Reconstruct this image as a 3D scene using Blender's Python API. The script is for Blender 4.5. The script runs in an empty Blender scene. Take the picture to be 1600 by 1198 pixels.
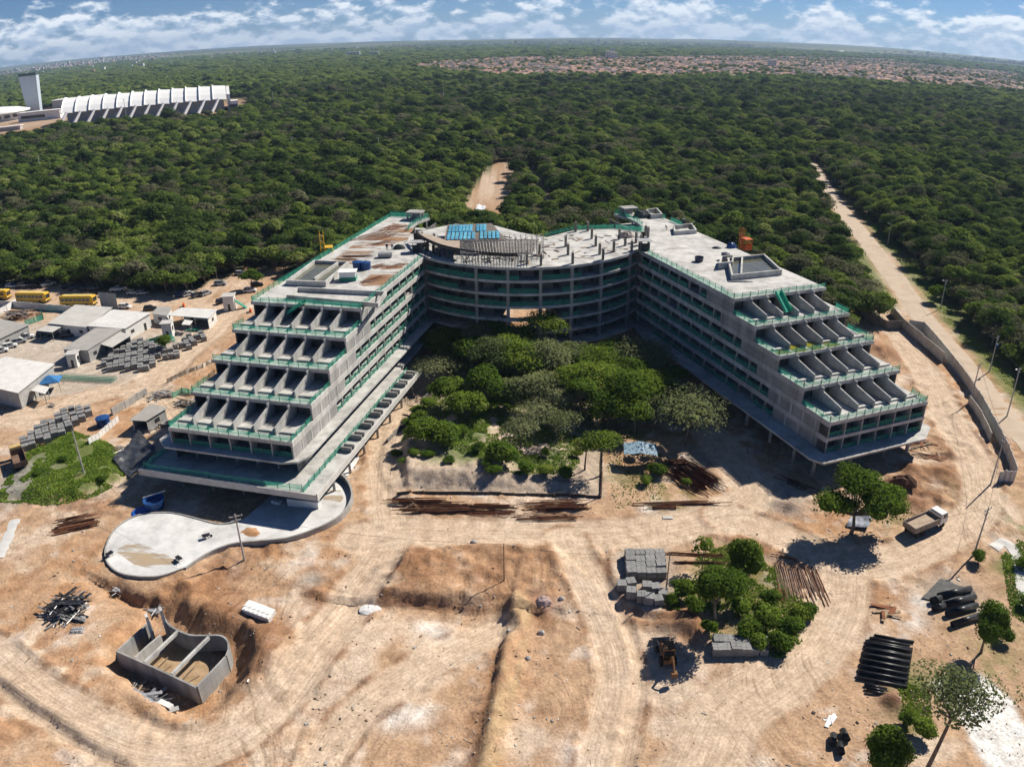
import bpy, bmesh, math, random
import numpy as np
from mathutils import Matrix, Vector
random.seed(7); RNG = np.random.default_rng(11)
scene = bpy.context.scene
COL = scene.collection
rad = math.radians

# ------------------------------------------------------------------ camera
F_, PITCH, ROLL, KD, HC = 1206.94, 0.432003, -0.0077354, 0.134129, 70.0   # lens of the drone: focal length, tilt, roll, barrel distortion, height
cam = bpy.data.cameras.new('camera'); camo = bpy.data.objects.new('camera', cam); COL.objects.link(camo)
camo.location = (0, 0, HC)
camo.rotation_euler = (Matrix.Rotation(math.pi / 2 - PITCH, 3, 'X') @ Matrix.Rotation(ROLL, 3, 'Z')).to_euler()
cam.sensor_fit = 'HORIZONTAL'; cam.sensor_width = 36.0; cam.sensor_height = 36.0 * 766 / 1024
cam.lens = F_ * 36.0 / 1600 * 0.96
cam.clip_start = 0.5; cam.clip_end = 60000
cam.type = 'PANO'
ru = np.linspace(0.001, 1.0, 400); rd_ = F_ * ru * (1 - KD * ru * ru) * 36.0 / 1600
KK = np.linalg.lstsq(np.stack([rd_, rd_**2, rd_**3, rd_**4], 1), np.arctan(ru), rcond=None)[0]
for tgt in (cam, getattr(cam, 'cycles', None)):
    if tgt is None: continue
    try:
        tgt.panorama_type = 'FISHEYE_LENS_POLYNOMIAL'
        tgt.fisheye_fov = rad(179)
        tgt.fisheye_polynomial_k0 = 0.0
        for i in range(4): setattr(tgt, 'fisheye_polynomial_k%d' % (i + 1), -float(KK[i]))
    except Exception as e: pass
scene.camera = camo

# ------------------------------------------------------------------ sky, sun, exposure
SUN_AZ, SUN_EL = rad(51.5), rad(42)        # azimuth from +Y towards +X
w = bpy.data.worlds.new('World'); scene.world = w; w.use_nodes = True
nt = w.node_tree; nt.nodes.clear()
N = nt.nodes.new; Lk = nt.links.new
out = N('ShaderNodeOutputWorld')
sky = N('ShaderNodeTexSky'); sky.sky_type = 'NISHITA'; sky.sun_disc = False
sky.sun_elevation = SUN_EL; sky.sun_rotation = SUN_AZ; sky.air_density = 0.6; sky.dust_density = 0.15; sky.ozone_density = 1.5; w.cycles.sampling_method = 'MANUAL'; w.cycles.sample_map_resolution = 512
bg = N('ShaderNodeBackground'); bg.inputs[1].default_value = 0.05
def wm(op, a, b=None, c=None):
    n = N('ShaderNodeMath'); n.operation = op
    for i, v in enumerate((a, b, c)):
        if v is None: continue
        if isinstance(v, (int, float)): n.inputs[i].default_value = v
        else: Lk(v, n.inputs[i])
    return n.outputs[0]
def wmr(v, a, b, c=0.0, d=1.0, smooth=True):
    n = N('ShaderNodeMapRange'); n.interpolation_type = 'SMOOTHSTEP' if smooth else 'LINEAR'
    Lk(v, n.inputs[0]); 
    for i, x in enumerate((a, b, c, d)): n.inputs[i + 1].default_value = x
    return n.outputs[0]
tc = N('ShaderNodeTexCoord'); sep = N('ShaderNodeSeparateXYZ'); Lk(tc.outputs['Generated'], sep.inputs[0])
zc = sep.outputs[2]
def cloudnoise(dz, sc, det, stretch=2.3):
    cmb = N('ShaderNodeCombineXYZ'); Lk(sep.outputs[0], cmb.inputs[0]); Lk(sep.outputs[1], cmb.inputs[1])
    Lk(wm('MULTIPLY', wm('ADD', zc, dz), stretch), cmb.inputs[2])
    n = N('ShaderNodeTexNoise'); n.inputs['Scale'].default_value = sc; n.inputs['Detail'].default_value = det
    n.inputs['Roughness'].default_value = 0.56; Lk(cmb.outputs[0], n.inputs['Vector']); return n.outputs['Fac']
big = cloudnoise(0.0, 9.0, 2.0, 2.2)
fine = cloudnoise(0.0, 34.0, 8.0, 2.2)
fine2 = cloudnoise(0.006, 34.0, 8.0, 2.2)
den = wm('ADD', wm('MULTIPLY', big, 0.50), wm('MULTIPLY', fine, 0.60))
thr = wmr(zc, 0.024, 0.075, 0.455, 0.66)                 # a bank of cumulus low over the horizon, thinning out upwards
mask = wmr(wm('SUBTRACT', den, thr), -0.01, 0.115)
lit = wmr(wm('SUBTRACT', fine, fine2), -0.14, 0.12)
core = wmr(wm('SUBTRACT', den, thr), 0.04, 0.20)
shade = wm('SUBTRACT', lit, wm('MULTIPLY', core, 0.10))
ramp = N('ShaderNodeMix'); ramp.data_type = 'RGBA'; Lk(shade, ramp.inputs[0])
ramp.inputs[6].default_value = (0.40, 0.51, 0.66, 1); ramp.inputs[7].default_value = (0.84, 0.88, 0.92, 1)
cb = N('ShaderNodeBackground'); Lk(ramp.outputs[2], cb.inputs[0]); cb.inputs[1].default_value = 0.92
mx = N('ShaderNodeMixShader'); Lk(mask, mx.inputs[0]); tint = N('ShaderNodeMix'); tint.data_type = 'RGBA'; tint.blend_type = 'MULTIPLY'; tint.inputs[0].default_value = 1.0; tint.inputs[7].default_value = (0.48, 0.74, 1.06, 1); Lk(sky.outputs[0], tint.inputs[6]); Lk(tint.outputs[2], bg.inputs[0]); Lk(bg.outputs[0], mx.inputs[1]); Lk(cb.outputs[0], mx.inputs[2])
Lk(mx.outputs[0], out.inputs[0])
sl = bpy.data.lights.new('sun', 'SUN'); sl.energy = 5.0; sl.angle = rad(0.53); sl.color = (1.0, 0.93, 0.82)
so = bpy.data.objects.new('sun', sl); COL.objects.link(so)
sd = Vector((math.sin(SUN_AZ) * math.cos(SUN_EL), math.cos(SUN_AZ) * math.cos(SUN_EL), math.sin(SUN_EL)))
so.rotation_euler = sd.to_track_quat('Z', 'Y').to_euler(); so.location = (120, 100, 150)
scene.view_settings.view_transform = 'Standard'; scene.view_settings.look = 'None'
scene.view_settings.exposure = 0.45; scene.view_settings.gamma = 1.0; scene.view_settings.use_curve_mapping = False
scene.render.engine = 'CYCLES'
cy = scene.cycles
cy.max_bounces = 5; cy.diffuse_bounces = 1; cy.glossy_bounces = 2; cy.transmission_bounces = 2; cy.transparent_max_bounces = 10; cy.volume_bounces = 0
cy.use_adaptive_sampling = True; cy.adaptive_threshold = 0.02; cy.use_denoising = True; cy.caustics_reflective = False; cy.caustics_refractive = False

# ------------------------------------------------------------------ helpers
def P(x, y, z=0.0):
    """point on the level z that the photograph shows at pixel x, y (1600 wide)"""
    u = (x - 800) / F_; v = (y - 599) / F_; rd = math.hypot(u, v); r = rd
    for _ in range(60): r = rd / (1 - KD * r * r)
    s = r / max(rd, 1e-9); u *= s; v *= s
    c, s_ = math.cos(ROLL), math.sin(ROLL); u, v = u * c - v * s_, u * s_ + v * c
    d = (u, math.cos(PITCH) - v * math.sin(PITCH), -math.sin(PITCH) - v * math.cos(PITCH))
    t = (z - HC) / d[2]
    return Vector((d[0] * t, d[1] * t, z))
def G2(x, y): p = P(x, y); return (p.x, p.y)
def PL(pts, z=0.0): return [P(a, b, z) for a, b in pts]

class MB:
    def __init__(s): s.v = []; s.f = []; s.m = []
    def add(s, vs, fs, m=0):
        o = len(s.v); s.v += [tuple(q) for q in vs]; s.f += [tuple(i + o for i in f) for f in fs]; s.m += [m] * len(fs)
    def box(s, x0, x1, y0, y1, z0, z1, m=0):
        s.add([(x0, y0, z0), (x1, y0, z0), (x1, y1, z0), (x0, y1, z0), (x0, y0, z1), (x1, y0, z1), (x1, y1, z1), (x0, y1, z1)],
              [(3, 2, 1, 0), (4, 5, 6, 7), (0, 1, 5, 4), (1, 2, 6, 5), (2, 3, 7, 6), (3, 0, 4, 7)], m)
    def boxc(s, c, d, rz=0.0, m=0, rx=0.0):
        M = Matrix.Rotation(rz, 3, 'Z') @ Matrix.Rotation(rx, 3, 'X'); c = Vector(c); hx, hy, hz = d[0] / 2, d[1] / 2, d[2] / 2
        vs = [c + M @ Vector((a * hx, b * hy, e * hz)) for e in (-1, 1) for a, b in ((-1, -1), (1, -1), (1, 1), (-1, 1))]
        s.add(vs, [(3, 2, 1, 0), (4, 5, 6, 7), (0, 1, 5, 4), (1, 2, 6, 5), (2, 3, 7, 6), (3, 0, 4, 7)], m)
    def prism(s, poly, z0, z1, m=0, mtop=None):
        n = len(poly)
        a = sum(poly[i][0] * poly[(i + 1) % n][1] - poly[(i + 1) % n][0] * poly[i][1] for i in range(n))
        if a < 0: poly = poly[::-1]
        s.add([(p[0], p[1], z0) for p in poly] + [(p[0], p[1], z1) for p in poly],
              [tuple(range(n - 1, -1, -1))] + [(i, (i + 1) % n, n + (i + 1) % n, n + i) for i in range(n)], m)
        o = len(s.v) - n; s.f.append(tuple(range(o, o + n))); s.m.append(m if mtop is None else mtop)
    def extr(s, poly, axis, a0, a1, m=0):
        """polygon in a vertical plane extruded: axis 'x' takes (y,z) points, axis 'y' takes (x,z) points"""
        n = len(poly)
        f = (lambda p, a: (a, p[0], p[1])) if axis == 'x' else (lambda p, a: (p[0], a, p[1]))
        s.add([f(p, a0) for p in poly] + [f(p, a1) for p in poly],
              [tuple(range(n - 1, -1, -1)), tuple(range(n, 2 * n))] + [(i, (i + 1) % n, n + (i + 1) % n, n + i) for i in range(n)], m)
    def tube(s, p0, p1, r0, r1=None, n=6, m=0, cap=True):
        p0, p1 = Vector(p0), Vector(p1); r1 = r0 if r1 is None else r1
        d = (p1 - p0); q = d.to_track_quat('Z', 'Y').to_matrix() if d.length > 1e-6 else Matrix.Identity(3)
        vs = []
        for p, r in ((p0, r0), (p1, r1)):
            for i in range(n):
                a = 2 * math.pi * i / n; vs.append(p + q @ Vector((r * math.cos(a), r * math.sin(a), 0)))
        fs = [(i, (i + 1) % n, n + (i + 1) % n, n + i) for i in range(n)]
        if cap: fs += [tuple(range(n - 1, -1, -1)), tuple(range(n, 2 * n))]
        s.add(vs, fs, m)
    def path(s, pts, r, n=6, m=0):
        for a, b in zip(pts[:-1], pts[1:]): s.tube(a, b, r, r, n, m)
    def lathe(s, prof, c=(0, 0, 0), n=20, m=0):
        vs = []; k = len(prof)
        for i in range(n):
            a = 2 * math.pi * i / n
            for r, z in prof: vs.append((c[0] + r * math.cos(a), c[1] + r * math.sin(a), c[2] + z))
        fs = [(i * k + j, ((i + 1) % n) * k + j, ((i + 1) % n) * k + j + 1, i * k + j + 1) for i in range(n) for j in range(k - 1)]
        s.add(vs, fs, m)
    def loft(s, rings, m=0, cap=True):
        n = len(rings[0]); vs = [p for r in rings for p in r]
        fs = [(i * n + j, i * n + (j + 1) % n, (i + 1) * n + (j + 1) % n, (i + 1) * n + j) for i in range(len(rings) - 1) for j in range(n)]
        if cap: fs += [tuple(range(n - 1, -1, -1)), tuple(range((len(rings) - 1) * n, len(rings) * n))]
        s.add(vs, fs, m)
    def mesh(s, name, mats, smooth=False):
        me = bpy.data.meshes.new(name); me.from_pydata(s.v, [], s.f)
        if not isinstance(mats, (list, tuple)): mats = [mats]
        for m in mats: me.materials.append(m)
        if len(mats) > 1: me.polygons.foreach_set('material_index', s.m)
        if smooth: me.polygons.foreach_set('use_smooth', [True] * len(me.polygons))
        me.update(); return me
def fix_normals(me):
    bm = bmesh.new(); bm.from_mesh(me); bmesh.ops.recalc_face_normals(bm, faces=bm.faces); bm.to_mesh(me); bm.free(); return me

def wmx(o):
    return (wmx(o.parent) @ o.matrix_parent_inverse @ o.matrix_basis) if o.parent else o.matrix_basis.copy()
def link(name, me, parent=None, loc=None, rz=0.0, sc=None, local=False):
    o = bpy.data.objects.new(name, me); COL.objects.link(o)
    if loc is not None: o.location = loc
    if rz: o.rotation_euler = (0, 0, rz)
    if sc is not None: o.scale = sc
    if parent is not None:
        o.parent = parent
        if not local: o.matrix_parent_inverse = wmx(parent).inverted()
    return o
def tag(o, label=None, cat=None, group=None, kind=None):
    if label: o['label'] = label
    if cat:
        o['category'] = cat
        if not kind: kind = 'thing'
    if group: o['group'] = group
    if kind: o['kind'] = kind
    return o
def empty(name, loc, rz=0.0, label=None, cat=None, group=None, sc=None):
    o = link(name, None, None, loc, rz, sc); o.empty_display_size = 0.5
    return tag(o, label, cat, group)
def copy_thing(root, loc, rz=0.0, label=None, sc=None, group=None):
    r = root.copy(); COL.objects.link(r); r.location = loc; r.rotation_euler = (0, 0, rz)
    if sc is not None: r.scale = sc if not isinstance(sc, (int, float)) else (sc, sc, sc)
    if label: r['label'] = label
    if group: r['group'] = group
    for ch in list(root.children):
        c = ch.copy(); COL.objects.link(c); c.parent = r
        for g in list(ch.children):
            d = g.copy(); COL.objects.link(d); d.parent = c
    return r
ORD = ['first', 'second', 'third', 'fourth', 'fifth', 'sixth', 'seventh', 'eighth', 'ninth', 'tenth', 'eleventh', 'twelfth', 'thirteenth', 'fourteenth', 'fifteenth', 'sixteenth', 'seventeenth', 'eighteenth', 'nineteenth', 'twentieth']

# value noise for terrain and soil
def vnoise(x, y, seed=0):
    xi = np.floor(x).astype(np.int64); yi = np.floor(y).astype(np.int64); fx = x - xi; fy = y - yi
    fx = fx * fx * (3 - 2 * fx); fy = fy * fy * (3 - 2 * fy)
    def h(a, b):
        n = (a * 374761393 + b * 668265263 + seed * 974634777) & 0xFFFFFFFF
        n = ((n ^ (n >> 13)) * 1274126177) & 0xFFFFFFFF
        return ((n ^ (n >> 16)) & 0xFFFF) / 65535.0
    return (h(xi, yi) * (1 - fx) + h(xi + 1, yi) * fx) * (1 - fy) + (h(xi, yi + 1) * (1 - fx) + h(xi + 1, yi + 1) * fx) * fy
def fbm(x, y, oct=4, seed=0):
    s = 0; a = 0.5; t = 0
    for i in range(oct): s = s + a * vnoise(x * 2**i + 17.3 * i, y * 2**i - 9.1 * i, seed + i); t += a; a *= 0.5
    return s / t
def smooth(e0, e1, x):
    t = np.clip((x - e0) / (e1 - e0), 0, 1); return t * t * (3 - 2 * t)
def seg_dist(x, y, pts, closed=False, pad=16.0):
    """distance to a polyline, signed side and length along it (far points are left at 1e9)"""
    best0 = np.full(x.shape, 1e9); lat0 = np.zeros(x.shape); lon0 = np.zeros(x.shape); acc = 0.0
    pts = [(p[0], p[1]) for p in pts]
    if closed: pts = pts + [pts[0]]
    ax_ = [p[0] for p in pts]; ay_ = [p[1] for p in pts]
    K = np.nonzero((x > min(ax_) - pad) & (x < max(ax_) + pad) & (y > min(ay_) - pad) & (y < max(ay_) + pad))
    x, y = x[K], y[K]; best = np.full(x.shape, 1e9); lat = np.zeros(x.shape); lon = np.zeros(x.shape)
    for (ax, ay), (bx, by) in zip(pts[:-1], pts[1:]):
        dx, dy = bx - ax, by - ay; L2 = dx * dx + dy * dy; L = math.sqrt(L2)
        if L < 1e-6: continue
        t = np.clip(((x - ax) * dx + (y - ay) * dy) / L2, 0, 1)
        d = np.hypot(x - ax - t * dx, y - ay - t * dy); k = d < best
        best[k] = d[k]; lat[k] = (np.sign((x - ax) * dy - (y - ay) * dx) * d)[k]; lon[k] = (acc + t * L)[k]; acc += L
    best0[K] = best; lat0[K] = lat; lon0[K] = lon
    return best0, lat0, lon0
def inside(x, y, poly):
    c = np.zeros(x.shape, bool); n = len(poly)
    for i in range(n):
        ax, ay = poly[i][0], poly[i][1]; bx, by = poly[(i + 1) % n][0], poly[(i + 1) % n][1]
        c ^= ((ay > y) != (by > y)) & (x < (bx - ax) * (y - ay) / ((by - ay) if by != ay else 1e-9) + ax)
    return c
def spline(pts, n=8):
    """Catmull-Rom through 2-D or 3-D points"""
    q = [Vector(p) for p in pts]; q = [2 * q[0] - q[1]] + q + [2 * q[-1] - q[-2]]; r = []
    for i in range(1, len(q) - 2):
        for k in range(n):
            t = k / n; a, b, c, d = q[i - 1], q[i], q[i + 1], q[i + 2]
            r.append(0.5 * ((2 * b) + (c - a) * t + (2 * a - 5 * b + 4 * c - d) * t * t + (3 * b - a - 3 * c + d) * t**3))
    r.append(q[-2]); return r

# ------------------------------------------------------------------ materials
MATS = {}
def mat(name, c1, c2=None, rough=0.85, scale=0.6, detail=6.0, bump=0.0, bscale=6.0, metal=0.0, coords='pos', spec=0.3, stretch=None, c3=None, rnd=0.0, contrast=1.0, joints=None, weather=0.0):
    if name in MATS: return MATS[name]
    m = bpy.data.materials.new(name); m.use_nodes = True; t = m.node_tree; b = t.nodes['Principled BSDF']
    b.inputs['Roughness'].default_value = rough; b.inputs['Metallic'].default_value = metal
    b.inputs['Specular IOR Level'].default_value = spec
    n = t.nodes.new; k = t.links.new
    if coords == 'pos': src = n('ShaderNodeNewGeometry').outputs['Position']
    else: src = n('ShaderNodeTexCoord').outputs['Object']
    if stretch:
        vm = n('ShaderNodeVectorMath'); vm.operation = 'MULTIPLY'; k(src, vm.inputs[0]); vm.inputs[1].default_value = stretch; src = vm.outputs[0]
    col = None
    if c2 is not None:
        nz = n('ShaderNodeTexNoise'); k(src, nz.inputs['Vector']); nz.inputs['Scale'].default_value = scale; nz.inputs['Detail'].default_value = detail; nz.inputs['Roughness'].default_value = 0.62
        rp = n('ShaderNodeValToRGB'); k(nz.outputs['Fac'], rp.inputs[0])
        rp.color_ramp.elements[0].position = 0.5 - 0.16 / contrast; rp.color_ramp.elements[1].position = 0.5 + 0.16 / contrast
        rp.color_ramp.elements[0].color = (*c1, 1); rp.color_ramp.elements[1].color = (*c2, 1)
        if c3 is not None:
            e = rp.color_ramp.elements.new(0.5 + 0.26 / contrast); e.color = (*c3, 1)
        col = rp.outputs[0]
    if joints:      # shutter board joints on cast walls
        to = n('ShaderNodeTexCoord'); sp_ = n('ShaderNodeSeparateXYZ'); k(to.outputs['Object'], sp_.inputs[0]); cb_ = n('ShaderNodeCombineXYZ'); k(sp_.outputs[1], cb_.inputs[0]); k(sp_.outputs[2], cb_.inputs[1])
        br = n('ShaderNodeTexBrick'); k(cb_.outputs[0], br.inputs['Vector']); br.inputs['Scale'].default_value = 1.0; br.inputs['Brick Width'].default_value = joints[0]; br.inputs['Row Height'].default_value = joints[1]; br.inputs['Mortar Size'].default_value = .025; br.offset = 0.0
        br.inputs['Color1'].default_value = (1, 1, 1, 1); br.inputs['Color2'].default_value = (.84, .84, .85, 1); br.inputs['Mortar'].default_value = (.62, .62, .62, 1)
        mj = n('ShaderNodeMix'); mj.data_type = 'RGBA'; mj.blend_type = 'MULTIPLY'; mj.inputs[0].default_value = 1.0; k(col, mj.inputs[6]); k(br.outputs['Color'], mj.inputs[7]); col = mj.outputs[2]
    if weather > 0:  # large dirty patches and run-off marks
        gp = n('ShaderNodeNewGeometry'); vs_ = n('ShaderNodeVectorMath'); vs_.operation = 'MULTIPLY'; k(gp.outputs['Position'], vs_.inputs[0]); vs_.inputs[1].default_value = (1.1, 1.1, .16)
        n2_ = n('ShaderNodeTexNoise'); n2_.inputs['Scale'].default_value = .32; n2_.inputs['Detail'].default_value = 8; n2_.inputs['Roughness'].default_value = .7; k(vs_.outputs[0], n2_.inputs['Vector'])
        r2 = n('ShaderNodeMapRange'); k(n2_.outputs['Fac'], r2.inputs[0]); r2.inputs[1].default_value = .36; r2.inputs[2].default_value = .56; r2.inputs[3].default_value = 1 - weather; r2.inputs[4].default_value = 1.0
        mw = n('ShaderNodeMix'); mw.data_type = 'RGBA'; mw.blend_type = 'MULTIPLY'; mw.inputs[0].default_value = 1.0; k(col, mw.inputs[6]); cc_ = n('ShaderNodeCombineColor'); k(r2.outputs[0], cc_.inputs[0]); k(r2.outputs[0], cc_.inputs[1]); k(r2.outputs[0], cc_.inputs[2]); k(cc_.outputs[0], mw.inputs[7]); col = mw.outputs[2]
    if rnd > 0:
        oi = n('ShaderNodeObjectInfo'); hv = n('ShaderNodeHueSaturation')
        mr = n('ShaderNodeMapRange'); k(oi.outputs['Random'], mr.inputs[0]); mr.inputs[3].default_value = 1 - rnd; mr.inputs[4].default_value = 1 + rnd
        k(mr.outputs[0], hv.inputs['Value'])
        if col is None: hv.inputs['Color'].default_value = (*c1, 1)
        else: k(col, hv.inputs['Color'])
        col = hv.outputs[0]
    if col is None: b.inputs['Base Color'].default_value = (*c1, 1)
    else: k(col, b.inputs['Base Color'])
    if bump > 0:
        nb = n('ShaderNodeTexNoise'); k(src, nb.inputs['Vector']); nb.inputs['Scale'].default_value = bscale; nb.inputs['Detail'].default_value = 8
        bp = n('ShaderNodeBump'); bp.inputs['Strength'].default_value = bump; bp.inputs['Distance'].default_value = 0.1
        k(nb.outputs['Fac'], bp.inputs['Height']); k(bp.outputs[0], b.inputs['Normal'])
    MATS[name] = m; return m
def mat_net(name, col, alpha):
    m = bpy.data.materials.new(name); m.use_nodes = True; t = m.node_tree; t.nodes.clear(); n = t.nodes.new; k = t.links.new
    o = n('ShaderNodeOutputMaterial'); d = n('ShaderNodeBsdfDiffuse'); tr = n('ShaderNodeBsdfTranslucent'); tp = n('ShaderNodeBsdfTransparent')
    g = n('ShaderNodeNewGeometry'); nz = n('ShaderNodeTexNoise'); nz.inputs['Scale'].default_value = 0.45; nz.inputs['Detail'].default_value = 5; k(g.outputs['Position'], nz.inputs['Vector'])
    rp = n('ShaderNodeValToRGB'); k(nz.outputs['Fac'], rp.inputs[0]); rp.color_ramp.elements[0].position = 0.4; rp.color_ramp.elements[1].position = 0.62
    rp.color_ramp.elements[0].color = (col[0] * 0.65, col[1] * 0.75, col[2] * 0.75, 1); rp.color_ramp.elements[1].color = (min(1, col[0] * 1.5), min(1, col[1] * 1.12), min(1, col[2] * 1.15), 1)
    k(rp.outputs[0], d.inputs[0]); k(rp.outputs[0], tr.inputs[0])
    a = n('ShaderNodeMixShader'); a.inputs[0].default_value = 0.35; k(d.outputs[0], a.inputs[1]); k(tr.outputs[0], a.inputs[2])
    mr = n('ShaderNodeMapRange'); k(nz.outputs['Fac'], mr.inputs[0]); mr.inputs[1].default_value = 0.35; mr.inputs[2].default_value = 0.65; mr.inputs[3].default_value = alpha + 0.12; mr.inputs[4].default_value = alpha - 0.12
    b = n('ShaderNodeMixShader'); k(mr.outputs[0], b.inputs[0]); k(tp.outputs[0], b.inputs[1]); k(a.outputs[0], b.inputs[2]); k(b.outputs[0], o.inputs[0])
    MATS[name] = m; return m
CONC = mat('concrete_slab', (0.46, 0.45, 0.425), (0.62, 0.61, 0.58), 0.9, 0.16, 8, 0.2, 3.0, c3=(0.64, 0.63, 0.60), weather=0.36)
CONW = mat('concrete_wall', (0.30, 0.295, 0.28), (0.45, 0.44, 0.42), 0.9, 0.35, 8, 0.2, 2.0, stretch=(1, 1, 0.35), c3=(0.47, 0.46, 0.43), joints=(2.4, 1.2), weather=0.30)
CONF = mat('concrete_partition', (0.42, 0.415, 0.395), (0.55, 0.545, 0.525), 0.9, 0.5, 8, 0.15, 2.0, stretch=(1, 1, 0.5), c3=(0.58, 0.57, 0.55), rnd=0.08, joints=(1.8, 1.2), weather=0.26)
DARK = mat('shaded_interior_concrete', (0.09, 0.088, 0.085), (0.16, 0.155, 0.15), 0.95, 0.5)  # interior concrete coloured darker: the shade of rooms and galleries is in it
NET = mat_net('green_safety_net', (0.10, 0.58, 0.41), 0.52)
GSTEEL = mat('green_steel', (0.03, 0.22, 0.15), (0.05, 0.30, 0.20), 0.6, 2.0)
RUST = mat('rusty_steel', (0.11, 0.042, 0.022), (0.26, 0.10, 0.048), 0.9, 1.6, 6, 0.2, 8, rnd=0.25)
WHITE = mat('white_paint', (0.66, 0.66, 0.64), (0.80, 0.80, 0.78), 0.7, 0.7)
STEEL = mat('dull_steel', (0.22, 0.22, 0.23), (0.36, 0.36, 0.37), 0.5, 3.0, metal=0.5)
BLACK = mat('black_plastic', (0.012, 0.012, 0.013), (0.03, 0.03, 0.032), 0.42, 2.0)
RUBBER = mat('tyre_rubber', (0.016, 0.016, 0.016), (0.03, 0.03, 0.03), 0.9, 3.0)
GLASS = mat('vehicle_glass', (0.012, 0.016, 0.02), (0.03, 0.035, 0.04), 0.08, 1.0, spec=0.6)
BLUE = mat('blue_plastic', (0.012, 0.05, 0.17), (0.02, 0.08, 0.25), 0.45, 2.0)
WOOD = mat('weathered_timber', (0.20, 0.14, 0.09), (0.36, 0.27, 0.18), 0.9, 2.0, rnd=0.2)
POLE = mat('pole_concrete', (0.36, 0.35, 0.33), (0.50, 0.49, 0.47), 0.9, 1.5)
YELLOW = mat('yellow_paint', (0.62, 0.36, 0.02), (0.70, 0.42, 0.03), 0.45, 1.5)
ORANGE = mat('orange_paint', (0.55, 0.10, 0.02), (0.65, 0.14, 0.03), 0.55, 1.5)
# ------------------------------------------------------------------ ground: one sheet to the horizon, finer on the site
POLYS = {
 'garden': [G2(*q) for q in [(606,764),(594,722),(604,684),(640,648),(675,604),(705,566),(760,552),(900,565),(935,622),(938,776),(800,771)]],
 'grassbank': [G2(*q) for q in [(-20,772),(45,690),(110,662),(165,680),(205,706),(190,742),(150,764),(90,778)]],
 'yard': [G2(*q) for q in [(-40,505),(60,490),(200,500),(320,500),(335,515),(290,545),(230,585),(100,612),(-60,625)]],
 'midbank': [G2(*q) for q in [(585,905),(640,868),(760,850),(860,852),(886,880),(893,912),(830,934),(700,936),(590,930)]],
 'slurry': [G2(*q) for q in [(1442,1078),(1470,1062),(1525,1062),(1560,1085),(1600,1150),(1610,1215),(1530,1215),(1490,1140)]],
 'pit': [G2(*q) for q in [(172,1012),(215,965),(235,945),(262,945),(300,975),(352,985),(368,1010),(352,1045),(312,1090),(296,1096),(280,1082),(225,1050)]],
 'patch': [G2(*q) for q in [(1030,938),(1060,905),(1090,870),(1150,850),(1200,880),(1230,930),(1268,960),(1262,995),(1215,1035),(1120,1020),(1080,985),(1040,960)]],
 'blockyard': [G2(*q) for q in [(945,870),(965,850),(1050,850),(1060,930),(1030,962),(950,945)]],
}
TRACKS = [  # haul roads and drives: centre line in the photograph, half width
 ([(-30,1003),(40,1062),(110,1108),(190,1146),(270,1163),(345,1146),(420,1090),(480,1012),(535,940),(585,875),(606,820),(600,745),(612,672),(640,622),(668,585)], 3.0),
 ([(560,835),(640,828),(740,832),(840,836),(940,838),(1040,828),(1130,805),(1175,775),(1150,735),(1115,690)], 3.6),
 ([(880,842),(900,885),(925,930),(948,985),(965,1060),(950,1140),(930,1215)], 2.6),
 ([(1130,810),(1220,845),(1310,890),(1400,880),(1470,850),(1530,800),(1520,730),(1490,680),(1455,610),(1425,560),(1400,525)], 3.2),
 ([(1310,890),(1305,945),(1270,1010),(1200,1070),(1130,1120),(1080,1215)], 4.0),
 ([(300,660),(250,610),(180,600),(90,625),(-20,650)], 3.6),
 ([(90,440),(200,455),(300,462),(350,470),(340,500),(290,540),(240,585)], 4.5),
 ([(480,1215),(540,1120),(620,1060),(700,1010),(770,975)], 2.2),
]
TRACKS = [([(p.x, p.y) for p in spline([P(*q) for q in t], 5)], hw) for t, hw in TRACKS]
BUMPS = [(1405,772,3.4,1.7,'dark'),(1428,800,2.6,1.0,'brown'),(1458,790,2.2,0.9,'brown'),(1472,752,3.5,1.3,'brown'),(1487,722,2.5,0.9,'brown'),(1420,742,2.5,1.0,'brown'),
         (843,943,1.5,.3,'red'),(860,925,2.0,0.6,'orange'),(885,915,2.0,0.5,'pale'),(400,1000,4.5,1.3,'brown'),(415,1035,3.5,0.9,'brown'),(330,955,5.0,1.2,'brown'),(290,920,5,1.0,'orange'),
         (1082,990,3.0,0.9,'brown'),(1065,972,2.4,0.5,'brown'),(490,920,1.6,0.6,'dark'),(1230,800,2.4,0.9,'grey'),(1205,790,2.0,0.7,'grey'),(1485,660,2.2,0.8,'brown'),(1440,610,2.5,0.9,'brown'),
         (1380,560,4,1.4,'brown'),(1350,545,4,1.8,'brown'),(385,830,3.0,0.5,'orange'),(420,850,2.0,0.4,'brown'),(1385,1105,1.8,0.9,'dark'),(300,430,4,1.2,'brown'),(335,425,4,1.0,'brown')]
BUMPS = [(*G2(a, b), r, h, k) for a, b, r, h, k in BUMPS]
RIDGES = [([(800,942),(788,1005),(772,1070),(757,1140),(742,1215)], 2.0, 1.0), ([(-20,1040),(60,1098),(130,1150),(210,1195),(280,1215)], 0.9, 0.4), ([(967,985),(982,1040),(970,1095),(955,1150)], 0.8, 0.4),
          ([(1085,835),(1150,850),(1215,880)], 0.8, 0.25), ([(190,1095),(225,1122),(265,1142)], 0.9, -0.6), ([(440,1080),(480,1000),(520,935)], 0.6, 0.25), ([(170,905),(205,925),(245,930),(262,915)], 1.2, -0.9),
          ([(1480,640),(1500,680),(1530,725)], 1.0, 0.5), ([(890,930),(935,955),(1000,975),(1060,985)], 0.5, 0.3), ([(780,970),(760,1080),(735,1198)], 0.5, -0.35), ([(560,925),(690,938),(790,945)], 0.7, -0.35)]
RIDGES = [([G2(*q) for q in t], wd, h) for t, wd, h in RIDGES]

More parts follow.
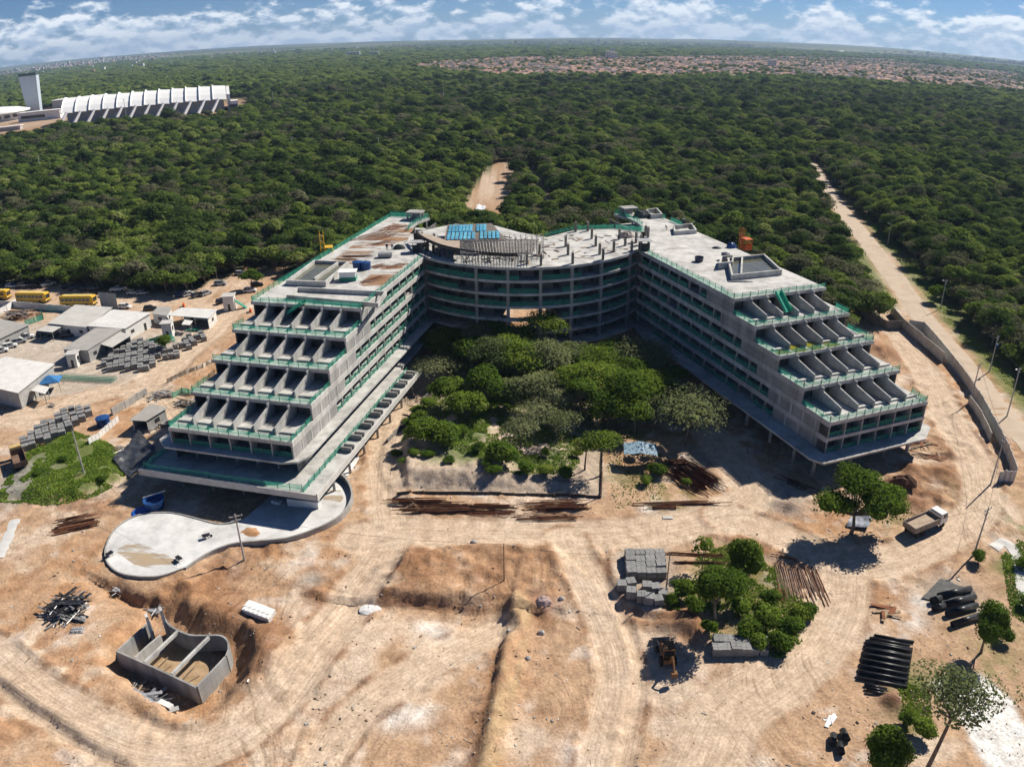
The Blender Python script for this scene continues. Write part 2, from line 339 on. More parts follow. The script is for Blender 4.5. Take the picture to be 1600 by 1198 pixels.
STEPS = [([(792,950),(772,1040),(752,1110),(728,1215)], 1, -.6, 8.0), ([(968,985),(985,1040),(968,1110),(950,1215)], -1, -.6, 5.0), ([(-20,1040),(60,1098),(130,1150),(210,1195),(280,1215)], 1, -.8, 5.0), ([(556,930),(620,934),(690,940),(788,948)], 1, -1.0, 7.0),
         ([(600,690),(592,730),(606,760),(640,790)], -1, .35, 3.0), ([(450,1075),(490,1000),(530,935),(560,895)], 1, -.25, 3.0), ([(640,868),(700,858),(770,848),(850,850),(880,872)], 1, .8, 5.0), ([(945,880),(950,920),(985,955),(1050,975)], -1, .45, 4.0), ([(160,898),(205,918),(250,922),(300,905),(340,880)], 1, -.9, 5.0), ([(1085,985),(1070,975),(1040,962)], -1, .5, 3.0), ([(1180,850),(1225,880),(1300,905)], -1, .2, 3.0)]
STEPS = [([(p.x, p.y) for p in spline([P(*q) for q in t], 4)], sd_, h_, fd) for t, sd_, h_, fd in STEPS]
ROUGH = [(*G2(a, b), r_) for a, b, r_ in [(395,1000,6),(420,1040,4),(300,925,6),(230,1125,4),(100,780,8),(150,790,5),(1420,770,7),(1480,700,6),(1085,985,4),(830,960,5),(870,900,4),(640,880,6),(720,890,7),(820,880,6),(1230,790,5),(500,920,3),(1385,560,6),(1480,640,5),(785,1060,3),(770,1120,3),(350,880,5),(430,860,4),(965,1130,3),(260,1100,4)]]
def terrain(x, y):
    h = 0.10 * (fbm(x / 5.0, y / 5.0, 3, 3) - 0.5) + 0.22 * (fbm(x / 16.0, y / 16.0, 3, 5) - 0.5)
    r = np.hypot(x, y)
    site = (r < 420)
    for key, hh, wdt in (('garden', 1.9, 4.2), ('grassbank', 0.9, 4.0), ('midbank', 0.6, 0.8), ('pit', -1.9, 1.0)):
        poly = POLYS[key]; d, _, _ = seg_dist(x, y, poly, True); ins = inside(x, y, poly)
        sd = np.where(ins, d, -d)
        if key == 'pit': t = smooth(-3.0, 0.2, sd + 1.2 * (fbm(x / 2.0, y / 2.0, 3, 9) - 0.5))
        else: t = smooth(0.0, wdt, sd + 1.9 * (fbm(x / 1.5, y / 1.5, 3, 8) - 0.5))
        if key == 'garden': hh = np.where(True, 0.8 + 1.2 * smooth(4.0, -6.0, x), 0)
        h = h + hh * t * (1 + (0.5 * (fbm(x / 2.2, y / 2.2, 3, 19) - .5) if key == 'garden' else 0))
    for bx, by, rr, hh, _ in BUMPS:
        d = np.hypot(x - bx, y - by) / rr
        h = h + hh * np.exp(-(d * (0.75 + 0.7 * fbm(x / 1.3, y / 1.3, 2, 21)))**2 * 1.6)
    for t, wd, hh in RIDGES:
        d, _, _ = seg_dist(x, y, t); h = h + hh * np.exp(-(d / wd * (0.6 + 0.8 * fbm(x / 1.1, y / 1.1, 2, 31)))**2)
    for t, hw in TRACKS:
        d, lat, lon = seg_dist(x, y, t); k = smooth(hw + 1.2, hw - 0.4, d)
        h = h * (1 - 0.6 * k) + (.30 if hw < 3.5 else .12) * np.exp(-((d - hw - .9) / .55)**2) * smooth(.35, .6, fbm(x / 1.7, y / 1.7, 3, 24)) - 0.05 * k - 0.05 * k * (np.cos(lat * 3.3) > 0.4)
    rough = smooth(0.46, 0.62, fbm(x / 11.0, y / 11.0, 3, 57)) * (r < 260) * (1 - np.clip(sum(smooth(hw + 1.4, hw - 0.2, seg_dist(x, y, t)[0]) for t, hw in TRACKS), 0, 1))
    rg = 1 - np.abs(2 * fbm(x / 3.4, y / 3.4, 4, 58) - 1)
    h = h + rough * (0.55 * (rg - 0.78) + 0.16 * (fbm(x / 0.9, y / 0.9, 2, 59) - 0.5))
    for t, sd_, hh, fd in STEPS:
        d, lat, _ = seg_dist(x, y, t); wob = 0.5 * (fbm(x / 1.2, y / 1.2, 3, 71) - .5)
        h = h + hh * smooth(-.55, .55, lat * sd_ + 1.6 * wob) * np.exp(-(d / fd)**2)
    rs = np.zeros(x.shape)
    for bx, by, rr in ROUGH: rs = np.maximum(rs, np.exp(-((x - bx)**2 + (y - by)**2) / rr**2 * 1.2))
    h = h + rs * (0.85 * (1 - np.abs(2 * fbm(x / 2.6, y / 2.6, 4, 81) - 1) - .75) + .3 * (fbm(x / .8, y / .8, 2, 82) - .5))
    far = smooth(450, 1500, r)
    h = h + far * 5.0 * (fbm(x / 260.0, y / 260.0, 3, 41) - 0.5) * smooth(9000, 3000, r)
    hill = smooth(5200, 9500, r) * (fbm(x / 5200.0 + 3, y / 5200.0, 4, 77) * 1.5 - 0.28)
    h = h + 74.0 * np.clip(hill, 0, 2)
    h = h + 30 * np.exp(-((x - 520) / 1200)**2 - ((y - 8200) / 900)**2)
    return np.where(site | (r > 300), h, 0)
def soil(x, y):
    n1 = fbm(x / 9.0, y / 9.0, 4, 1); n2 = fbm(x / 2.3, y / 2.3, 4, 2); n3 = fbm(x / 22.0, y / 22.0, 3, 6); nf = fbm(x / 0.9, y / 0.9, 2, 12)
    C = dict(sand=(0.41, 0.272, 0.173), pale=(0.53, 0.42, 0.32), orange=(0.37, 0.205, 0.105), brown=(0.235, 0.125, 0.068), white=(0.68, 0.655, 0.62), yellow=(0.40, 0.285, 0.165), grey=(0.31, 0.285, 0.25),
             dark=(0.12, 0.06, 0.038), red=(0.25, 0.13, 0.125), grass=(0.085, 0.13, 0.028), floor=(0.075, 0.095, 0.035), gravel=(0.30, 0.28, 0.25), conc=(0.42, 0.385, 0.335), bank=(0.36, 0.295, 0.235))
    c = np.stack([np.full(x.shape, v) for v in C['sand']], -1)
    def mixin(k, col): 
        nonlocal c; k = np.clip(k, 0, 1)[..., None]; c = c * (1 - k) + np.array(C[col]) * k
    mixin(smooth(0.50, 0.66, n1) * 0.9, 'pale'); mixin(smooth(0.50, 0.66, n3) * smooth(0.36, 0.56, n2) * 0.75, 'orange')
    mixin(smooth(0.60, 0.72, n2) * 0.35, 'brown'); mixin(smooth(0.66, 0.78, fbm(x / 4.5, y / 4.5, 4, 51)) * 0.32, 'white')
    for key, col, w_, am in (('grassbank', 'grass', 2.5, 0.9), ('yard', 'conc', 3.0, 0.72), ('slurry', 'white', 0.9, 1.0), ('midbank', 'orange', 3.0, 0.55), ('pit', 'orange', 5.0, 0.8), ('patch', 'grass', 3.0, 0.55), ('blockyard', 'gravel', 3.0, 0.6)):
        d, _, _ = seg_dist(x, y, POLYS[key], True); sd = np.where(inside(x, y, POLYS[key]), d, -d)
        mixin(smooth(-0.4, 1.0, sd / w_ + 1.3 * (n2 - 0.5)) * am, col)
    d, _, _ = seg_dist(x, y, POLYS['garden'], True); ins = inside(x, y, POLYS['garden']); sd = np.where(ins, d, -d)
    mixin(smooth(-0.8, 0.8, sd + 2.2 * (n2 - .5)) * .85, 'bank'); mixin(smooth(3.5, 6.5, sd + 3 * (n2 - .5)), 'pale'); 
    pg = P(760, 690); mixin(smooth(5, 9, sd + 5 * (n1 - .5)) * np.clip(smooth(0.40, 0.56, n1) + (y > pg.y + 12), 0, 1) * 0.85, 'grass')
    for bx, by, rr, hh, col in BUMPS:
        mixin(np.exp(-(np.hypot(x - bx, y - by) / rr)**2 * 1.1) * 1.2 * (0.5 + n2), col)
    for i, (t, wd, hh) in enumerate(RIDGES):
        d, _, _ = seg_dist(x, y, t); mixin(np.exp(-(d / wd)**2 * 0.7) * 0.8 * (0.4 + n2), 'orange' if i in (0, 6) else 'brown')
    for bx, by, rr in ROUGH: mixin(np.exp(-((x - bx)**2 + (y - by)**2) / rr**2 * 1.3) * .75 * smooth(.36, .62, n2), 'brown' if rr > 4.5 else 'orange')
    d, lat, _ = seg_dist(x, y, STEPS[0][0]); mixin(smooth(3.6, 2.6, -lat + 1.6 * (n2 - .5)) * smooth(-.3, .2, -lat) * (d < 6) * .85 * smooth(.3, .55, n2), 'yellow')
    for t, sd_, hh, fd in STEPS:
        d, lat, _ = seg_dist(x, y, t); mixin(np.exp(-((lat * sd_ - .1) / .42)**2) * (d < 2) * .85 * smooth(.34, .5, n2), 'brown')
    for px, py, rr in ((570,938,1.6),(905,915,1.6),(1395,890,2.2),(640,1110,2.6),(600,1120,2.0),(168,1130,1.8),(250,1178,1.5),(690,985,1.8),(1415,975,3.0),(1435,950,2.0),(1300,985,1.2),(170,1140,2.0),(1010,800,2.0),(900,1180,3.0),(660,970,2),(1360,1010,1.5),(1330,865,3.0),(1560,860,2.4)):
        q = P(px, py); mixin(np.exp(-(np.hypot(x - q.x, y - q.y) / rr)**2 * (0.5 + 1.2 * n2) * 1.3) * 0.7 * smooth(.3, .55, n2), 'white')
    for px, py, rr in ((30,735,6.0),(10,760,5.0),(1100,720,5),(1220,770,5),(480,900,2.0),(1480,935,4.0)):
        q = P(px, py); mixin(np.exp(-(np.hypot(x - q.x, y - q.y) / rr)**2) * 0.8, 'gravel')
    for px, py, rr, am in ((1540,790,5,.6),(1575,900,3.0,.9),(1590,830,3,.7),(1590,960,3,.9),(1540,1000,4,.7),(1400,830,2.5,.5),(1060,780,3,.5),(1050,800,3,.5),(960,745,3,.4),(960,700,4,.4),(1010,760,4,.5),(1430,1080,3.5,.8),(1420,1130,3,.8),(1560,1060,3,.6),(1330,880,2,.3)):
        q = P(px, py); mixin(np.exp(-(np.hypot(x - q.x, y - q.y) / rr)**2) * am * smooth(0.35, 0.6, n2), 'grass')
    trk = np.zeros(x.shape); LAT = np.zeros(x.shape); LON = np.zeros(x.shape); bestd = np.full(x.shape, 1e9)
    for t, hw in TRACKS:
        d, lat, lon = seg_dist(x, y, t); k = smooth(hw + 1.6, hw - 0.6, d + 1.2 * (n2 - .5))
        kk_ = 0.84 * k[..., None]; c = c * (1 - kk_) + np.array((0.52, 0.405, 0.30)) * kk_
        e = np.exp(-((d - hw - 0.7) / 0.5)**2) * smooth(.45, .6, n2); mixin(e * (0.7 if hw < 3.5 else .35), 'brown')
        kk = d - hw < bestd; bestd = np.where(kk, d - hw, bestd); LAT = np.where(kk, lat, LAT); LON = np.where(kk, lon, LON)
        trk = np.maximum(trk, k)
    dr, lr, _ = seg_dist(x, y, ROADLINE, pad=20); mixin(smooth(4.0, 5.5, dr + 1.5 * (n2 - .5)) * (dr < 18) * (((lr < 0) & (y > 120)) | (y > 205)) * .8, 'grass')
    # beyond the site: forest floor, fields and far country
    r = np.hypot(x, y)
    fo = forest_mask(x, y)
    mixin(fo * 0.95, 'floor')
    farc = smooth(2500, 4500, r)[..., None]; ff = fbm(x / 700.0, y / 700.0, 3, 91)[..., None]
    c = c * (1 - farc) + farc * (np.array((0.055, 0.075, 0.03)) * (1 - smooth(.5, .62, ff)) + np.array((0.14, 0.16, 0.07)) * smooth(.5, .62, ff))
    c = np.clip(c * (0.93 + 0.24 * nf[..., None] * (r < 300)[..., None]) * np.where((r < 420) & (fo < .5), 1.13, 1.0)[..., None], 0, .8)
    return c, trk, LAT, LON

# where the forest stands (world plan), cut by the clearings and roads
SITE = [G2(*q) for q in [(-60,434),(60,436),(140,440),(215,447),(290,455),(335,432),(392,412),(420,414)]] + [(-62,232),(-30,232),(0,222),(36,238),(54,232),(84,175)] + \
       [G2(*q) for q in [(1335,462),(1345,505),(1400,528),(1392,490),(1353,418),(1305,345),(1283,305),(1268,268),(1285,262),(1322,312),(1372,372),(1420,440),(1470,510),(1540,590),(1600,645),(1680,720)]] + [(120,40),(-120,40),(-400,200)]
CLEAR = [[G2(*q) for q in [(752,345),(752,312),(775,272),(786,256),(818,254),(816,268),(796,275),(782,315),(774,345)]], [G2(*q) for q in [(700,253),(732,253),(735,259),(702,258)]],
         [G2(*q) for q in [(850,345),(838,290),(822,262),(832,262),(852,300),(872,345)]],
         [G2(*q) for q in [(-60,218),(100,203),(112,199),(372,183),(402,160),(396,146),(320,147),(200,150),(60,162),(-60,168)]],
         [G2(*q) for q in [(1098,170),(1150,167),(1158,173),(1100,175)]], [G2(*q) for q in [(1422,193),(1450,190),(1448,195),(1424,197)]]]
TOWN = [G2(*q) for q in [(640,101),(660,107),(740,118),(800,124),(1010,128),(1240,131),(1330,137),(1460,150),(1560,158),(1620,163),(1640,132),(1500,118),(1390,103),(1240,97),(1000,94),(800,92),(700,96)]]
ROADLINE = [G2(*q) for q in [(1272,262),(1283,280),(1302,312),(1342,365),(1392,432),(1448,512),(1512,592),(1572,665),(1650,745)]]
FTRACK = [G2(*q) for q in [(760,350),(764,318),(780,285),(795,262),(805,256)]]
FTRACK2 = [G2(*q) for q in [(866,350),(850,305),(832,270)]]
TOWN2 = [G2(*q) for q in [(540,104),(600,101),(605,108),(545,110)]]
def forest_mask(x, y):
    r = np.hypot(x, y)
    m = (~inside(x, y, SITE)) & (y > 60)
    for c in CLEAR: m &= ~inside(x, y, c)
    m &= ~inside(x, y, TOWN)
    dr, _, _ = seg_dist(x, y, ROADLINE); m &= dr > 12.5 - 6.5 * smooth(230, 400, y)
    dt, _, _ = seg_dist(x, y, FTRACK); m &= dt > 9.5
    dt, _, _ = seg_dist(x, y, FTRACK2); m &= dt > 5.0
    return (m & (r < 9000)).astype(float)
def axis(lo, hi, step, out_lo, out_hi, mid=None):
    a = list(np.arange(lo, hi + step, step)); s = step
    v = hi; st = step
    while v < out_hi: st *= 1.16; v += st; a.append(v)
    v = lo; st = step
    while v > out_lo: st *= 1.16; v -= st; a.insert(0, v)
    return np.array(a)
gx = axis(-90, 98, 0.42, -15500, 15500); gy = axis(46, 150, 0.42, -300, 16500)
GX, GY = np.meshgrid(gx, gy)
GZ = terrain(GX, GY); SC, TRK, LAT, LON = soil(GX, GY)
nx, ny = len(gx), len(gy)
me = bpy.data.meshes.new('ground')
co = np.stack([GX, GY, GZ], -1).reshape(-1, 3).astype(np.float32)
ii = np.arange(nx * ny).reshape(ny, nx)
q = np.stack([ii[:-1, :-1], ii[:-1, 1:], ii[1:, 1:], ii[1:, :-1]], -1).reshape(-1, 4).astype(np.int32)
me.vertices.add(len(co)); me.vertices.foreach_set('co', co.ravel())
me.loops.add(q.size); me.loops.foreach_set('vertex_index', q.ravel())
me.polygons.add(len(q)); me.polygons.foreach_set('loop_start', np.arange(0, q.size, 4, dtype=np.int32))
me.update(calc_edges=True)
me.polygons.foreach_set('use_smooth', np.ones(len(q), bool))
ca = me.attributes.new('soil', 'FLOAT_COLOR', 'POINT'); ca.data.foreach_set('color', np.concatenate([SC, np.ones(SC.shape[:2] + (1,))], -1).astype(np.float32).ravel())
for nm, arr in (('trk', TRK), ('lat', LAT), ('lon', LON)):
    at = me.attributes.new(nm, 'FLOAT', 'POINT'); at.data.foreach_set('value', arr.astype(np.float32).ravel())
m = bpy.data.materials.new('bare_soil'); m.use_nodes = True; t = m.node_tree; n = t.nodes.new; k = t.links.new; b = t.nodes['Principled BSDF']
def attr(nm): a = n('ShaderNodeAttribute'); a.attribute_name = nm; return a
def mth(op, a, c_=None, d_=None):
    x = n('ShaderNodeMath'); x.operation = op
    for i, v in enumerate((a, c_, d_)):
        if v is None: continue
        if isinstance(v, (int, float)): x.inputs[i].default_value = v
        else: k(v, x.inputs[i])
    return x.outputs[0]
def noise(vec, sc, det=6, ro=0.6):
    z = n('ShaderNodeTexNoise'); k(vec, z.inputs['Vector']); z.inputs['Scale'].default_value = sc; z.inputs['Detail'].default_value = det; z.inputs['Roughness'].default_value = ro; return z.outputs['Fac']
def mrange(v, a, c_, lo, hi):
    x = n('ShaderNodeMapRange'); x.interpolation_type = 'SMOOTHSTEP'; k(v, x.inputs[0])
    for i, q_ in enumerate((a, c_, lo, hi)): x.inputs[i + 1].default_value = q_
    return x.outputs[0]
pos = n('ShaderNodeNewGeometry').outputs['Position']
cx = n('ShaderNodeCombineXYZ'); k(mth('MULTIPLY', attr('lat').outputs['Fac'], 3.2), cx.inputs[0]); k(mth('MULTIPLY', attr('lon').outputs['Fac'], 0.13), cx.inputs[1])
streak = noise(cx.outputs[0], 1.0, 5, 0.65)
trk = attr('trk').outputs['Fac']
warp = n('ShaderNodeVectorMath'); warp.operation = 'MULTIPLY_ADD'
wn = n('ShaderNodeTexNoise'); wn.inputs['Scale'].default_value = 0.035; wn.inputs['Detail'].default_value = 2; k(pos, wn.inputs['Vector'])
k(wn.outputs['Color'], warp.inputs[0]); warp.inputs[1].default_value = (34, 34, 0); k(pos, warp.inputs[2])
st2 = n('ShaderNodeVectorMath'); st2.operation = 'MULTIPLY'; k(warp.outputs[0], st2.inputs[0]); st2.inputs[1].default_value = (1.5, 0.11, 0)
scr = noise(st2.outputs[0], 1.0, 6, 0.66)                 # wheel and blade marks over the open ground
fine = noise(pos, 2.6, 9, 0.68); med = noise(pos, 0.55, 7, 0.62); peb = noise(pos, 9.0, 4, 0.7)
v = mth('MULTIPLY', mrange(fine, 0.30, 0.70, 0.78, 1.16), mrange(med, 0.32, 0.68, 0.84, 1.12))
v = mth('MULTIPLY', v, mth('ADD', 1.0, mth('MULTIPLY', trk, mrange(streak, 0.34, 0.62, -0.17, 0.04))))
scm = mrange(noise(pos, 0.045, 3, 0.5), 0.46, 0.62, 0.0, 1.0)
v = mth('MULTIPLY', v, mth('ADD', 1.0, mth('MULTIPLY', scm, mrange(scr, 0.33, 0.52, -0.30, 0.05))))
v = mth('MULTIPLY', v, mrange(peb, 0.30, 0.42, 0.86, 1.0))
hs = n('ShaderNodeMix'); hs.data_type = 'RGBA'; hs.blend_type = 'MULTIPLY'; hs.inputs[0].default_value = 1.0
cv = n('ShaderNodeCombineColor'); k(v, cv.inputs[0]); k(mth('POWER', v, 1.08), cv.inputs[1]); k(mth('POWER', v, 1.18), cv.inputs[2])
k(attr('soil').outputs['Color'], hs.inputs[6]); k(cv.outputs[0], hs.inputs[7]); k(hs.outputs[2], b.inputs['Base Color'])
b.inputs['Roughness'].default_value = 0.95; b.inputs['Specular IOR Level'].default_value = 0.15
hgt = mth('ADD', mth('ADD', mth('MULTIPLY', fine, 0.35), mth('MULTIPLY', med, 0.8)), mth('ADD', mth('MULTIPLY', mth('MULTIPLY', streak, trk), 0.5), mth('ADD', mth('MULTIPLY', mth('MULTIPLY', scr, scm), 0.45), mth('MULTIPLY', peb, 0.08))))
bp = n('ShaderNodeBump'); bp.inputs['Strength'].default_value = 0.95; bp.inputs['Distance'].default_value = 0.38; k(mth('MULTIPLY', hgt, mth('SUBTRACT', 1.0, mth('MULTIPLY', trk, 0.55))), bp.inputs['Height']); k(bp.outputs[0], b.inputs['Normal'])
me.materials.append(m); SOIL = m
tag(link('ground', me), 'bare sandy building site, forest floor and far country', kind='structure')
def gzv(x, y):
    x = np.clip(np.asarray(x, float), gx[0], gx[-1] - 1e-6); y = np.clip(np.asarray(y, float), gy[0], gy[-1] - 1e-6)
    i = np.searchsorted(gx, x, side="right") - 1; j = np.searchsorted(gy, y, side="right") - 1
    a = (x - gx[i]) / (gx[i + 1] - gx[i]); b_ = (y - gy[j]) / (gy[j + 1] - gy[j])
    return (GZ[j, i] * (1 - a) + GZ[j, i + 1] * a) * (1 - b_) + (GZ[j + 1, i] * (1 - a) + GZ[j + 1, i + 1] * a) * b_
def gz(x, y): return float(gzv(x, y))
def GP(px, py): p = P(px, py); p.z = gz(p.x, p.y); return p
def strip(name, pts, hw, z, mt, label, wob=0.3, n_=6):
    """a ribbon of paving along a centre line"""
    pl = spline(pts, n_); mb = MB(); vs = []; fs = []; k = 7
    for i, p in enumerate(pl):
        a = pl[max(0, i - 1)]; c_ = pl[min(len(pl) - 1, i + 1)]; d = (c_ - a).normalized(); nr = Vector((d.y, -d.x, 0))
        wl = hw + wob * random.uniform(-1, 1); wr = hw + wob * random.uniform(-1, 1)
        for j in range(k):
            f = -wl + (wl + wr) * j / (k - 1); q_ = p + nr * f; vs.append((q_.x, q_.y, gz(q_.x, q_.y) + z + 0.05 * (1 - (f / hw)**2)))
    for i in range(len(pl) - 1):
        for j in range(k - 1): a = i * k + j; fs.append((a, a + 1, a + k + 1, a + k))
    mb.add(vs, fs); return tag(link(name, mb.mesh(name, mt, True)), label, kind='structure')
ROADM = mat('worn_road', (0.44, 0.345, 0.255), (0.53, 0.43, 0.33), 0.95, 0.25, 7, 0.3, 4.0, c3=(0.42, 0.385, 0.34))
strip('road', PL([(1256,222),(1262,240),(1272,262),(1283,280),(1302,312),(1342,365),(1392,432),(1448,512),(1512,592),(1572,665),(1650,745)]), 3.7, 0.03, ROADM, 'straight sandy road running past the building into the forest', 0.35)

# stones, clods and scraps strewn over the open ground
rng = np.random.default_rng(31); mb = MB()
rp = [P(a, b) for a, b in zip(rng.uniform(0, 1600, 14000), rng.uniform(700, 1215, 14000))]; rx = np.array([p.x for p in rp]); ry = np.array([p.y for p in rp])
ok = fbm(rx / 5.0, ry / 5.0, 3, 44) > rng.uniform(.38, .62, len(rx))
for t, hw in TRACKS[:5]: ok &= (seg_dist(rx, ry, t)[0] > hw + .4) | (rng.random(len(rx)) > .85)
for x, y in zip(rx[ok][:3000], ry[ok][:3000]):
    z = gz(x, y); s_ = float(np.clip(rng.lognormal(-2.35, .5), .05, .32)); el = rng.uniform(1, 1.6) if rng.random() < .85 else rng.uniform(4, 9)
    mb.boxc((x, y, z + s_ * .15), (s_ * el * (.5 if el > 3 else 1), s_ * rng.uniform(.5, 1) * (.35 if el > 3 else 1), s_ * .5 * (.4 if el > 3 else 1)), rng.uniform(0, 6.28), int(rng.choice(4, p=[.45, .3, .17, .08])), rng.uniform(-.5, .5))
tag(link('rubble', mb.mesh('rubble', [mat('soil_clod', (.26, .16, .095), (.40, .28, .19), .95, 1), mat('grey_stone', (.30, .28, .26), (.46, .44, .41), .95, 1), mat('dark_scrap', (.05, .042, .036), (.12, .09, .07), .9, 1), WHITE])), 'stones, clods and scraps strewn over the bare ground', kind='stuff')
# ------------------------------------------------------------------ the unfinished building: two terraced wings and a curved block between them
S_, Z0 = 3.0, 4.5
LV = [Z0 + S_ * i for i in range(7)]
BLD = empty('unfinished_building', (5, 160, 0), 0, 'unfinished concrete building with two terraced wings and a curved block between them', 'building')
WINGS = {'R': dict(A=(53.5, 112.2), rz=math.atan2(0.331, 0.9436), sg=1, W=23.0, n=6), 'L': dict(A=(-35.3, 107.0), rz=-math.atan2(0.2263, 0.974), sg=-1, W=23.6, n=6)}
_rail = {}
def rail_mesh(L, h=1.1, heavy=False, var=0):
    key = (round(L, 1), h, heavy, var)
    if key in _rail: return _rail[key]
    mb = MB(); L = key[0]; k = max(1, round(L / 2.0))
    for i in range(k + 1): x = L * i / k; mb.box(x - 0.04, x + 0.04, -0.04, 0.04, 0, h + 0.15, 1)
    for z in (0.55 * h, h): mb.box(0, L, -0.075, -0.04, z - 0.03, z + 0.03, 1)
    nn_ = max(4, int(L * 1.5)); rv = random.Random(var * 7 + int(L * 10)); tops = [h * rv.uniform(.80, 1.0) - (.25 * h if var == 3 and nn_ // 3 < q < nn_ // 2 + 1 else 0) for q in range(nn_ + 1)]; bow = [.05 + rv.uniform(0, .09) for q in range(nn_ + 1)]
    vs = []
    for q in range(nn_ + 1): x = .02 + (L - .04) * q / nn_; vs += [(x, bow[q], .03), (x, bow[q] + .05, tops[q] * .5), (x, .045, tops[q])]
    mb.add(vs, [(q * 3 + e_, q * 3 + 3 + e_, q * 3 + 4 + e_, q * 3 + 1 + e_) for q in range(nn_) for e_ in (0, 1)], 0)
    me = mb.mesh('railing', [NET, GSTEEL]); _rail[key] = me; return me
def rails(parent, a, b, z, seg=4.0, h=1.1, skip=0.0, heavy=False):
    a, b = Vector((a[0], a[1], 0)), Vector((b[0], b[1], 0)); d = b - a; L = d.length; k = max(1, round(L / seg)); rz = math.atan2(d.y, d.x)
    for i in range(k):
        if skip and random.random() < skip: continue
        p = a + d * (i / k); link('railing', rail_mesh(L / k, h, heavy, random.randrange(4)), parent, (p.x, p.y, z), rz + random.uniform(-.008, .008), (1, 1, random.uniform(.92, 1.06)))

def wing(side):
    W = WINGS[side]; sg, wd, A, rz = W['sg'], W['W'], W['A'], W['rz']
    R = Matrix.Rotation(rz, 2)
    def X(u, v): p = R @ Vector((sg * u, v)); return (A[0] + p.x, A[1] + p.y)
    def vf(i): return max(0, i - 2) * 7.72
    VB = 107.0; JU = 70.0
    inner_back = [(0, JU), (12.0, 90.5), (13.3, 96), (13.3, 101.5), (11.8, VB)]
    mb = MB()
    lp = lambda pts: [(sg * u, v) for u, v in pts]
    # floor slabs with their deep edge beams
    for i in range(7):
        f = vf(i); front = [(0, f), (wd, f)]
        if side == 'R' and i == 0: poly = [(-3.4, -0.2), (-2.2, -2.6), (21.5, -2.6), (26.0, 0.5), (26.0, 6.0), (wd, 8.0), (wd, VB), (12, VB), (10, 90), (0, JU), (-2.2, 66), (-3.4, 60)]
        elif side == 'L' and i == 1: poly = [(-2.0, 1.5), (-1.0, -0.6), (1.4, -1.5), (24.0, -1.4), (26.5, 0.6), (26.5, 4), (wd, 6), (wd, VB), (12, VB), (10, 90), (0, JU), (-2.1, 66)]
        elif side == 'L' and i == 0: poly = [(-1.6, -5.0), (27.0, -5.0), (27.0, 30), (wd, 34), (wd, VB), (12, VB), (10, 90), (0, JU), (-1.6, 62)]
        else: poly = front + [(wd, VB)] + inner_back[::-1]
        th = 0.34 if (i == 0 and side == 'R') or (i == 1 and side == 'L') else 0.62
        mb.prism(lp(poly), LV[i] - th, LV[i])
    for i in range(1, 7):
        if (side, i) in (('L', 1),): continue
        v0 = vf(i) + 0.0
        mb.box(*sorted((sg * -0.06, sg * 0.30)), v0 + .002, JU - .3, LV[i] - 0.92, LV[i] + .06)
    # room walls behind the galleries and at the outer side, per storey
    for j in range(6):
        z0, z1 = LV[j], LV[j + 1] - 0.6; f = vf(j + 1)
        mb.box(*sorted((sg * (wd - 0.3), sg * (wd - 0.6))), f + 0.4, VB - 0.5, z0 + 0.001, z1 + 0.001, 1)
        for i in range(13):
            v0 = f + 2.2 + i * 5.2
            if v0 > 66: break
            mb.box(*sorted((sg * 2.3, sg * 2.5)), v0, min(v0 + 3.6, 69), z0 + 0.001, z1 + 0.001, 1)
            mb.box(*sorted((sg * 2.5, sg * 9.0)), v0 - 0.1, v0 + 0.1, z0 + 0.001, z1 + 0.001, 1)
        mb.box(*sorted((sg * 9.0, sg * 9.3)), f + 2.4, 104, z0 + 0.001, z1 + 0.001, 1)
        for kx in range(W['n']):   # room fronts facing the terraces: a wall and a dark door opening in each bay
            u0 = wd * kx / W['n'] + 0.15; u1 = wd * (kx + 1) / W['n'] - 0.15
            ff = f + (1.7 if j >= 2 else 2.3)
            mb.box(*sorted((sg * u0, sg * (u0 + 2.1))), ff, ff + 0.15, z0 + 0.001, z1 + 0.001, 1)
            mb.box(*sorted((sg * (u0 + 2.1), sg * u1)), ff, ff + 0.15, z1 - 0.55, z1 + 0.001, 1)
    me = mb.mesh('terraced_wing', [CONC, DARK])
    wg = link('terraced_wing', me, BLD, (A[0], A[1], 0), rz)
    wg['label'] = 'terraced wing in full sun on its courtyard face' if side == 'L' else 'terraced wing with its courtyard face in shadow'
    # sloping partitions between the terraces
    fins = MB()
    fl = 7.72
    fins.extr([(-fl + 1.9, 0), (1.7, 0), (1.7, S_ - 0.63), (-0.25, S_ - 0.63), (-0.25, S_ - 0.1), (-0.9, S_ - 0.1), (-0.9, S_ - 0.75), (-fl + 1.9, 1.25)], 'x', -0.13, 0.13)
    finm = fins.mesh('partition_wall', CONF)
    low = MB(); low.extr([(0.12, 0), (2.35, 0), (2.35, S_ - 0.62), (0.12, S_ - 0.62)], 'x', -0.11, 0.11); lowm = low.mesh('partition_wall', CONF)
    step = MB(); step.box(-1.55, 1.55, -0.28, 0.28, 0, 0.34); stepm = step.mesh('terrace_upstand', CONC)
    for j in range(2, 6):
        f = vf(j + 1)
        for kx in range(1, W['n']):
            x, y = X(wd * kx / W['n'], f); link('partition_wall', finm, wg, (x, y, LV[j] + 0.002), rz)
        for kx in range(W['n']):
            if side == 'L' or random.random() < 0.4:
                x, y = X(wd * (kx + 0.5) / W['n'], f - 5.0); link('terrace_upstand', stepm, wg, (x, y, LV[j] + 0.002), rz)
    for j in range(2):
        for kx in range(0, W['n'] + 1):
            x, y = X(min(max(wd * kx / W['n'], 0.13), wd - 0.13), 0.0 if not (side == 'L' and j == 0) else 1.0); link('partition_wall', lowm, wg, (x, y, LV[j] + 0.002), rz)
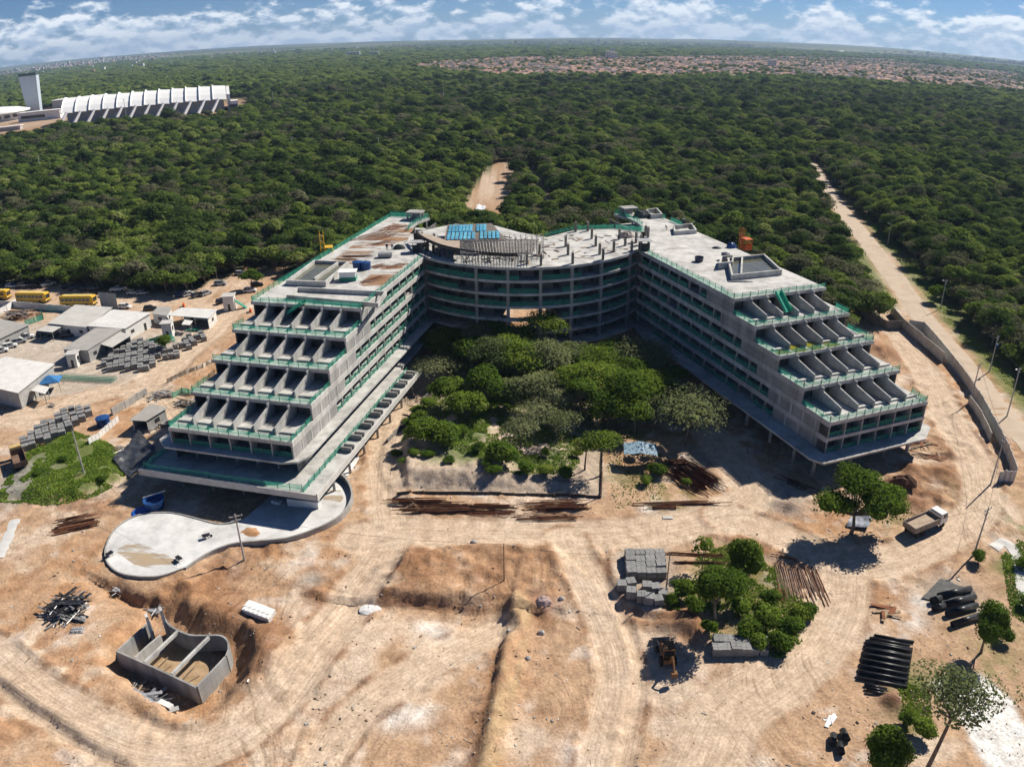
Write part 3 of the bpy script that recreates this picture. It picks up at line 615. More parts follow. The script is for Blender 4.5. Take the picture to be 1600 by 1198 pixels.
    # solid walls of the courtyard face near the terraces, with pale pilasters
    for j in range(6):
        f = vf(j + 1); Lw = {0: 15.0, 1: 17.0, 2: 13.5, 3: 11.5, 4: 11.5, 5: 9.5}[j]
        if side == 'L' and j == 0: f = 1.0; Lw = 5.0
        h = S_ - 0.62
        w_ = MB(); k = max(1, round(Lw / 3.4))
        w_.box(-0.14, 0.14, 0.05, Lw, 0, h)
        if j < 2 or side == 'L':
            for i in range(1, k): w_.box(-0.19, 0.19, Lw * i / k - 0.22, Lw * i / k + 0.22, 0, h, 1)
        x, y = X(0.16, f); o = link('facade_wall', w_.mesh('facade_wall', [CONW, CONC]), wg, (x, y, LV[j] + 0.002), rz)
        # gallery columns and railings further back
        cm = MB(); cm.box(-0.16, 0.16, -0.2, 0.2, 0, S_ - 0.62); cmm = cm.mesh('column', CONW)
        v = f + Lw + 2.7; last = f + Lw
        while v < 71:
            x, y = X(0.3, v); link('column', cmm, wg, (x, y, LV[j] + 0.002), rz)
            if (side, j) not in (('L', 0),) and random.random() < 0.93:
                rails(wg, X(0.12, last + 0.25), X(0.12, min(v, 69.5) - 0.25), LV[j], 4.0, 1.05)
            last = v; v += 4.3
        # the short curved return behind the block: columns
        for u, v in ((12.4, 92), (13.2, 99), (12.0, 105.5)):
            x, y = X(u + 0.4, v); link('column', cmm, wg, (x, y, LV[j] + 0.002), rz)
    # ground storey columns
    pc = MB(); pc.lathe([(0.0, 0), (0.34, 0), (0.34, Z0 - 0.3), (0.0, Z0 - 0.3)], n=10); pcm = pc.mesh('column', CONW, True)
    for u in ((-0.9 if side == 'R' else 0.6), 7.5, 15.5, wd - 1.5):
        for v in (1.0, 6.5, 13.5, 21.0, 29, 37, 45, 53, 61):
            x, y = X(u, v); link('column', pcm, wg, (x, y, -0.3), rz, None)
    # terrace and roof railings
    for j in range(2, 7):
        f = vf(j) + 0.22
        rails(wg, X(0.2, f) if sg > 0 else X(wd - 0.2, f), X(wd - 0.2, f) if sg > 0 else X(0.2, f), LV[j], 4.0, 1.0)
        if j < 6:
            rails(wg, X(0.2, vf(j) + 0.4), X(0.2, vf(j + 1) - 0.2), LV[j], 3.6, 1.0)
            rails(wg, X(wd - 0.2, vf(j) + 0.4), X(wd - 0.2, vf(j + 1) - 0.2), LV[j], 3.6, 1.0, 0.3)
    rails(wg, X(0.2, vf(6) + 0.4), X(0.2, 66), LV[6], 4.4, 1.1)
    if side == 'L': rails(wg, X(wd - 0.2, vf(6) + 0.4), X(wd - 0.2, VB - 1), LV[6], 4.4, 1.1)
    else:
        rails(wg, X(wd - 0.2, 97), X(wd - 0.2, 101), LV[6], 4.0, 1.2); rails(wg, X(wd - 0.2, 88), X(wd - 0.2, 94), LV[6], 4.0, 1.2)
    rails(wg, X(12.5, VB - 0.3), X(wd - (0.2 if side == 'L' else 8), VB - 0.3), LV[6], 4.0, 1.5)
    cp = [X(12.4, 91), X(13.5, 96), X(13.5, 101.5), X(12.0, 106.5)]
    for a, b in zip(cp[:-1], cp[1:]): rails(wg, a, b, LV[6], 4.0, 1.3)
    for j in range(2):
        if side == 'R' or j == 1: rails(wg, X(0.3, 0.3) if sg > 0 else X(wd, 0.3), X(wd, 0.3) if sg > 0 else X(0.3, 0.3), LV[j], 3.9, 0.95)
    return wg, X
WR, XR = wing('R'); WL, XL = wing('L')
# standing green water on one terrace, rust washed over the sunny roof
ALG = mat('algae_water', (0.20, 0.19, 0.015), (0.28, 0.26, 0.02), 0.15, 0.5, spec=.5)
for kx, v0, v1 in ((1, 16.4, 19.0), (2, 16.3, 19.4), (3, 16.4, 19.0), (0, 16.4, 17.6)):
    w_ = 23.0 / 6; mb = MB(); a, b = kx * w_ + .3, (kx + 1) * w_ - .3
    mb.prism([XR(a, v0 - (.6 if kx else 0)), XR(b, v0 - .5), XR(b - .1, v1), XR((a + b) / 2, v1 + .3), XR(a + .1, v1 - .2)], LV[3] + .004, LV[3] + .012); 
    mb.v = [(x, y, z + 3.0) for x, y, z in mb.v]
    link('puddle', mb.mesh('puddle', ALG), WR)
def stain_mat(name, col, amt=.85):
    m = bpy.data.materials.new(name); m.use_nodes = True; t = m.node_tree; b = t.nodes['Principled BSDF']; b.inputs['Base Color'].default_value = (*col, 1); b.inputs['Roughness'].default_value = .95
    g = t.nodes.new('ShaderNodeNewGeometry'); vm = t.nodes.new('ShaderNodeMapping'); vm.inputs['Rotation'].default_value = (0, 0, -.9); vm.inputs['Scale'].default_value = (.12, .75, 1); t.links.new(g.outputs['Position'], vm.inputs[0])
    z = t.nodes.new('ShaderNodeTexNoise'); z.inputs['Scale'].default_value = 1.0; z.inputs['Detail'].default_value = 7; t.links.new(vm.outputs[0], z.inputs['Vector']); r = t.nodes.new('ShaderNodeMapRange'); r.inputs[1].default_value = .46; r.inputs[2].default_value = .60; r.inputs[4].default_value = amt
    t.links.new(z.outputs['Fac'], r.inputs[0]); t.links.new(r.outputs[0], b.inputs['Alpha']); MATS[name] = m; return m
RS = stain_mat('rust_wash', (.34, .19, .10)); RS2 = stain_mat('pale_rust_wash', (.56, .42, .27), .55)
for pts in (((520,405),(560,375),(620,345),(652,352),(640,372),(600,385),(560,402)), ((560,440),(600,415),(640,405),(625,425),(592,450)), ((470,430),(520,400),(560,398),(560,408),(500,412))):
    mb = MB(); mb.prism([(v.x, v.y) for v in [P(*q, LV[6]) for q in pts]], LV[6] + .004, LV[6] + .008); link('rust_stain', mb.mesh('rust_stain', RS), WL)
# podium of the sunny wing: wide lower terrace with parapet beam, planters and a long green railing
mb = MB(); sgx = -1
A = WINGS['L']['A']; rzL = WINGS['L']['rz']
mb.box(1.6, 6.0, -5.0, 44.0, LV[0] - 0.6, LV[0] - 0.02); 
pod = link('podium_terrace', mb.mesh('podium_terrace', CONC), BLD, (A[0], A[1], 0), rzL)
mb = MB(); mb.box(-27.05, 6.2, -5.3, -5.0, LV[0] - 0.75, LV[0] + 0.32); mb.box(6.0, 6.3, -5.3, 45.0, LV[0] - 0.75, LV[0] + 0.32); mb.box(-27.3, -27.0, -5.3, 25, LV[0] - 0.75, LV[0] + 0.32)
link('parapet', mb.mesh('parapet', mat('pale_render', (0.47, 0.46, 0.43), (0.60, 0.59, 0.56), 0.9, 0.5)), pod, (A[0], A[1], 0), rzL)
pm = MB(); pm.box(-1.0, 1.0, -0.14, 0.14, 0, 0.9); pm.box(-1.0, 1.0, 1.1, 1.38, 0, 0.9); pm.box(-1.0, -0.8, 0.14, 1.1, 0, 0.9); plm = pm.mesh('planter_wall', CONW)
for v in (9, 13.5, 18, 22.5, 27, 31.5, 36, 40.5): x, y = XL(-4.9, v); link('planter_wall', plm, pod, (x, y, LV[0]), rzL)
rails(pod, XL(-3.6, -4.6), XL(-3.6, 43), LV[0], 4.0, 1.1)
rails(pod, XL(26.6, -4.4), XL(-3.2, -4.4), LV[0], 4.0, 1.1)
rails(pod, XL(26.7, 20), XL(26.7, -4.0), LV[0], 4.0, 1.1)
pc = MB(); pc.lathe([(0.0, 0), (0.24, 0), (0.24, Z0 - 0.4), (0.0, Z0 - 0.4)], n=10); pcm = pc.mesh('column', CONW, True)
for v in (3, 9.5, 16, 22.5, 29, 35.5, 42): x, y = XL(-4.9, v); link('column', pcm, pod, (x, y, -0.2))
for u in (4.0, 10.0, 16, 22): x, y = XL(u, -1.0); link('column', pcm, pod, (x, y, -0.2))

# the curved block
CC = Vector((3.04, 194.9)); CR = 31.66
def arc_ang(p): return math.atan2(p[1] - CC.y, p[0] - CC.x)
aL, aR = arc_ang((-19.6, 173.2)), arc_ang((30.2, 178.8))
if aL > 0: aL -= 2 * math.pi
def AP(t, r=CR): a = aL + (aR - aL) * t; return (CC.x + r * math.cos(a), CC.y + r * math.sin(a))
BACK = [(35, 195.5), (27, 199.5), (17, 198.3), (9, 190.5), (2, 196), (-4, 203.5), (-15, 206), (-23, 199)]
mb = MB(); NA = 30
arc = [AP(i / NA) for i in range(NA + 1)]
for i in range(7):
    if i == 0: poly = [AP(k / NA, CR + 1.5) for k in range(NA + 1)] + [AP(1 - k / 10, CR - 11) for k in range(11)]
    elif i in (2, 1):      # the hall behind the middle bays rises through these floors
        for t0, t1, dp in ((0, .34, 11), (.34, .58, 1.1), (.58, 1, 11)):
            mb.prism([AP(t0 + (t1 - t0) * k / 10) for k in range(11)] + [AP(t1 - (t1 - t0) * k / 6, CR - dp) for k in range(7)], LV[i] - 0.58, LV[i])
        continue
    else: poly = arc + BACK
    mb.prism(poly, LV[i] - 0.58 if i else LV[0] - 0.4, LV[i])
for j in range(6):   # rough walls and door openings inside
    for k in range(12):
        if j in (0, 1, 2) and k in (4, 5, 6): continue
        t0 = (k + 0.06) / 12; t1 = (k + (0.7 if (k + j) % 3 else 0.94)) / 12
        pts = [AP(t0, CR - 3.0), AP(t1, CR - 3.0), AP(t1, CR - 3.2), AP(t0, CR - 3.2)]
        mb.prism(pts, LV[j] + 0.001, LV[j + 1] - 0.74, 1)
blk = link('curved_block', mb.mesh('curved_block', [CONC, DARK]), BLD); blk['label'] = 'curved central block with bare columns on its top deck'
mbw = MB(); pts = [AP(k / 20, CR - 10) for k in range(21)]
for j in range(6):
    for k in range(20):
        if j in (0, 1, 2) and 6 <= k <= 11: continue
        a, b = pts[k], pts[k + 1]; d = Vector((b[0] - a[0], b[1] - a[1])); L = d.length
        mbw.boxc(((a[0] + b[0]) / 2, (a[1] + b[1]) / 2, (LV[j] + LV[j + 1] - 0.75) / 2), (L * 0.98, 0.2, LV[j + 1] - LV[j] - 0.76), math.atan2(d.y, d.x))
for t_ in (0.0, 1.0):
    a, b = AP(t_, CR - 10), AP(t_, CR + 1.0)
    d = Vector((b[0] - a[0], b[1] - a[1])); mbw.boxc(((a[0] + b[0]) / 2, (a[1] + b[1]) / 2, (LV[0] + LV[6] - .8) / 2), (d.length, 0.25, LV[6] - LV[0] - .8), math.atan2(d.y, d.x))
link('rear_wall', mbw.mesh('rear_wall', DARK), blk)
cw = MB(); cw.box(-0.33, 0.33, -0.3, 0.3, 0, S_ - 0.57); cwm = cw.mesh('column', CONW)
tall = MB(); tall.lathe([(0.0, 0), (0.55, 0), (0.55, Z0 - 0.38), (0.0, Z0 - 0.38)], n=12); tallm = tall.mesh('column', CONW, True)
for x in (746, 796, 847, 896, 942, 986):
    # where the facade meets this line of sight, half way up
    best = min((abs((lambda q: (q[0] / q[1]))((AP(i / 400)[0], AP(i / 400)[1])) - P(x, 460).x / P(x, 460).y), i) for i in range(401))[1] / 400
    q = AP(best, CR - 0.36); a = aL + (aR - aL) * best + math.pi / 2
    for j in range(6): link('column', cwm, blk, (q[0], q[1], LV[j] + 0.002), a)
    q = AP(best, CR - 0.6); link('column', tallm, blk, (q[0], q[1], -0.2))
for j in range(1, 6):
    for k in range(12):
        if j == 2 and 3 <= k <= 6: continue
        if j < 2: continue
        rails(blk, AP((k + 0.02) / 12, CR - 0.25), AP((k + 0.98) / 12, CR - 0.25), LV[j], 4.3, 1.15, 0.04)
rails(blk, (8.5, 190.9), (16.8, 198.2), LV[6], 4, 1.1); rails(blk, (17.2, 198.2), (27, 199.3), LV[6], 3.4, 1.3); rails(blk, (27.4, 199.2), (34.5, 195.6), LV[6], 4, 1.3)
# column stubs on the deck
st = MB(); st.box(-0.24, 0.24, -0.38, 0.38, 0, 2.55)
for i in range(4): st.tube((-0.15 + 0.3 * (i % 2), -0.25 + 0.5 * (i // 2), 2.4), (-0.15 + 0.3 * (i % 2), -0.25 + 0.5 * (i // 2), 3.1), 0.025, n=4, m=1)
stm = st.mesh('column_stub', [mat('fresh_column', (0.17, 0.15, 0.13), (0.27, 0.25, 0.22), 0.9, 1.0, stretch=(1, 1, .4)), RUST])
for x, y in ((897.5,413.5),(848,415.5),(846,399),(945,408),(890.5,399.5),(940,399.5),(887,386.5),(928,375),(934,386.5),(962,396),(980,386.5),(990,396),(971,376),(1005,386),(997,382),(1012,371.5),(922,363),(1016,374),(903,363.5),(826,413)):
    p = P(x, y, LV[6]); link('column_stub', stm, blk, (p.x, p.y, LV[6]), 0.1 + random.uniform(-.05, .05))
# formwork of the next floor over one half of the deck: curved edge board, blue panels, steel props
L7 = 25.3
frm = MB()
fa = [(v.x, v.y) for v in spline([P(*q, L7) for q in ((654,358),(660,366),(670,372),(685,379),(700,384),(722,389),(745,393),(768,395.5),(790,397),(812,398))], 3)]
for a, b in zip(fa[:-1], fa[1:]):
    d = Vector((b[0] - a[0], b[1] - a[1])); frm.boxc(((a[0] + b[0]) / 2, (a[1] + b[1]) / 2, L7 - 0.1), (d.length * 1.02, 0.14, 0.8), math.atan2(d.y, d.x), 0)
DBOARD = mat('dark_shutter_board', (0.028, 0.027, 0.027), (0.075, 0.068, 0.062), 0.7, 1.5)
for i in range(0, len(fa), 2):
    if i < 14: frm.boxc((fa[i][0], fa[i][1] + .3, (LV[6] + L7) / 2 - .3), (1.6, .1, L7 - LV[6] - .6), .5 + i * .1)
fw = link('edge_formwork', frm.mesh('edge_formwork', DBOARD), blk)
ply = MB(); ply.prism([(v.x, v.y) for v in [P(*q, L7) for q in ((657,360),(672,371),(700,382.5),(728,388),(726,374),(700,372),(678,364))]], L7 - .35, L7 - .2)
link('formwork_deck', ply.mesh('formwork_deck', mat('formwork_ply', (0.33, 0.25, 0.19), (0.46, 0.38, 0.31), 0.9, 0.8, c3=(0.36, 0.33, 0.30))), fw)
BP = mat('blue_formwork_panel', (0.055, 0.24, 0.42), (0.14, 0.42, 0.50), 0.4, 0.7, rnd=0.22, contrast=1.3)
bpm = MB(); bpm.box(-0.62, 0.62, -1.3, 1.3, 0, 0.12); bpm = bpm.mesh('blue_panel', BP)
c0, c1, c2, c3 = P(706, 350, L7), P(770, 349, L7), P(790, 372, L7), P(700, 373, L7)
bk = MB(); bk.prism([(v.x, v.y) for v in (P(703,348,L7), P(772,347,L7), P(794,372,L7), P(760,378,L7), P(697,374,L7))], L7 - .5, L7 - .22); link('panel_bed', bk.mesh('panel_bed', mat('dark_timber_bed', (.10, .085, .07), (.20, .175, .15), .9, 1.0)), fw)
for i in range(13):
    for j in range(2):
        s, t_ = (i + 0.5) / 13, (j + 0.5) / 2
        if i == 7: continue
        if i > 10 and j == 0: continue
        p = (c0 * (1 - s) + c1 * s) * (1 - t_) + (c3 * (1 - s) + c2 * s) * t_
        ln = ((c3 - c0) / 2).length / 2.6 * 0.95; sx = ((c1 - c0) / 13).length / 1.24 * 0.9
        o = link('blue_panel', bpm, fw, (p.x, p.y, L7 - 0.1 + random.uniform(-.03, .03)), 0.02, (sx, ln, 1))
prm = MB(); prm.tube((0, 0, 0), (0, 0, 2.7), 0.07, n=5); prm.box(-0.15, 0.15, -0.15, 0.15, 2.7, 2.76); prm = prm.mesh('steel_prop', mat('galvanised_prop', (0.26, 0.25, 0.24), (0.42, 0.41, 0.39), 0.6, 2.0))
kk = 0
for i in range(16):
    for j in range(7):
        px = 724 + i * 8.4 + (j % 2) * 2; py = 384 + j * 4.3 - abs(i - 8) * 0.1
        p = P(px, py, LV[6])
        if math.hypot(p.x - CC.x, p.y - CC.y) > CR - 0.7 and p.y < CC.y: continue
        link('steel_prop', prm, fw, (p.x, p.y, LV[6]))
bmj = MB()
for i in range(11):
    p, q = P(722, 374 + i * 2.0, L7 - 0.1), P(846 - i * 1.2, 375 + i * 2.2, L7 - 0.1); bmj.tube(p, q, 0.13, n=4)
for i in range(26):
    p, q = P(724 + i * 4.8, 377, L7 + .02), P(728 + i * 4.6, 395, L7 + .02)
    if math.hypot(q.x - CC.x, q.y - CC.y) < CR: bmj.tube(p, q, 0.10, n=4)
link('timber_joists', bmj.mesh('timber_joists', mat('grey_timber', (0.30, 0.27, 0.24), (0.46, 0.43, 0.39), 0.9, 2)), fw)
# formwork stair tower at the joint of the sunny wing and dark walkway brackets
mb = MB()
for i in range(7): mb.tube(P(640 + i * 6, 372 + (i % 3) * 4, LV[6]), P(640 + i * 6, 372 + (i % 3) * 4, LV[6] + 2.2), 0.05, n=4)
for i in range(5): mb.tube(P(638 + i * 5, 380 - i * 4, LV[6] + 1.2), P(672 - i * 2, 384 - i * 3, LV[6] + 1.2), 0.05, n=4)
link('scaffold', mb.mesh('scaffold', STEEL), fw)
ALUR = mat('grey_sheet', (.30, .30, .30), (.42, .42, .42), .6, 1)
for q_, par, rz_ in ((XL(15.2, 104.6), WL, WINGS['L']['rz']), (XR(15.2, 104.6), WR, WINGS['R']['rz'])):
    mb = MB(); mb.box(-2.2, 2.2, -1.8, 1.8, 1.9, 2.3)
    for a in (-1.8, 1.8):
        for b in (-1.4, 1.4): mb.box(a - .2, a + .2, b - .2, b + .2, 0, 1.9)
    mb.box(-1.5, 1.5, 1.2, 1.3, 0, 1.9); link('stair_canopy', mb.mesh('stair_canopy', CONW), par, (q_[0], q_[1], LV[6] + .003), rz_)
for sx, sy in ((655, 392), (1010, 395)):
    p = P(sx, sy, LV[6]); mb = MB()
    for a, b in ((0, 0), (2.2, 0), (2.2, 2.0), (0, 2.0)): mb.tube((a, b, 0), (a, b, 2.4), 0.06, n=4)
    mb.box(-0.5, 2.8, -0.4, 2.4, 2.4, 2.5, 1); mb.box(0, 2.2, -0.02, 0.02, 0, 1.9, 2); mb.box(-0.02, 0.02, 0, 2, 0, 1.9, 2); mb.box(2.18, 2.22, 0, 2, 0, 1.9, 2)
    o = link('stair_enclosure', mb.mesh('stair_enclosure', [STEEL, ALUR, mat('dark_netting', (0.02, 0.03, 0.03), (0.04, 0.06, 0.055), 0.9, 1)]), WL if sx < 800 else WR, (p.x - 1, p.y - 0.5, LV[6] + 0.003), 0.1)

# loose boards, tools and cables on the deck and the walkway
rnd = random.Random(8); mb = MB()
for i in range(150):
    px_, py_ = (rnd.uniform(660, 850), rnd.uniform(366, 412)) if i < 105 else (rnd.uniform(850, 1000), rnd.uniform(368, 408))
    p = P(px_, py_, LV[6])
    if math.hypot(p.x - CC.x, p.y - CC.y) > CR - 1.2 and p.y < CC.y: continue
    mb.boxc((p.x, p.y, LV[6] + rnd.uniform(.05, .5 if i < 105 else .1)), (rnd.uniform(.4, 2.8), rnd.uniform(.1, .5), rnd.uniform(.05, .2)), rnd.uniform(0, 3.1), rnd.randrange(3))
o = link('loose_boards', mb.mesh('loose_boards', [DBOARD, WOOD, mat('grey_timber', (.3, .27, .24))]), blk); o['kind'] = 'stuff'
# ------------------------------------------------------------------ vegetation
def leaf_mat(name, ramp, trans=0.33, noise_sc=0.012):
    m = bpy.data.materials.new(name); m.use_nodes = True; t = m.node_tree; t.nodes.clear(); n = t.nodes.new; k = t.links.new
    o = n('ShaderNodeOutputMaterial'); d = n('ShaderNodeBsdfDiffuse'); tr = n('ShaderNodeBsdfTranslucent'); a = n('ShaderNodeMixShader'); a.inputs[0].default_value = trans
    at = n('ShaderNodeAttribute'); at.attribute_name = 'tint'; oi = n('ShaderNodeObjectInfo')
    g = n('ShaderNodeTexNoise'); g.inputs['Scale'].default_value = noise_sc; g.inputs['Detail'].default_value = 2; k(oi.outputs['Location'], g.inputs['Vector'])
    def mt(op, x, y):
        z = n('ShaderNodeMath'); z.operation = op
        for i, v in enumerate((x, y)):
            if isinstance(v, (int, float)): z.inputs[i].default_value = v
            else: k(v, z.inputs[i])
        return z.outputs[0]
    f = mt('ADD', mt('MULTIPLY', oi.outputs['Random'], 0.48), mt('MULTIPLY', at.outputs['Fac'], 0.46)); f = mt('ADD', f, mt('MULTIPLY', mt('SUBTRACT', g.outputs['Fac'], 0.5), 0.9))
    rp = n('ShaderNodeValToRGB'); k(f, rp.inputs[0]); e = rp.color_ramp.elements
    while len(e) < len(ramp): e.new(0.5)
    for i, (p, c) in enumerate(ramp): e[i].position = p; e[i].color = (*c, 1)
    k(rp.outputs[0], d.inputs[0]); k(rp.outputs[0], tr.inputs[0]); k(d.outputs[0], a.inputs[1]); k(tr.outputs[0], a.inputs[2]); k(a.outputs[0], o.inputs[0])
    return m
LEAF = leaf_mat('forest_leaves', [(0.0, (0.064, 0.103, 0.029)), (0.22, (0.102, 0.158, 0.036)), (0.45, (0.151, 0.220, 0.044)), (0.65, (0.232, 0.293, 0.060)), (0.80, (0.254, 0.285, 0.105)), (0.92, (0.317, 0.328, 0.145)), (1.0, (0.415, 0.416, 0.084))])
LEAFD = leaf_mat('garden_leaves', [(0.0, (0.047, 0.085, 0.018)), (0.35, (0.089, 0.152, 0.024)), (0.7, (0.162, 0.233, 0.035)), (1.0, (0.300, 0.315, 0.061))])
LEAFO = leaf_mat('olive_leaves', [(0.0, (0.089, 0.116, 0.043)), (0.4, (0.145, 0.179, 0.070)), (0.75, (0.222, 0.242, 0.116)), (1.0, (0.310, 0.320, 0.165))])
LEAFG = leaf_mat('grass_blades', [(0.0, (0.098, 0.165, 0.029)), (0.45, (0.184, 0.290, 0.043)), (0.8, (0.290, 0.388, 0.068)), (1.0, (0.465, 0.465, 0.155))], 0.3)
BARK = mat('bark', (0.10, 0.08, 0.06), (0.22, 0.19, 0.155), 0.95, 2.0)
_ico = None
def ico_pts():
    global _ico
    if _ico is None:
        bm = bmesh.new(); bmesh.ops.create_icosphere(bm, subdivisions=2, radius=1.0)
        bm.verts.ensure_lookup_table(); _ico = (np.array([v.co[:] for v in bm.verts]), [[v.index for v in f.verts] for f in bm.faces]); bm.free()
    return _ico
def leaves(rng, lumps, n, size, up=0.5, gap=0.0):
    """many small leaf sprays spread through the outer volume of the lumps: quads and a tint for each"""
    vol = np.array([l[3] * l[4] + l[4] * l[5] for l in lumps]); pick = rng.choice(len(lumps), n, p=vol / vol.sum())
    L = np.array(lumps)[pick]
    d = rng.normal(size=(n, 3)); d[:, 2] = np.where(d[:, 2] < -0.35, -d[:, 2], d[:, 2]); d /= np.linalg.norm(d, axis=1)[:, None]
    rr = (0.58 + 0.56 * rng.random(n)**0.8)[:, None]
    c = L[:, :3] + d * L[:, 3:6] * rr
    nr = d + rng.normal(size=(n, 3)) * 0.55; nr[:, 2] += up; nr /= np.linalg.norm(nr, axis=1)[:, None]
    t = np.cross(nr, rng.normal(size=(n, 3))); t /= np.linalg.norm(t, axis=1)[:, None]; b = np.cross(nr, t)
    s = (size * (0.55 + 0.9 * rng.random(n)))[:, None]; a = (0.45 + 0.4 * rng.random(n))[:, None]
    V = np.stack([c + t * s - nr * s * 0.15, c + b * s * a + nr * s * 0.12, c - t * s - nr * s * 0.15, c - b * s * a + nr * s * 0.12], 1)
    lt = rng.random(len(lumps)); tint = np.clip(0.45 * lt[pick] + 0.62 * rng.random(n)**1.3, 0, 1)
    return V, tint
def quads_mesh(name, V, tint, mt, extra=None):
    """V: (n,4,3) quads; extra: list of (verts, faces, tint) solids"""
    v = V.reshape(-1, 3); nq = len(V); lt = np.full(nq, 4, np.int32); idx = np.arange(nq * 4, dtype=np.int32); tv = np.repeat(tint, 4)
    if extra:
        for ev, ef, et in extra:
            o = len(v); v = np.concatenate([v, ev]); idx = np.concatenate([idx, np.array(ef, np.int32).ravel() + o]); lt = np.concatenate([lt, np.full(len(ef), len(ef[0]), np.int32)]); tv = np.concatenate([tv, np.full(len(ev), et)])
    me = bpy.data.meshes.new(name); me.vertices.add(len(v)); me.vertices.foreach_set('co', v.astype(np.float32).ravel())
    me.loops.add(len(idx)); me.loops.foreach_set('vertex_index', idx); me.polygons.add(len(lt))
    me.polygons.foreach_set('loop_start', np.concatenate([[0], np.cumsum(lt)[:-1]]).astype(np.int32)); me.update(calc_edges=True)
    a = me.attributes.new('tint', 'FLOAT', 'POINT'); a.data.foreach_set('value', tv.astype(np.float32)); me.materials.append(mt); return me
def lump_core(rng, lumps, f=0.72):  # solid darker lumps added inside a crown to stop light passing through
    P0, F0 = ico_pts(); r = []
    for l in lumps:
        v = P0 * (f * (1 + 0.22 * (rng.random((len(P0), 1)) - 0.5))) * np.array(l[3:6]) + np.array(l[:3]); r.append((v, F0, float(rng.random() * 0.5)))
    return r
def tree_meshes(seed, h, wdt, n, leaf, lm, nl=7, core=0.72, flat=0.62, trunk_r=0.16, low=0.35, up=0.5, spread=1.0, tb=None, lobes=None):
    rng = np.random.default_rng(seed); lumps = []; R = wdt / 2
    if lobes:
        for (cx_, cy_, cz_, r_) in lobes:
            for i in range(6):
                a = 2.4 * i + rng.random(); rr = r_ * .6 * math.sqrt((i + .2) / 6); s = r_ * (.42 + .2 * rng.random()); lumps.append((cx_ + rr * math.cos(a), cy_ + rr * math.sin(a), cz_ + r_ * .5 * (.5 - (rr / r_)**2) + .3 * rng.normal(), s, s, s * flat))
        nl = 0
    top = h; bot = h * low
    for i in range(nl):
        a = 2.4 * i + rng.random(); rr = R * 0.62 * math.sqrt((i + 0.3) / nl) * spread
        s = R * (0.40 + 0.28 * rng.random()) * (1.0 if nl > 4 else 1.35)
        z = bot + (top - bot) * (0.35 + 0.42 * (1 - (rr / R)**2) + 0.18 * (rng.random() - 0.5))
        lumps.append((rr * math.cos(a), rr * math.sin(a), z, s, s * (0.85 + 0.3 * rng.random()), s * flat))
    V, t = leaves(rng, lumps, n, leaf, up)
    cr = quads_mesh('crown', V, t, lm, lump_core(rng, lumps, core) if core else None)
    mb = MB(); rnd = random.Random(seed); b0 = Vector((0, 0, -0.3)); fork = Vector((rnd.uniform(-.3, .3), rnd.uniform(-.3, .3), h * (low + 0.06)))
    mid = (b0 + fork) / 2 + Vector((rnd.uniform(-.25, .25), rnd.uniform(-.25, .25), 0))
    mb.tube(b0, mid, trunk_r * 1.25, trunk_r, 7); mb.tube(mid, fork, trunk_r, trunk_r * 0.75, 7)
    for l in lumps:
        e = Vector(l[:3]); m_ = fork.lerp(e, 0.55) + Vector((rnd.uniform(-.3, .3), rnd.uniform(-.3, .3), -0.1 * h * 0.3))
        mb.tube(fork, m_, trunk_r * 0.6, trunk_r * 0.38, 5); mb.tube(m_, e, trunk_r * 0.38, trunk_r * 0.12, 4)
        if not core:
            for _ in range(5):
                q = e + Vector((rnd.uniform(-1, 1) * l[3], rnd.uniform(-1, 1) * l[4], rnd.uniform(-.2, 1) * l[5])) * 0.85; mb.tube(m_.lerp(e, rnd.random()), q, trunk_r * 0.16, 0.015, 3)
    return cr, mb.mesh('trunk', tb or BARK)
def joined(name, parts):
    bm = bmesh.new(); mats = []
    mes = []
    for p in parts:
        for m in p.materials:
            if m not in mats: mats.append(m)
    # join through arrays, keeping the tint
    vs = []; idx = []; lt = []; tv = []; mi = []
    o = 0
    for p in parts:
        nv = len(p.vertices); a = np.empty(nv * 3, np.float32); p.vertices.foreach_get('co', a); vs.append(a.reshape(-1, 3))
        l = np.empty(len(p.loops), np.int32); p.loops.foreach_get('vertex_index', l); idx.append(l + o)
        t_ = np.empty(len(p.polygons), np.int32); p.polygons.foreach_get('loop_total', t_); lt.append(t_)
        mi.append(np.full(len(p.polygons), mats.index(p.materials[0]), np.int32))
        if 'tint' in p.attributes: x = np.empty(nv, np.float32); p.attributes['tint'].data.foreach_get('value', x); tv.append(x)
        else: tv.append(np.zeros(nv, np.float32))
        o += nv
    bm.free(); v = np.concatenate(vs); idx = np.concatenate(idx); lt = np.concatenate(lt)
    me = bpy.data.meshes.new(name); me.vertices.add(len(v)); me.vertices.foreach_set('co', v.ravel()); me.loops.add(len(idx)); me.loops.foreach_set('vertex_index', idx)
    me.polygons.add(len(lt)); me.polygons.foreach_set('loop_start', np.concatenate([[0], np.cumsum(lt)[:-1]]).astype(np.int32)); me.update(calc_edges=True)
    me.polygons.foreach_set('material_index', np.concatenate(mi)); a = me.attributes.new('tint', 'FLOAT', 'POINT'); a.data.foreach_set('value', np.concatenate(tv))
    for m in mats: me.materials.append(m)
    return me
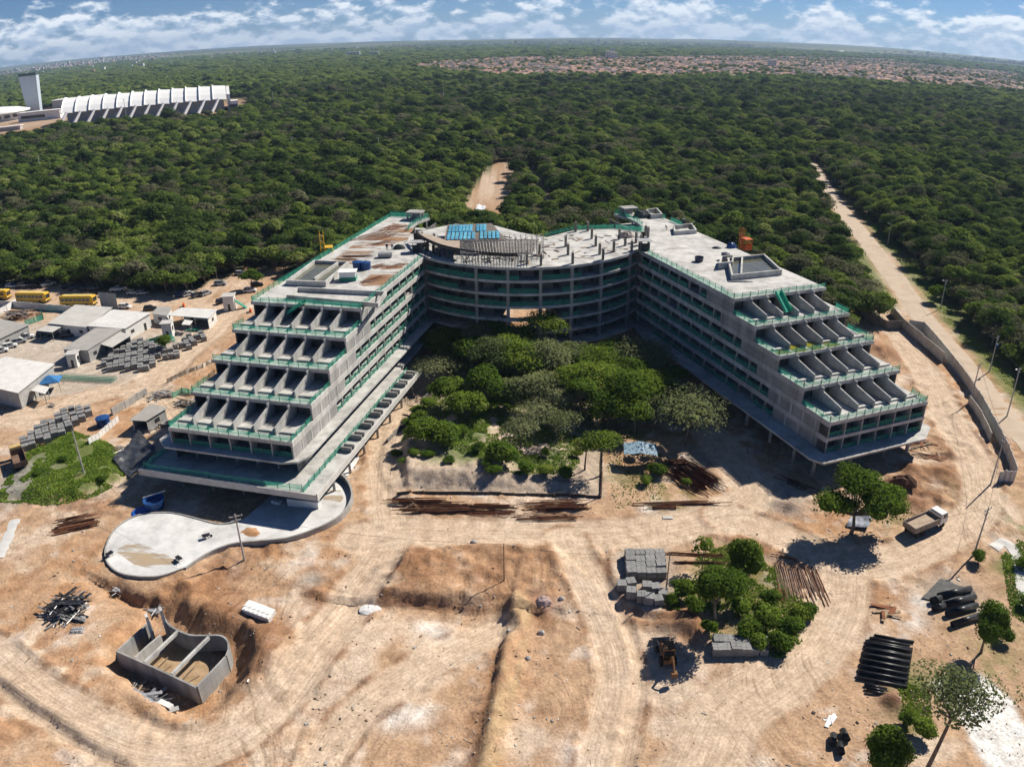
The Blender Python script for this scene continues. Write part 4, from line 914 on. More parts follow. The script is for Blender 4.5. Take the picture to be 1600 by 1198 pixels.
# kinds of forest tree
KINDS = []
LEAF2 = leaf_mat('deep_green_leaves', [(0.0, (0.036, 0.064, 0.019)), (0.4, (0.060, 0.101, 0.027)), (0.75, (0.102, 0.149, 0.038)), (1.0, (0.168, 0.207, 0.053))])
LEAF3 = leaf_mat('dusty_leaves', [(0.0, (0.090, 0.101, 0.050)), (0.4, (0.138, 0.147, 0.074)), (0.75, (0.198, 0.198, 0.110)), (1.0, (0.252, 0.236, 0.147))])
GREYB = mat('grey_bark', (.24, .22, .20), (.38, .36, .33), .95, 2.0)
for s in range(13):
    rs = random.Random(100 + s); lm = LEAF if s < 6 else (LEAF2 if s < 9 else LEAF3); h_ = rs.uniform(5.2, 7.6) * (1.25 if 6 <= s < 9 else 1.0)
    if s < 11: KINDS.append(tree_meshes(200 + s, h_, rs.uniform(5.0, 7.6), 1250, rs.uniform(.24, .34), lm, nl=rs.choice([6, 8, 10, 13]), core=0.58, flat=rs.uniform(0.45, 0.85), low=rs.uniform(.02, .3), up=.7, spread=rs.uniform(1.0, 1.45)))
    else: KINDS.append(tree_meshes(200 + s, h_, 6.5, 520, 0.26, lm, nl=9, core=0, flat=0.6, low=.25, up=.6, spread=1.3, tb=GREYB, trunk_r=.14))
FARK = [tree_meshes(300 + s, 7.0, 8.0, 240, 0.5, LEAF, nl=6, core=0.82, flat=0.6, low=0.1, up=1.1)[0] for s in range(5)]
def project(x, y, z):
    Z = z - HC; cp, sp = math.cos(PITCH), math.sin(PITCH)
    dz = y * cp - Z * sp; v = -(y * sp + Z * cp) / dz; u = x / dz
    c, s_ = math.cos(-ROLL), math.sin(-ROLL); u, v = u * c - v * s_, u * s_ + v * c
    s = 1 - KD * (u * u + v * v); return 800 + F_ * u * s, 599 + F_ * v * s
def scatter(spacing, r0, r1, rng, jit=0.42):
    n_ = int(r1 * 1.0 / spacing); xs = np.arange(-n_, n_ + 1) * spacing; ys = np.arange(0, int(r1 / spacing) + 1) * spacing
    X, Y = np.meshgrid(xs, ys); X = X + (np.arange(len(ys)) % 2)[:, None] * spacing * 0.5
    X = (X + rng.uniform(-jit, jit, X.shape) * spacing).ravel(); Y = (Y + rng.uniform(-jit, jit, Y.shape) * spacing).ravel()
    r = np.hypot(X, Y); k = (r >= r0) & (r < r1) & (np.abs(X) < Y * 0.86 + 60) & (Y > 90)
    X, Y = X[k], Y[k]; k = forest_mask(X, Y) > 0.5
    return X[k], Y[k]
near_x, near_y = scatter(3.7, 100, 620, RNG); mid_x, mid_y = scatter(5.4, 620, 1300, RNG); far_x, far_y = scatter(9.0, 1300, 2600, RNG); vf_x, vf_y = scatter(28.0, 2600, 6500, RNG)
# the 300 that show largest become single trees
px, py = project(near_x, near_y, np.full(len(near_x), 4.0)); rr = np.hypot(near_x, near_y)
hid = inside(px, py, [(395, 470), (615, 330), (700, 330), (840, 372), (950, 333), (1035, 333), (1305, 462), (1300, 640), (400, 640)])
vis = (px > 0) & (px < 1600) & (py > 0) & (py < 1190) & ~hid
order = np.argsort(np.where(vis, rr, 1e9)); single = order[:300]; smask = np.zeros(len(near_x), bool); smask[single] = True
for n_i, i in enumerate(single):
    cm, tm = KINDS[int(RNG.integers(len(KINDS)))]; x, y = float(near_x[i]), float(near_y[i]); s = float(RNG.uniform(0.72, 1.15))
    if px[i] > 1400: kind = 'broadleaf tree in the dense wood across the sandy road', 'trees across the sandy road'
    elif px[i] > 900: kind = 'broadleaf tree in the wood between the building and the sandy road', 'trees between building and sandy road'
    else: kind = 'broadleaf tree at the wood edge behind the parked cars', 'trees behind the parked cars'
    e = empty('broadleaf_tree', (x, y, gz(x, y)), float(RNG.uniform(0, 6.28)), kind[0], 'tree', kind[1], (s, s, s * float(RNG.uniform(0.85, 1.15))))
    link('crown', cm, e, local=True); link('trunk', tm, e, local=True)
# the rest of the wood reads as one mass
def instancer(name, pts_list, meshes, label):
    kc = bpy.data.collections.new(name + '_kinds')
    for i, me in enumerate(meshes):
        o = bpy.data.objects.new('%s_kind' % name, me); kc.objects.link(o)
    co = np.concatenate([p[0] for p in pts_list]); rot = np.concatenate([p[1] for p in pts_list]); sc = np.concatenate([p[2] for p in pts_list]); ki = np.concatenate([p[3] for p in pts_list])
    me = bpy.data.meshes.new(name); me.vertices.add(len(co)); me.vertices.foreach_set('co', co.astype(np.float32).ravel())
    a = me.attributes.new('rot', 'FLOAT_VECTOR', 'POINT'); a.data.foreach_set('vector', rot.astype(np.float32).ravel())
    a = me.attributes.new('siz', 'FLOAT_VECTOR', 'POINT'); a.data.foreach_set('vector', sc.astype(np.float32).ravel())
    a = me.attributes.new('knd', 'INT', 'POINT'); a.data.foreach_set('value', ki.astype(np.int32)); me.update()
    ng = bpy.data.node_groups.new(name, 'GeometryNodeTree'); ng.interface.new_socket('Geometry', in_out='INPUT', socket_type='NodeSocketGeometry'); ng.interface.new_socket('Geometry', in_out='OUTPUT', socket_type='NodeSocketGeometry')
    gi = ng.nodes.new('NodeGroupInput'); go = ng.nodes.new('NodeGroupOutput'); ip = ng.nodes.new('GeometryNodeInstanceOnPoints'); ci = ng.nodes.new('GeometryNodeCollectionInfo')
    ci.inputs[0].default_value = kc; ci.inputs['Separate Children'].default_value = True; ci.inputs['Reset Children'].default_value = True; ip.inputs['Pick Instance'].default_value = True
    def na(nm, ty): z = ng.nodes.new('GeometryNodeInputNamedAttribute'); z.data_type = ty; z.inputs[0].default_value = nm; return z.outputs[0]
    ng.links.new(gi.outputs[0], ip.inputs['Points']); ng.links.new(ci.outputs[0], ip.inputs['Instance']); ng.links.new(na('knd', 'INT'), ip.inputs['Instance Index'])
    er = ng.nodes.new('FunctionNodeEulerToRotation'); ng.links.new(na('rot', 'FLOAT_VECTOR'), er.inputs[0]); ng.links.new(er.outputs[0], ip.inputs['Rotation'])
    ng.links.new(na('siz', 'FLOAT_VECTOR'), ip.inputs['Scale']); ng.links.new(ip.outputs[0], go.inputs[0])
    o = link(name, me); md = o.modifiers.new('scatter', 'NODES'); md.node_group = ng
    return tag(o, label, kind='stuff')
def block(x, y, kinds, base, s0, s1, zs=1.0):
    n_ = len(x); z = gzv(x, y); s = RNG.uniform(s0, s1, n_) * (0.62 + 0.75 * fbm(x / 45.0, y / 45.0, 3, 63)) * np.where(RNG.random(n_) < .10, 1.35, 1.0)
    return (np.stack([x, y, z], -1), np.stack([np.zeros(n_), np.zeros(n_), RNG.uniform(0, 6.28, n_)], -1), np.stack([s, s, s * RNG.uniform(0.8, 1.2, n_) * zs], -1), base + (RNG.integers(0, kinds, n_) if kinds < 9 else np.clip(((fbm(x / 28.0, y / 28.0, 3, 101) - .25) * 1.7 * kinds + RNG.normal(0, 2.6, n_)).astype(int), 0, kinds - 1)))
nk = len(KINDS); kinds_all = [joined('forest_kind', [c_, t_]) for c_, t_ in KINDS] + FARK
rest = ~smask
instancer('forest', [block(near_x[rest], near_y[rest], nk, 0, 0.6, 1.15), block(mid_x, mid_y, nk, 0, 0.85, 1.4), block(far_x, far_y, 5, nk, 1.1, 1.8, 0.8), block(vf_x, vf_y, 5, nk, 2.8, 4.5, 0.42)], kinds_all, 'dense green forest stretching from the site to the town')

# trees of the courtyard and of the open ground, each placed where it stands
def plant(name, label, px_, py_, h, wdt, n, leaf, lm, seed, group=None, rz=0.0, **kw):
    cr, tr = tree_meshes(seed, h, wdt, n, leaf, lm, **kw); p = GP(px_, py_)
    e = empty(name, p, rz, label, 'tree' if 'tree' in name else 'bush', group); link('crown', cr, e, local=True); link('trunk', tr, e, local=True); return e
D, O_ = LEAFD, LEAFO
GARDEN = [  # base pixel, height, width, leaf colour, airiness, label
 (690,558,7.5,8.0,D,0,'dense green courtyard tree beside the sunny wing'), (718,556,8,7,D,0,'courtyard tree close to the curved facade, second from the sunny wing'),
 (686,598,6.0,10.5,O_,1,'flat-topped olive courtyard tree beside the sunny podium'), (738,590,8.5,6.0,D,0,'slim courtyard tree with a bare pale trunk'),
 (775,560,8.5,7.5,D,0,'courtyard tree under the lit opening of the curved facade'), (806,575,9,8,D,0,'broad courtyard tree in front of the central columns'),
 (850,572,10.5,9.5,D,0,'tallest rounded courtyard tree, at the middle of the curved facade'), (768,608,7.5,7.5,O_,0,'olive-tinted courtyard tree left of the tall middle one'),
 (812,612,8,8,D,0,'courtyard tree with bright crown below the tallest one'), (852,612,8,8,O_,0,'greyish courtyard tree directly below the tallest one'),
 (893,600,9,8.0,O_,1,'grey-green courtyard tree beside a dark gap'), (928,608,8.5,8.5,D,0,'yellow-green rounded courtyard tree at the shaded gallery'),
 (962,592,8.5,8,D,0,'courtyard tree touching the shaded corner'), (1000,606,9,10,O_,0,'wide pale olive courtyard tree along the shaded wing'),
 (1045,628,6.5,7,D,0,'last dark courtyard tree along the shaded wing'), (925,650,8.5,8.5,D,0,'dark full courtyard tree in the thick group'),
 (968,660,9,9,D,0,'large glossy courtyard tree in the thick group'), (1010,650,8,8,D,0,'courtyard tree in the thick group nearest the shaded wing'),
 (885,648,7.5,7,D,0,'small round courtyard tree in the middle of the grove'), (758,648,6.5,6,D,0,'bright young courtyard tree over the grass'),
 (800,650,6.5,6.5,O_,0,'low olive courtyard tree above the grass'), (836,684,6.5,9.5,O_,2,'sparse grey courtyard tree with spreading bare branches'),
 (868,700,6.0,8.0,O_,2,'thin half-bare courtyard tree behind the rebar stacks'), (812,706,5.5,7,O_,2,'straggly grey tree at the edge of the bank'),
 (936,745,8.5,6.5,D,2,'slender dark tree at the corner of the bank'), (911,742,6.0,4.5,D,2,'thin sapling beside the slender dark tree'),
 (1070,700,9.0,14.5,O_,1,'wide airy olive tree beside the blue tarpaulin'), (700,648,5,5,D,0,'low courtyard tree over the drive'), (728,668,4.5,5.5,D,0,'short leafy tree on the sunny bank'),
 (660,700,3.2,5.5,D,0,'bright low bushy tree at the drive corner'), (690,706,3.5,6,D,0,'rounded bushy tree on top of the bank'), (780,735,3.5,5,D,0,'bushy little tree over the silt fence')]
for k_, (a, b_, ty, lab) in enumerate(((705,578,0,'leafy courtyard tree behind the flat-topped olive one'),(748,572,1,'grey-green courtyard tree beside the slim pale trunk'),(792,592,0,'courtyard tree between the broad one and the low olive one'),(832,600,0,'crowded courtyard tree under the tallest crown'),(876,592,1,'dusty grey courtyard tree right of the tallest crown'),(906,632,0,'deep green courtyard tree at the middle of the grove'),
   (946,634,0,'yellowish courtyard tree between the two large groups'),(986,628,0,'courtyard tree behind the large glossy one'),(1030,652,0,'courtyard tree in the shade of the wing'),(842,652,1,'olive courtyard tree above the sparse grey one'),(872,668,1,'thin olive courtyard tree above the half-bare one'),(1046,664,0,'dark courtyard tree next to the airy olive one'),(948,672,0,'courtyard tree at the near edge of the thick group'),(990,682,0,'low courtyard tree above the blue tarpaulin'),(905,668,0,'courtyard tree beside the sandy gap'))):
    GARDEN.append((a, b_, 6.5 + (k_ * 37 % 20) / 10, 5.5 + (k_ * 53 % 20) / 10, O_ if ty else D, 1 if k_ % 3 == 1 else 0, lab))
for i, (a, b_, h, wd, lm, airy, lab) in enumerate(GARDEN):
    if airy == 0 and i % 4 == 2 and b_ < 690: airy = 1; h *= 1.15
    h *= 1.0 + .22 * (((i * 41) % 10) / 10 - .4)
    if airy == 0: h *= (.92 if b_ < 600 else 1.1) if b_ < 690 else .95; wd *= 1.22 if b_ < 690 else 1.0
    plant('courtyard_tree', lab, a, b_, h, wd, (3400, 2300, 1300)[airy], (0.23, 0.20, 0.17)[airy], lm, 500 + i, 'trees of the courtyard garden', nl=(11, 11, 9)[airy], up=.9, spread=1.15, core=(0.5, 0.25, 0)[airy], flat=(0.8, 0.42, 0.35)[airy], low=(0.15, 0.45, 0.5)[airy], trunk_r=0.15)
plant('spreading_tree', 'large three-lobed tree shading the dirt beside the tipper lorry', 1326, 842, 9.5, 11.5, 9000, 0.19, D, 601, core=0.62, flat=0.72, low=0.30, trunk_r=0.28, lobes=[(0, 2.0, 7.8, 4.0), (-4.0, -.5, 5.4, 3.7), (3.0, -.8, 5.6, 4.4), (5.2, 1.5, 5.4, 3.2)])
plant('round_tree', 'dense egg-shaped bright green tree behind the block pallets', 1150, 935, 8.0, 5.6, 5600, 0.155, D, 602, nl=5, core=0.85, flat=1.15, low=0.18, trunk_r=0.18)
plant('young_tree', 'thin young tree beside the dirt road', 1093, 893, 5.0, 3.6, 380, 0.22, D, 603, nl=5, core=0, flat=0.7, low=0.4, trunk_r=0.07)
plant('shade_tree', 'dark tree with a forked pale trunk above the excavator', 1108, 992, 8.5, 6.6, 5200, 0.17, D, 604, nl=7, core=0.7, flat=0.75, low=0.42, trunk_r=0.2)
plant('dense_tree', 'dense dark tree leaning over the wide black pipes', 1527, 1030, 7.0, 5.0, 5200, 0.14, D, 605, nl=5, core=0.8, flat=1.05, low=0.15, trunk_r=0.18)
plant('tall_tree', 'tall open-crowned tree with a bare dark trunk beside the pipe stack', 1437, 1215, 13.5, 9.0, 3200, 0.17, O_, 606, nl=10, core=0, flat=0.5, low=0.58, trunk_r=0.22)
plant('full_tree', 'full dark green tree at the lower edge of the picture', 1352, 1232, 7.5, 5.6, 5600, 0.145, D, 607, nl=6, core=0.8, flat=0.9, low=0.2, trunk_r=0.2)
plant('leaning_tree', 'bare-limbed tree over the white slurry', 1594, 1222, 12.0, 8.0, 900, 0.25, O_, 608, nl=8, core=0, flat=0.5, low=0.45, trunk_r=0.26)
plant('small_tree', 'little dark tree beside the guard booth and block pallets', 260, 542, 4.2, 3.8, 700, 0.25, D, 609, nl=4, core=0.7, flat=0.8, low=0.15, trunk_r=0.1)
plant('roadside_tree', 'lone dark tree where the parked cars end', 396, 446, 6.0, 6.5, 1300, 0.3, D, 610, nl=6, core=0.75, flat=0.7, low=0.15)
plant('verge_tree', 'bushy tree standing alone on the verge of the sandy road', 1463, 482, 5.0, 5.5, 1200, 0.3, D, 611, nl=5, core=0.75, flat=0.7, low=0.12)
plant('wall_tree', 'rounded tree overhanging the concrete wall junction', 1372, 508, 7.5, 8.5, 1900, 0.3, D, 612, nl=8, core=0.75, flat=0.75, low=0.15)
BUSH = [(1062,938,2.6,3.8),(1045,950,1.5,2.0),(1078,968,2.0,3.0),(1158,1000,2.4,3.4),(1190,985,2.6,4.0),(1222,1000,2.6,3.8),(1240,978,2.2,3.0),(1212,1022,2.4,3.4),(1252,972,2.0,2.8),(1150,962,1.8,3.0),(1195,950,2.0,3.0),(1178,1018,1.8,2.6),(1100,1000,1.6,2.2),
        (1520,890,1.8,2.4),(1432,1160,2.0,3.0),(1405,1140,1.6,2.2),(1562,1012,1.8,2.6),(1025,745,2.0,3.6),(1005,760,1.4,2.2),(1070,762,1.2,1.8),(1590,900,1.4,2.6),(1595,960,1.5,2.5),(160,745,.7,2.0),(60,735,.7,2.2),(100,715,.7,2.0),
        (745,720,1.6,2.8),(820,745,1.8,3.2),(850,748,1.6,3.0),(880,752,1.6,3.2),(760,745,1.2,2.0),(655,668,1.6,3.6),(675,680,1.8,4.0),(640,690,1.2,2.6),(720,690,1.4,2.8),(900,720,1.2,2.0),(850,720,1.2,2.0),(618,712,.9,2.4),(628,728,.8,2.0),(645,722,1.0,2.4),(668,725,1.0,2.6),(700,735,1.0,2.4),(640,668,1.3,3.4),(652,650,1.3,3.2),(668,640,1.3,3.4),(770,752,1.4,2.8)]
BK = [tree_meshes(700 + s, 2.0, 3.0, 1500, 0.12, D, nl=7, core=0.78, flat=0.75, low=0.0, trunk_r=0.05) for s in range(5)]
for i, (a, b_, h, wd) in enumerate(BUSH):
    cm, tm = BK[i % 5]; p = GP(a, b_)
    grp = ('low leafy bush in the thicket around the forked tree', 'bushes of the tree island') if 1040 <= a <= 1260 and b_ > 930 else (('leafy bush on the courtyard bank', 'bushes on the courtyard bank') if 630 <= a <= 1075 else (('small bush on the grassy bank', 'bushes on the grassy bank') if a < 200 else ('bush among the pipes and slurry by the drain', 'bushes near the drain')))
    e = empty('bush', p, i * 1.3, grp[0], 'bush', grp[1], (wd / 3, wd / 3, h / 2)); link('crown', cm, e, local=True); link('trunk', tm, e, local=True)
# grass and weeds
def grass(name, polys, n, size, label, seed, holes=0.42, lm=LEAFG):
    rng = np.random.default_rng(seed); Vs = []; Ts = []
    for poly, cnt in polys:
        pa = np.array([(p[0], p[1]) for p in poly]); lo, hi = pa.min(0), pa.max(0)
        x = rng.uniform(lo[0], hi[0], cnt * 5); y = rng.uniform(lo[1], hi[1], cnt * 5)
        k = inside(x, y, poly) & (fbm(x / 3.2, y / 3.2, 3, seed) > holes); x, y = x[k][:cnt], y[k][:cnt]; z = gzv(x, y)
        c = np.stack([x, y, z], -1); m_ = len(x)
        a = rng.uniform(0, 6.28, m_); t_ = np.stack([np.cos(a), np.sin(a), np.zeros(m_)], -1); s = (size * rng.uniform(0.5, 1.5, m_))[:, None]
        up_ = np.stack([rng.normal(0, .5, m_), rng.normal(0, .5, m_), np.ones(m_)], -1)
        Vs.append(np.stack([c - t_ * s * .6, c + t_ * s * .6, c + t_ * s * .45 + up_ * s, c - t_ * s * .45 + up_ * s], 1)); Ts.append(np.clip(fbm(x / 4, y / 4, 2, seed + 1) + rng.normal(0, .18, m_), 0, 1))
    return tag(link(name, quads_mesh(name, np.concatenate(Vs), np.concatenate(Ts), lm)), label, kind='stuff')
verge = [G2(*q) for q in [(1318,312),(1372,372),(1440,462),(1500,540),(1600,640),(1600,625),(1520,535),(1430,420),(1350,330)]]
verge2 = [G2(*q) for q in [(1560,880),(1600,840),(1612,980),(1585,1010),(1570,950)]]
grass('grass', [(POLYS['grassbank'], 26000), (POLYS['patch'], 12000), (verge, 26000), (verge2, 4000), ([G2(*q) for q in [(625,690),(650,650),(700,600),(760,590),(820,660),(900,690),(905,745),(800,750),(700,712)]], 26000),
                ([G2(*q) for q in [(940,690),(1000,680),(1040,720),(1040,800),(960,800)]], 900), ([G2(*q) for q in [(1395,1070),(1445,1090),(1450,1180),(1410,1198)]], 1500), ([G2(*q) for q in [(700,560),(1000,560),(1090,640),(1000,690),(720,690)]], 14000)], 0, 0.15, 'short green grass and weeds on the banks and verges', 5)
# ------------------------------------------------------------------ things on the roofs
Z6 = LV[6] + 0.003
def basin(name, label, pts, z, h, th=0.3, water=None, divider=None, mt=CONC):
    q = [Vector((p.x, p.y)) for p in (P(a, b, z) for a, b in pts)]; c = sum(q, Vector((0, 0))) / len(q)
    e = empty(name, (c.x, c.y, z), 0, label, 'basin')
    n_ = len(q)
    for i in range(n_):
        a, b = q[i] - c, q[(i + 1) % n_] - c; d = b - a; mb = MB(); L = d.length
        mb.boxc(((a.x + b.x) / 2, (a.y + b.y) / 2, h / 2), (L + (th if i % 2 else -th - 0.01), th, h), math.atan2(d.y, d.x)); link('basin_wall', mb.mesh('basin_wall', mt), e, local=True)
    if divider:
        a, b = [Vector((P(*d_, z).x, P(*d_, z).y)) - c for d_ in divider]; d = b - a; mb = MB(); mb.boxc(((a.x + b.x) / 2, (a.y + b.y) / 2, h * .47), (d.length, th, h * .93), math.atan2(d.y, d.x)); link('divider', mb.mesh('divider', mt), e, local=True)
    if water:
        mb = MB(); mb.prism([(v.x * 0.97, v.y * 0.97) for v in [a - c for a in q]], 0.01, h * 0.35); link('water', mb.mesh('water', water), e, local=True)
    return e
POND = mat('stagnant_water', (0.10, 0.10, 0.075), (0.15, 0.15, 0.10), 0.12, 0.4, spec=0.5)
basin('roof_basin', 'water-filled concrete basin with a divider on the sunny wing roof', [(452,440),(511,443),(547,412),(495,409)], Z6, 1.1, 0.45, POND, [(494,437),(531,412)])
basin('roof_basin', 'concrete basin of two chambers on the shaded wing roof', [(1146,443),(1222,436),(1196,411),(1140,416)], Z6, 1.2, 0.4, POND, [(1160,440),(1162,414)])
basin('shaft_kerb', 'low square concrete shaft kerb near the edge of the shaded wing roof', [(1058,371),(1091,369),(1084,359),(1056,362)], Z6, 1.0, 0.4)
basin('shaft_kerb', 'concrete shaft kerb beside the dark tarpaulin heap on the shaded wing roof', [(1022,345),(1038,344),(1030,335),(1014,337)], Z6, 1.2, 0.4)
basin('stair_head', 'small concrete cell beside the two-chamber basin', [(1126,426),(1146,424),(1148,414),(1130,415)], Z6, 1.5, 0.3)
basin('roof_upstand', 'long narrow planter upstand across the sunny wing roof', [(452,462),(592,477),(605,459),(468,450)], Z6, 0.9, 0.35)
def lidded_tank(name, label, loc, r, h, mt, lid=True):
    e = empty(name, loc, 0, label, 'tank'); mb = MB(); mb.lathe([(0, 0), (r * .86, 0), (r * .93, h * .4), (r, h * .95), (r * 1.04, h * .95), (r * 1.04, h), (r * .98, h), (r * .8, h * .62), (0, h * .6)] if not lid else [(0, 0), (r * .9, 0), (r, h), (0, h)], n=20)
    link('shell', mb.mesh('shell', mt, False), e, local=True)
    mb = MB()
    if lid: mb.lathe([(r * 1.05, h), (r * 1.05, h + .1), (r * .5, h + .3), (r * .2, h + .34), (0, h + .34)], n=20)
    else: mb.lathe([(r * .97, h * .55), (0, h * .56)], n=20)
    link('lid' if lid else 'water', mb.mesh('lid', mt if lid else POND), e, local=True); return e
for x, y, r, lab in ((562,416,1.15,'blue water tank on the sunny wing roof, nearer the basin'), (575,417,1.1,'dark blue water tank on the sunny wing roof, nearer the rebar'),):
    lidded_tank('water_tank', lab, P(x, y, Z6), r, 1.5, BLUE)
NAVY = mat('navy_plastic', (0.03, 0.035, 0.075), (0.06, 0.065, 0.11), 0.5, 2)
lidded_tank('open_tank', 'open dark navy tub in the middle of the shaded wing roof', P(1095, 413, Z6), 1.0, 1.1, NAVY, False)
lidded_tank('water_tank', 'dark tank against the two-chamber basin', P(1136, 411, Z6), 1.0, 1.4, NAVY)
mb = MB(); mb.box(-1.7, 1.7, -1.2, 1.2, 0, 1.9); e = empty('roof_booth', P(547, 433, Z6), 0.05, 'small white block hut with a green lower half on the roof', 'hut'); link('wall', mb.mesh('wall', WHITE), e, local=True)
mb = MB(); mb.box(-1.72, 1.72, -1.24, -1.2, 0, 0.85); mb.box(1.7, 1.74, -1.2, 1.2, 0, 0.85); link('panel', mb.mesh('panel', GSTEEL), e, local=True)
mb = MB(); mb.box(-1.9, 1.9, -1.4, 1.4, 1.9, 2.02); link('roof', mb.mesh('roof', WHITE), e, local=True); mb = MB(); mb.box(1.705, 1.745, -0.3, 0.5, 1.0, 1.6); link('window', mb.mesh('window', GLASS), e, local=True)
RUSTL = mat('light_rust', (.24, .105, .052), (.40, .20, .11), .9, 1.4); RUSTD = mat('dark_rust', (.055, .025, .016), (.12, .052, .03), .9, 1.4)
def bars(name, label, p, rz, L, W_, n_, r=0.03, layers=1, mt=RUST, jag=0.35, group=None, cat='rebar'):
    mb = MB(); rnd = random.Random(int(p.x * 31 + p.y * 7 + L * 3))
    for l in range(layers):
        for i in range(n_):
            if layers > 1 and l and rnd.random() < .22 * l: continue
            y = -W_ / 2 + W_ * (i + .5) / n_ + rnd.uniform(-.08, .08); a = rnd.uniform(-jag, jag) * L * 0.25; k = rnd.uniform(-.025, .025) * L; z = r + l * r * 2.4 + rnd.uniform(0, .05); f = rnd.uniform(.6, 1.0)
            mb.tube((-L / 2 * f + a, y, z), (L / 2 * f + a * .6, y + k, z + rnd.uniform(0, .06)), r * rnd.uniform(.7, 1.3), r, 4, rnd.choice((0, 0, 1, 2)))
    o = link(name, mb.mesh(name, [mt, RUSTL, RUSTD]), None, (p.x, p.y, p.z), rz); return tag(o, label, cat, group)
for x, y, rz, L, W_, n_, lab in ((618,353,0.9,9,4.5,16,'dark rust rebar bundle near the far end of the sunny wing roof'),(590,366,0.95,12,7,22,'wide spread of orange rebar on the sunny wing roof'),(563,397,0.05,7.5,2.2,16,'flat brown rebar heap between basin and stair'),
        (595,413,0.75,4.2,2.6,18,'tight block of dark brown rebar beside the blue tanks'),(585,434,0.85,7,2.5,10,'thin orange bars lying near the courtyard edge'),(625,412,0.8,6,2.5,10,'orange bars beside the stair enclosure'),(530,405,0.02,6,1.2,8,'long bars strewn behind the roof basin'),(602,376,0.8,7,2.4,9,'pale orange bars behind the worker')):
    bars('rebar_bundle', lab, P(x, y, Z6), rz, L, W_, n_, 0.035, 1, jag=.8)
def heap(name, label, p, dims, mt, cat, seed=1):
    mb = MB(); rnd = random.Random(seed); rings = []
    for k_, (f, z) in enumerate(((1, 0), (0.86, .45), (0.55, .85), (0.12, 1.0))):
        rings.append([(dims[0] / 2 * f * math.cos(a) * rnd.uniform(.8, 1.15), dims[1] / 2 * f * math.sin(a) * rnd.uniform(.8, 1.15), dims[2] * z * rnd.uniform(.85, 1.1)) for a in [2 * math.pi * i / 14 for i in range(14)]])
    mb.loft(rings); return tag(link(name, mb.mesh(name, mt, False), None, p), label, cat)
TARPD = mat('dark_tarpaulin', (0.035, 0.045, 0.045), (0.07, 0.085, 0.08), 0.6, 1.2)
heap('tarpaulin_heap', 'dark tarpaulin thrown over material on the shaded wing roof', P(1009, 342, Z6), (6, 4, 2.0), TARPD, 'tarpaulin', 3)
heap('material_heap', 'pale heap of sacks on the deck among the column stubs', P(982, 373, Z6), (4.5, 2.4, 1.5), mat('cement_sack', (0.34, 0.27, 0.24), (0.46, 0.40, 0.36), .9, 1.5), 'sacks', 4)
heap('blue_sheet', 'crumpled blue sheeting at the edge of the shaded wing roof', P(1146, 392, Z6), (2.6, 2.0, 1.3), BLUE, 'sheet', 5)
heap('blue_sheet', 'small violet-blue sheeting on the shaded wing roof', P(1123, 393, Z6), (2.4, 1.2, 0.5), NAVY, 'sheet', 6)
heap('green_bundle', 'dark green netting bundle beside the workers on the roof', P(627, 386, Z6), (3.2, 1.6, 1.1), TARPD, 'netting', 7)
heap('rubble_heap', 'grey rubble strewn along the front of the shaded wing roof', P(1158, 446, Z6), (6, 0.8, 0.35), CONW, 'rubble', 8)
mb = MB(); mb.box(-1.6, 1.6, -.8, .8, 0.3, 1.0); mb.box(-1.5, -1.3, -.7, .7, 0, .3); mb.box(1.3, 1.5, -.7, .7, 0, .3); tag(link('tool_chest', mb.mesh('tool_chest', STEEL), None, P(605, 399, Z6), .05), 'grey steel chest on skids among the rebar bundles', 'chest')
PLNK = MB(); PLNK.box(-2.2, 2.2, -.13, .13, 0, .06); PLNK = PLNK.mesh('plank', WOOD)
for i, (x, y, rz, z, lab) in enumerate(((1060,392,.05,Z6,'long pale plank lying across the shaded wing roof'),(862,388,0,Z6,'plank stack piece on the deck near the props'),(868,392,.03,Z6,'lower plank on the deck near the props'),(916,405,.02,Z6,'single board near the curved edge of the deck'),(857,384,.02,Z6,'upper plank on the deck near the props'))):
    tag(link('plank', PLNK, None, P(x, y, z), rz), lab, 'plank')
# construction hoists outside both wings
def hoist(label, px_, py_, zc, mt, top):
    p = P(px_, py_, zc); e = empty('construction_hoist', (p.x, p.y, 0), 0.2, label, 'hoist'); mb = MB()
    for a in (-.45, .45):
        for b in (-.45, .45): mb.tube((a, b, 0), (a, b, top), .06, n=4)
    z = 0.5
    while z < top - .6:
        for (a, b), (c, d) in (((-.45, -.45), (.45, -.45)), ((.45, -.45), (.45, .45)), ((.45, .45), (-.45, .45)), ((-.45, .45), (-.45, -.45))): mb.tube((a, b, z), (c, d, z + .75), .03, n=3); mb.tube((a, b, z), (c, d, z), .03, n=3)
        z += 1.5
    link('mast', mb.mesh('mast', mt), e, local=True)
    mb = MB(); mb.box(.6, 2.4, -1.3, 1.3, zc - 1.0, zc - .85)
    for a in (.65, 2.35):
        for b in (-1.25, -.4, .4, 1.25): mb.tube((a, b, zc - .9), (a, b, zc + 1.6), .07, n=4)
    mb.box(.55, 2.45, -1.35, 1.35, zc + 1.6, zc + 1.72); mb.box(.58, .62, -1.3, 1.3, zc - .85, zc + .4); mb.box(2.38, 2.42, -1.3, 1.3, zc - .85, zc + .4); mb.box(.6, 2.4, -1.32, -1.28, zc - .85, zc + .2)
    link('cage', mb.mesh('cage', mt), e, local=True)
hoist('yellow construction hoist rising beside the sunny wing', 508, 392, 22.0, YELLOW, 27.5); hoist('orange construction hoist rising beside the shaded wing', 1161, 389, 22.0, ORANGE, 26.5)
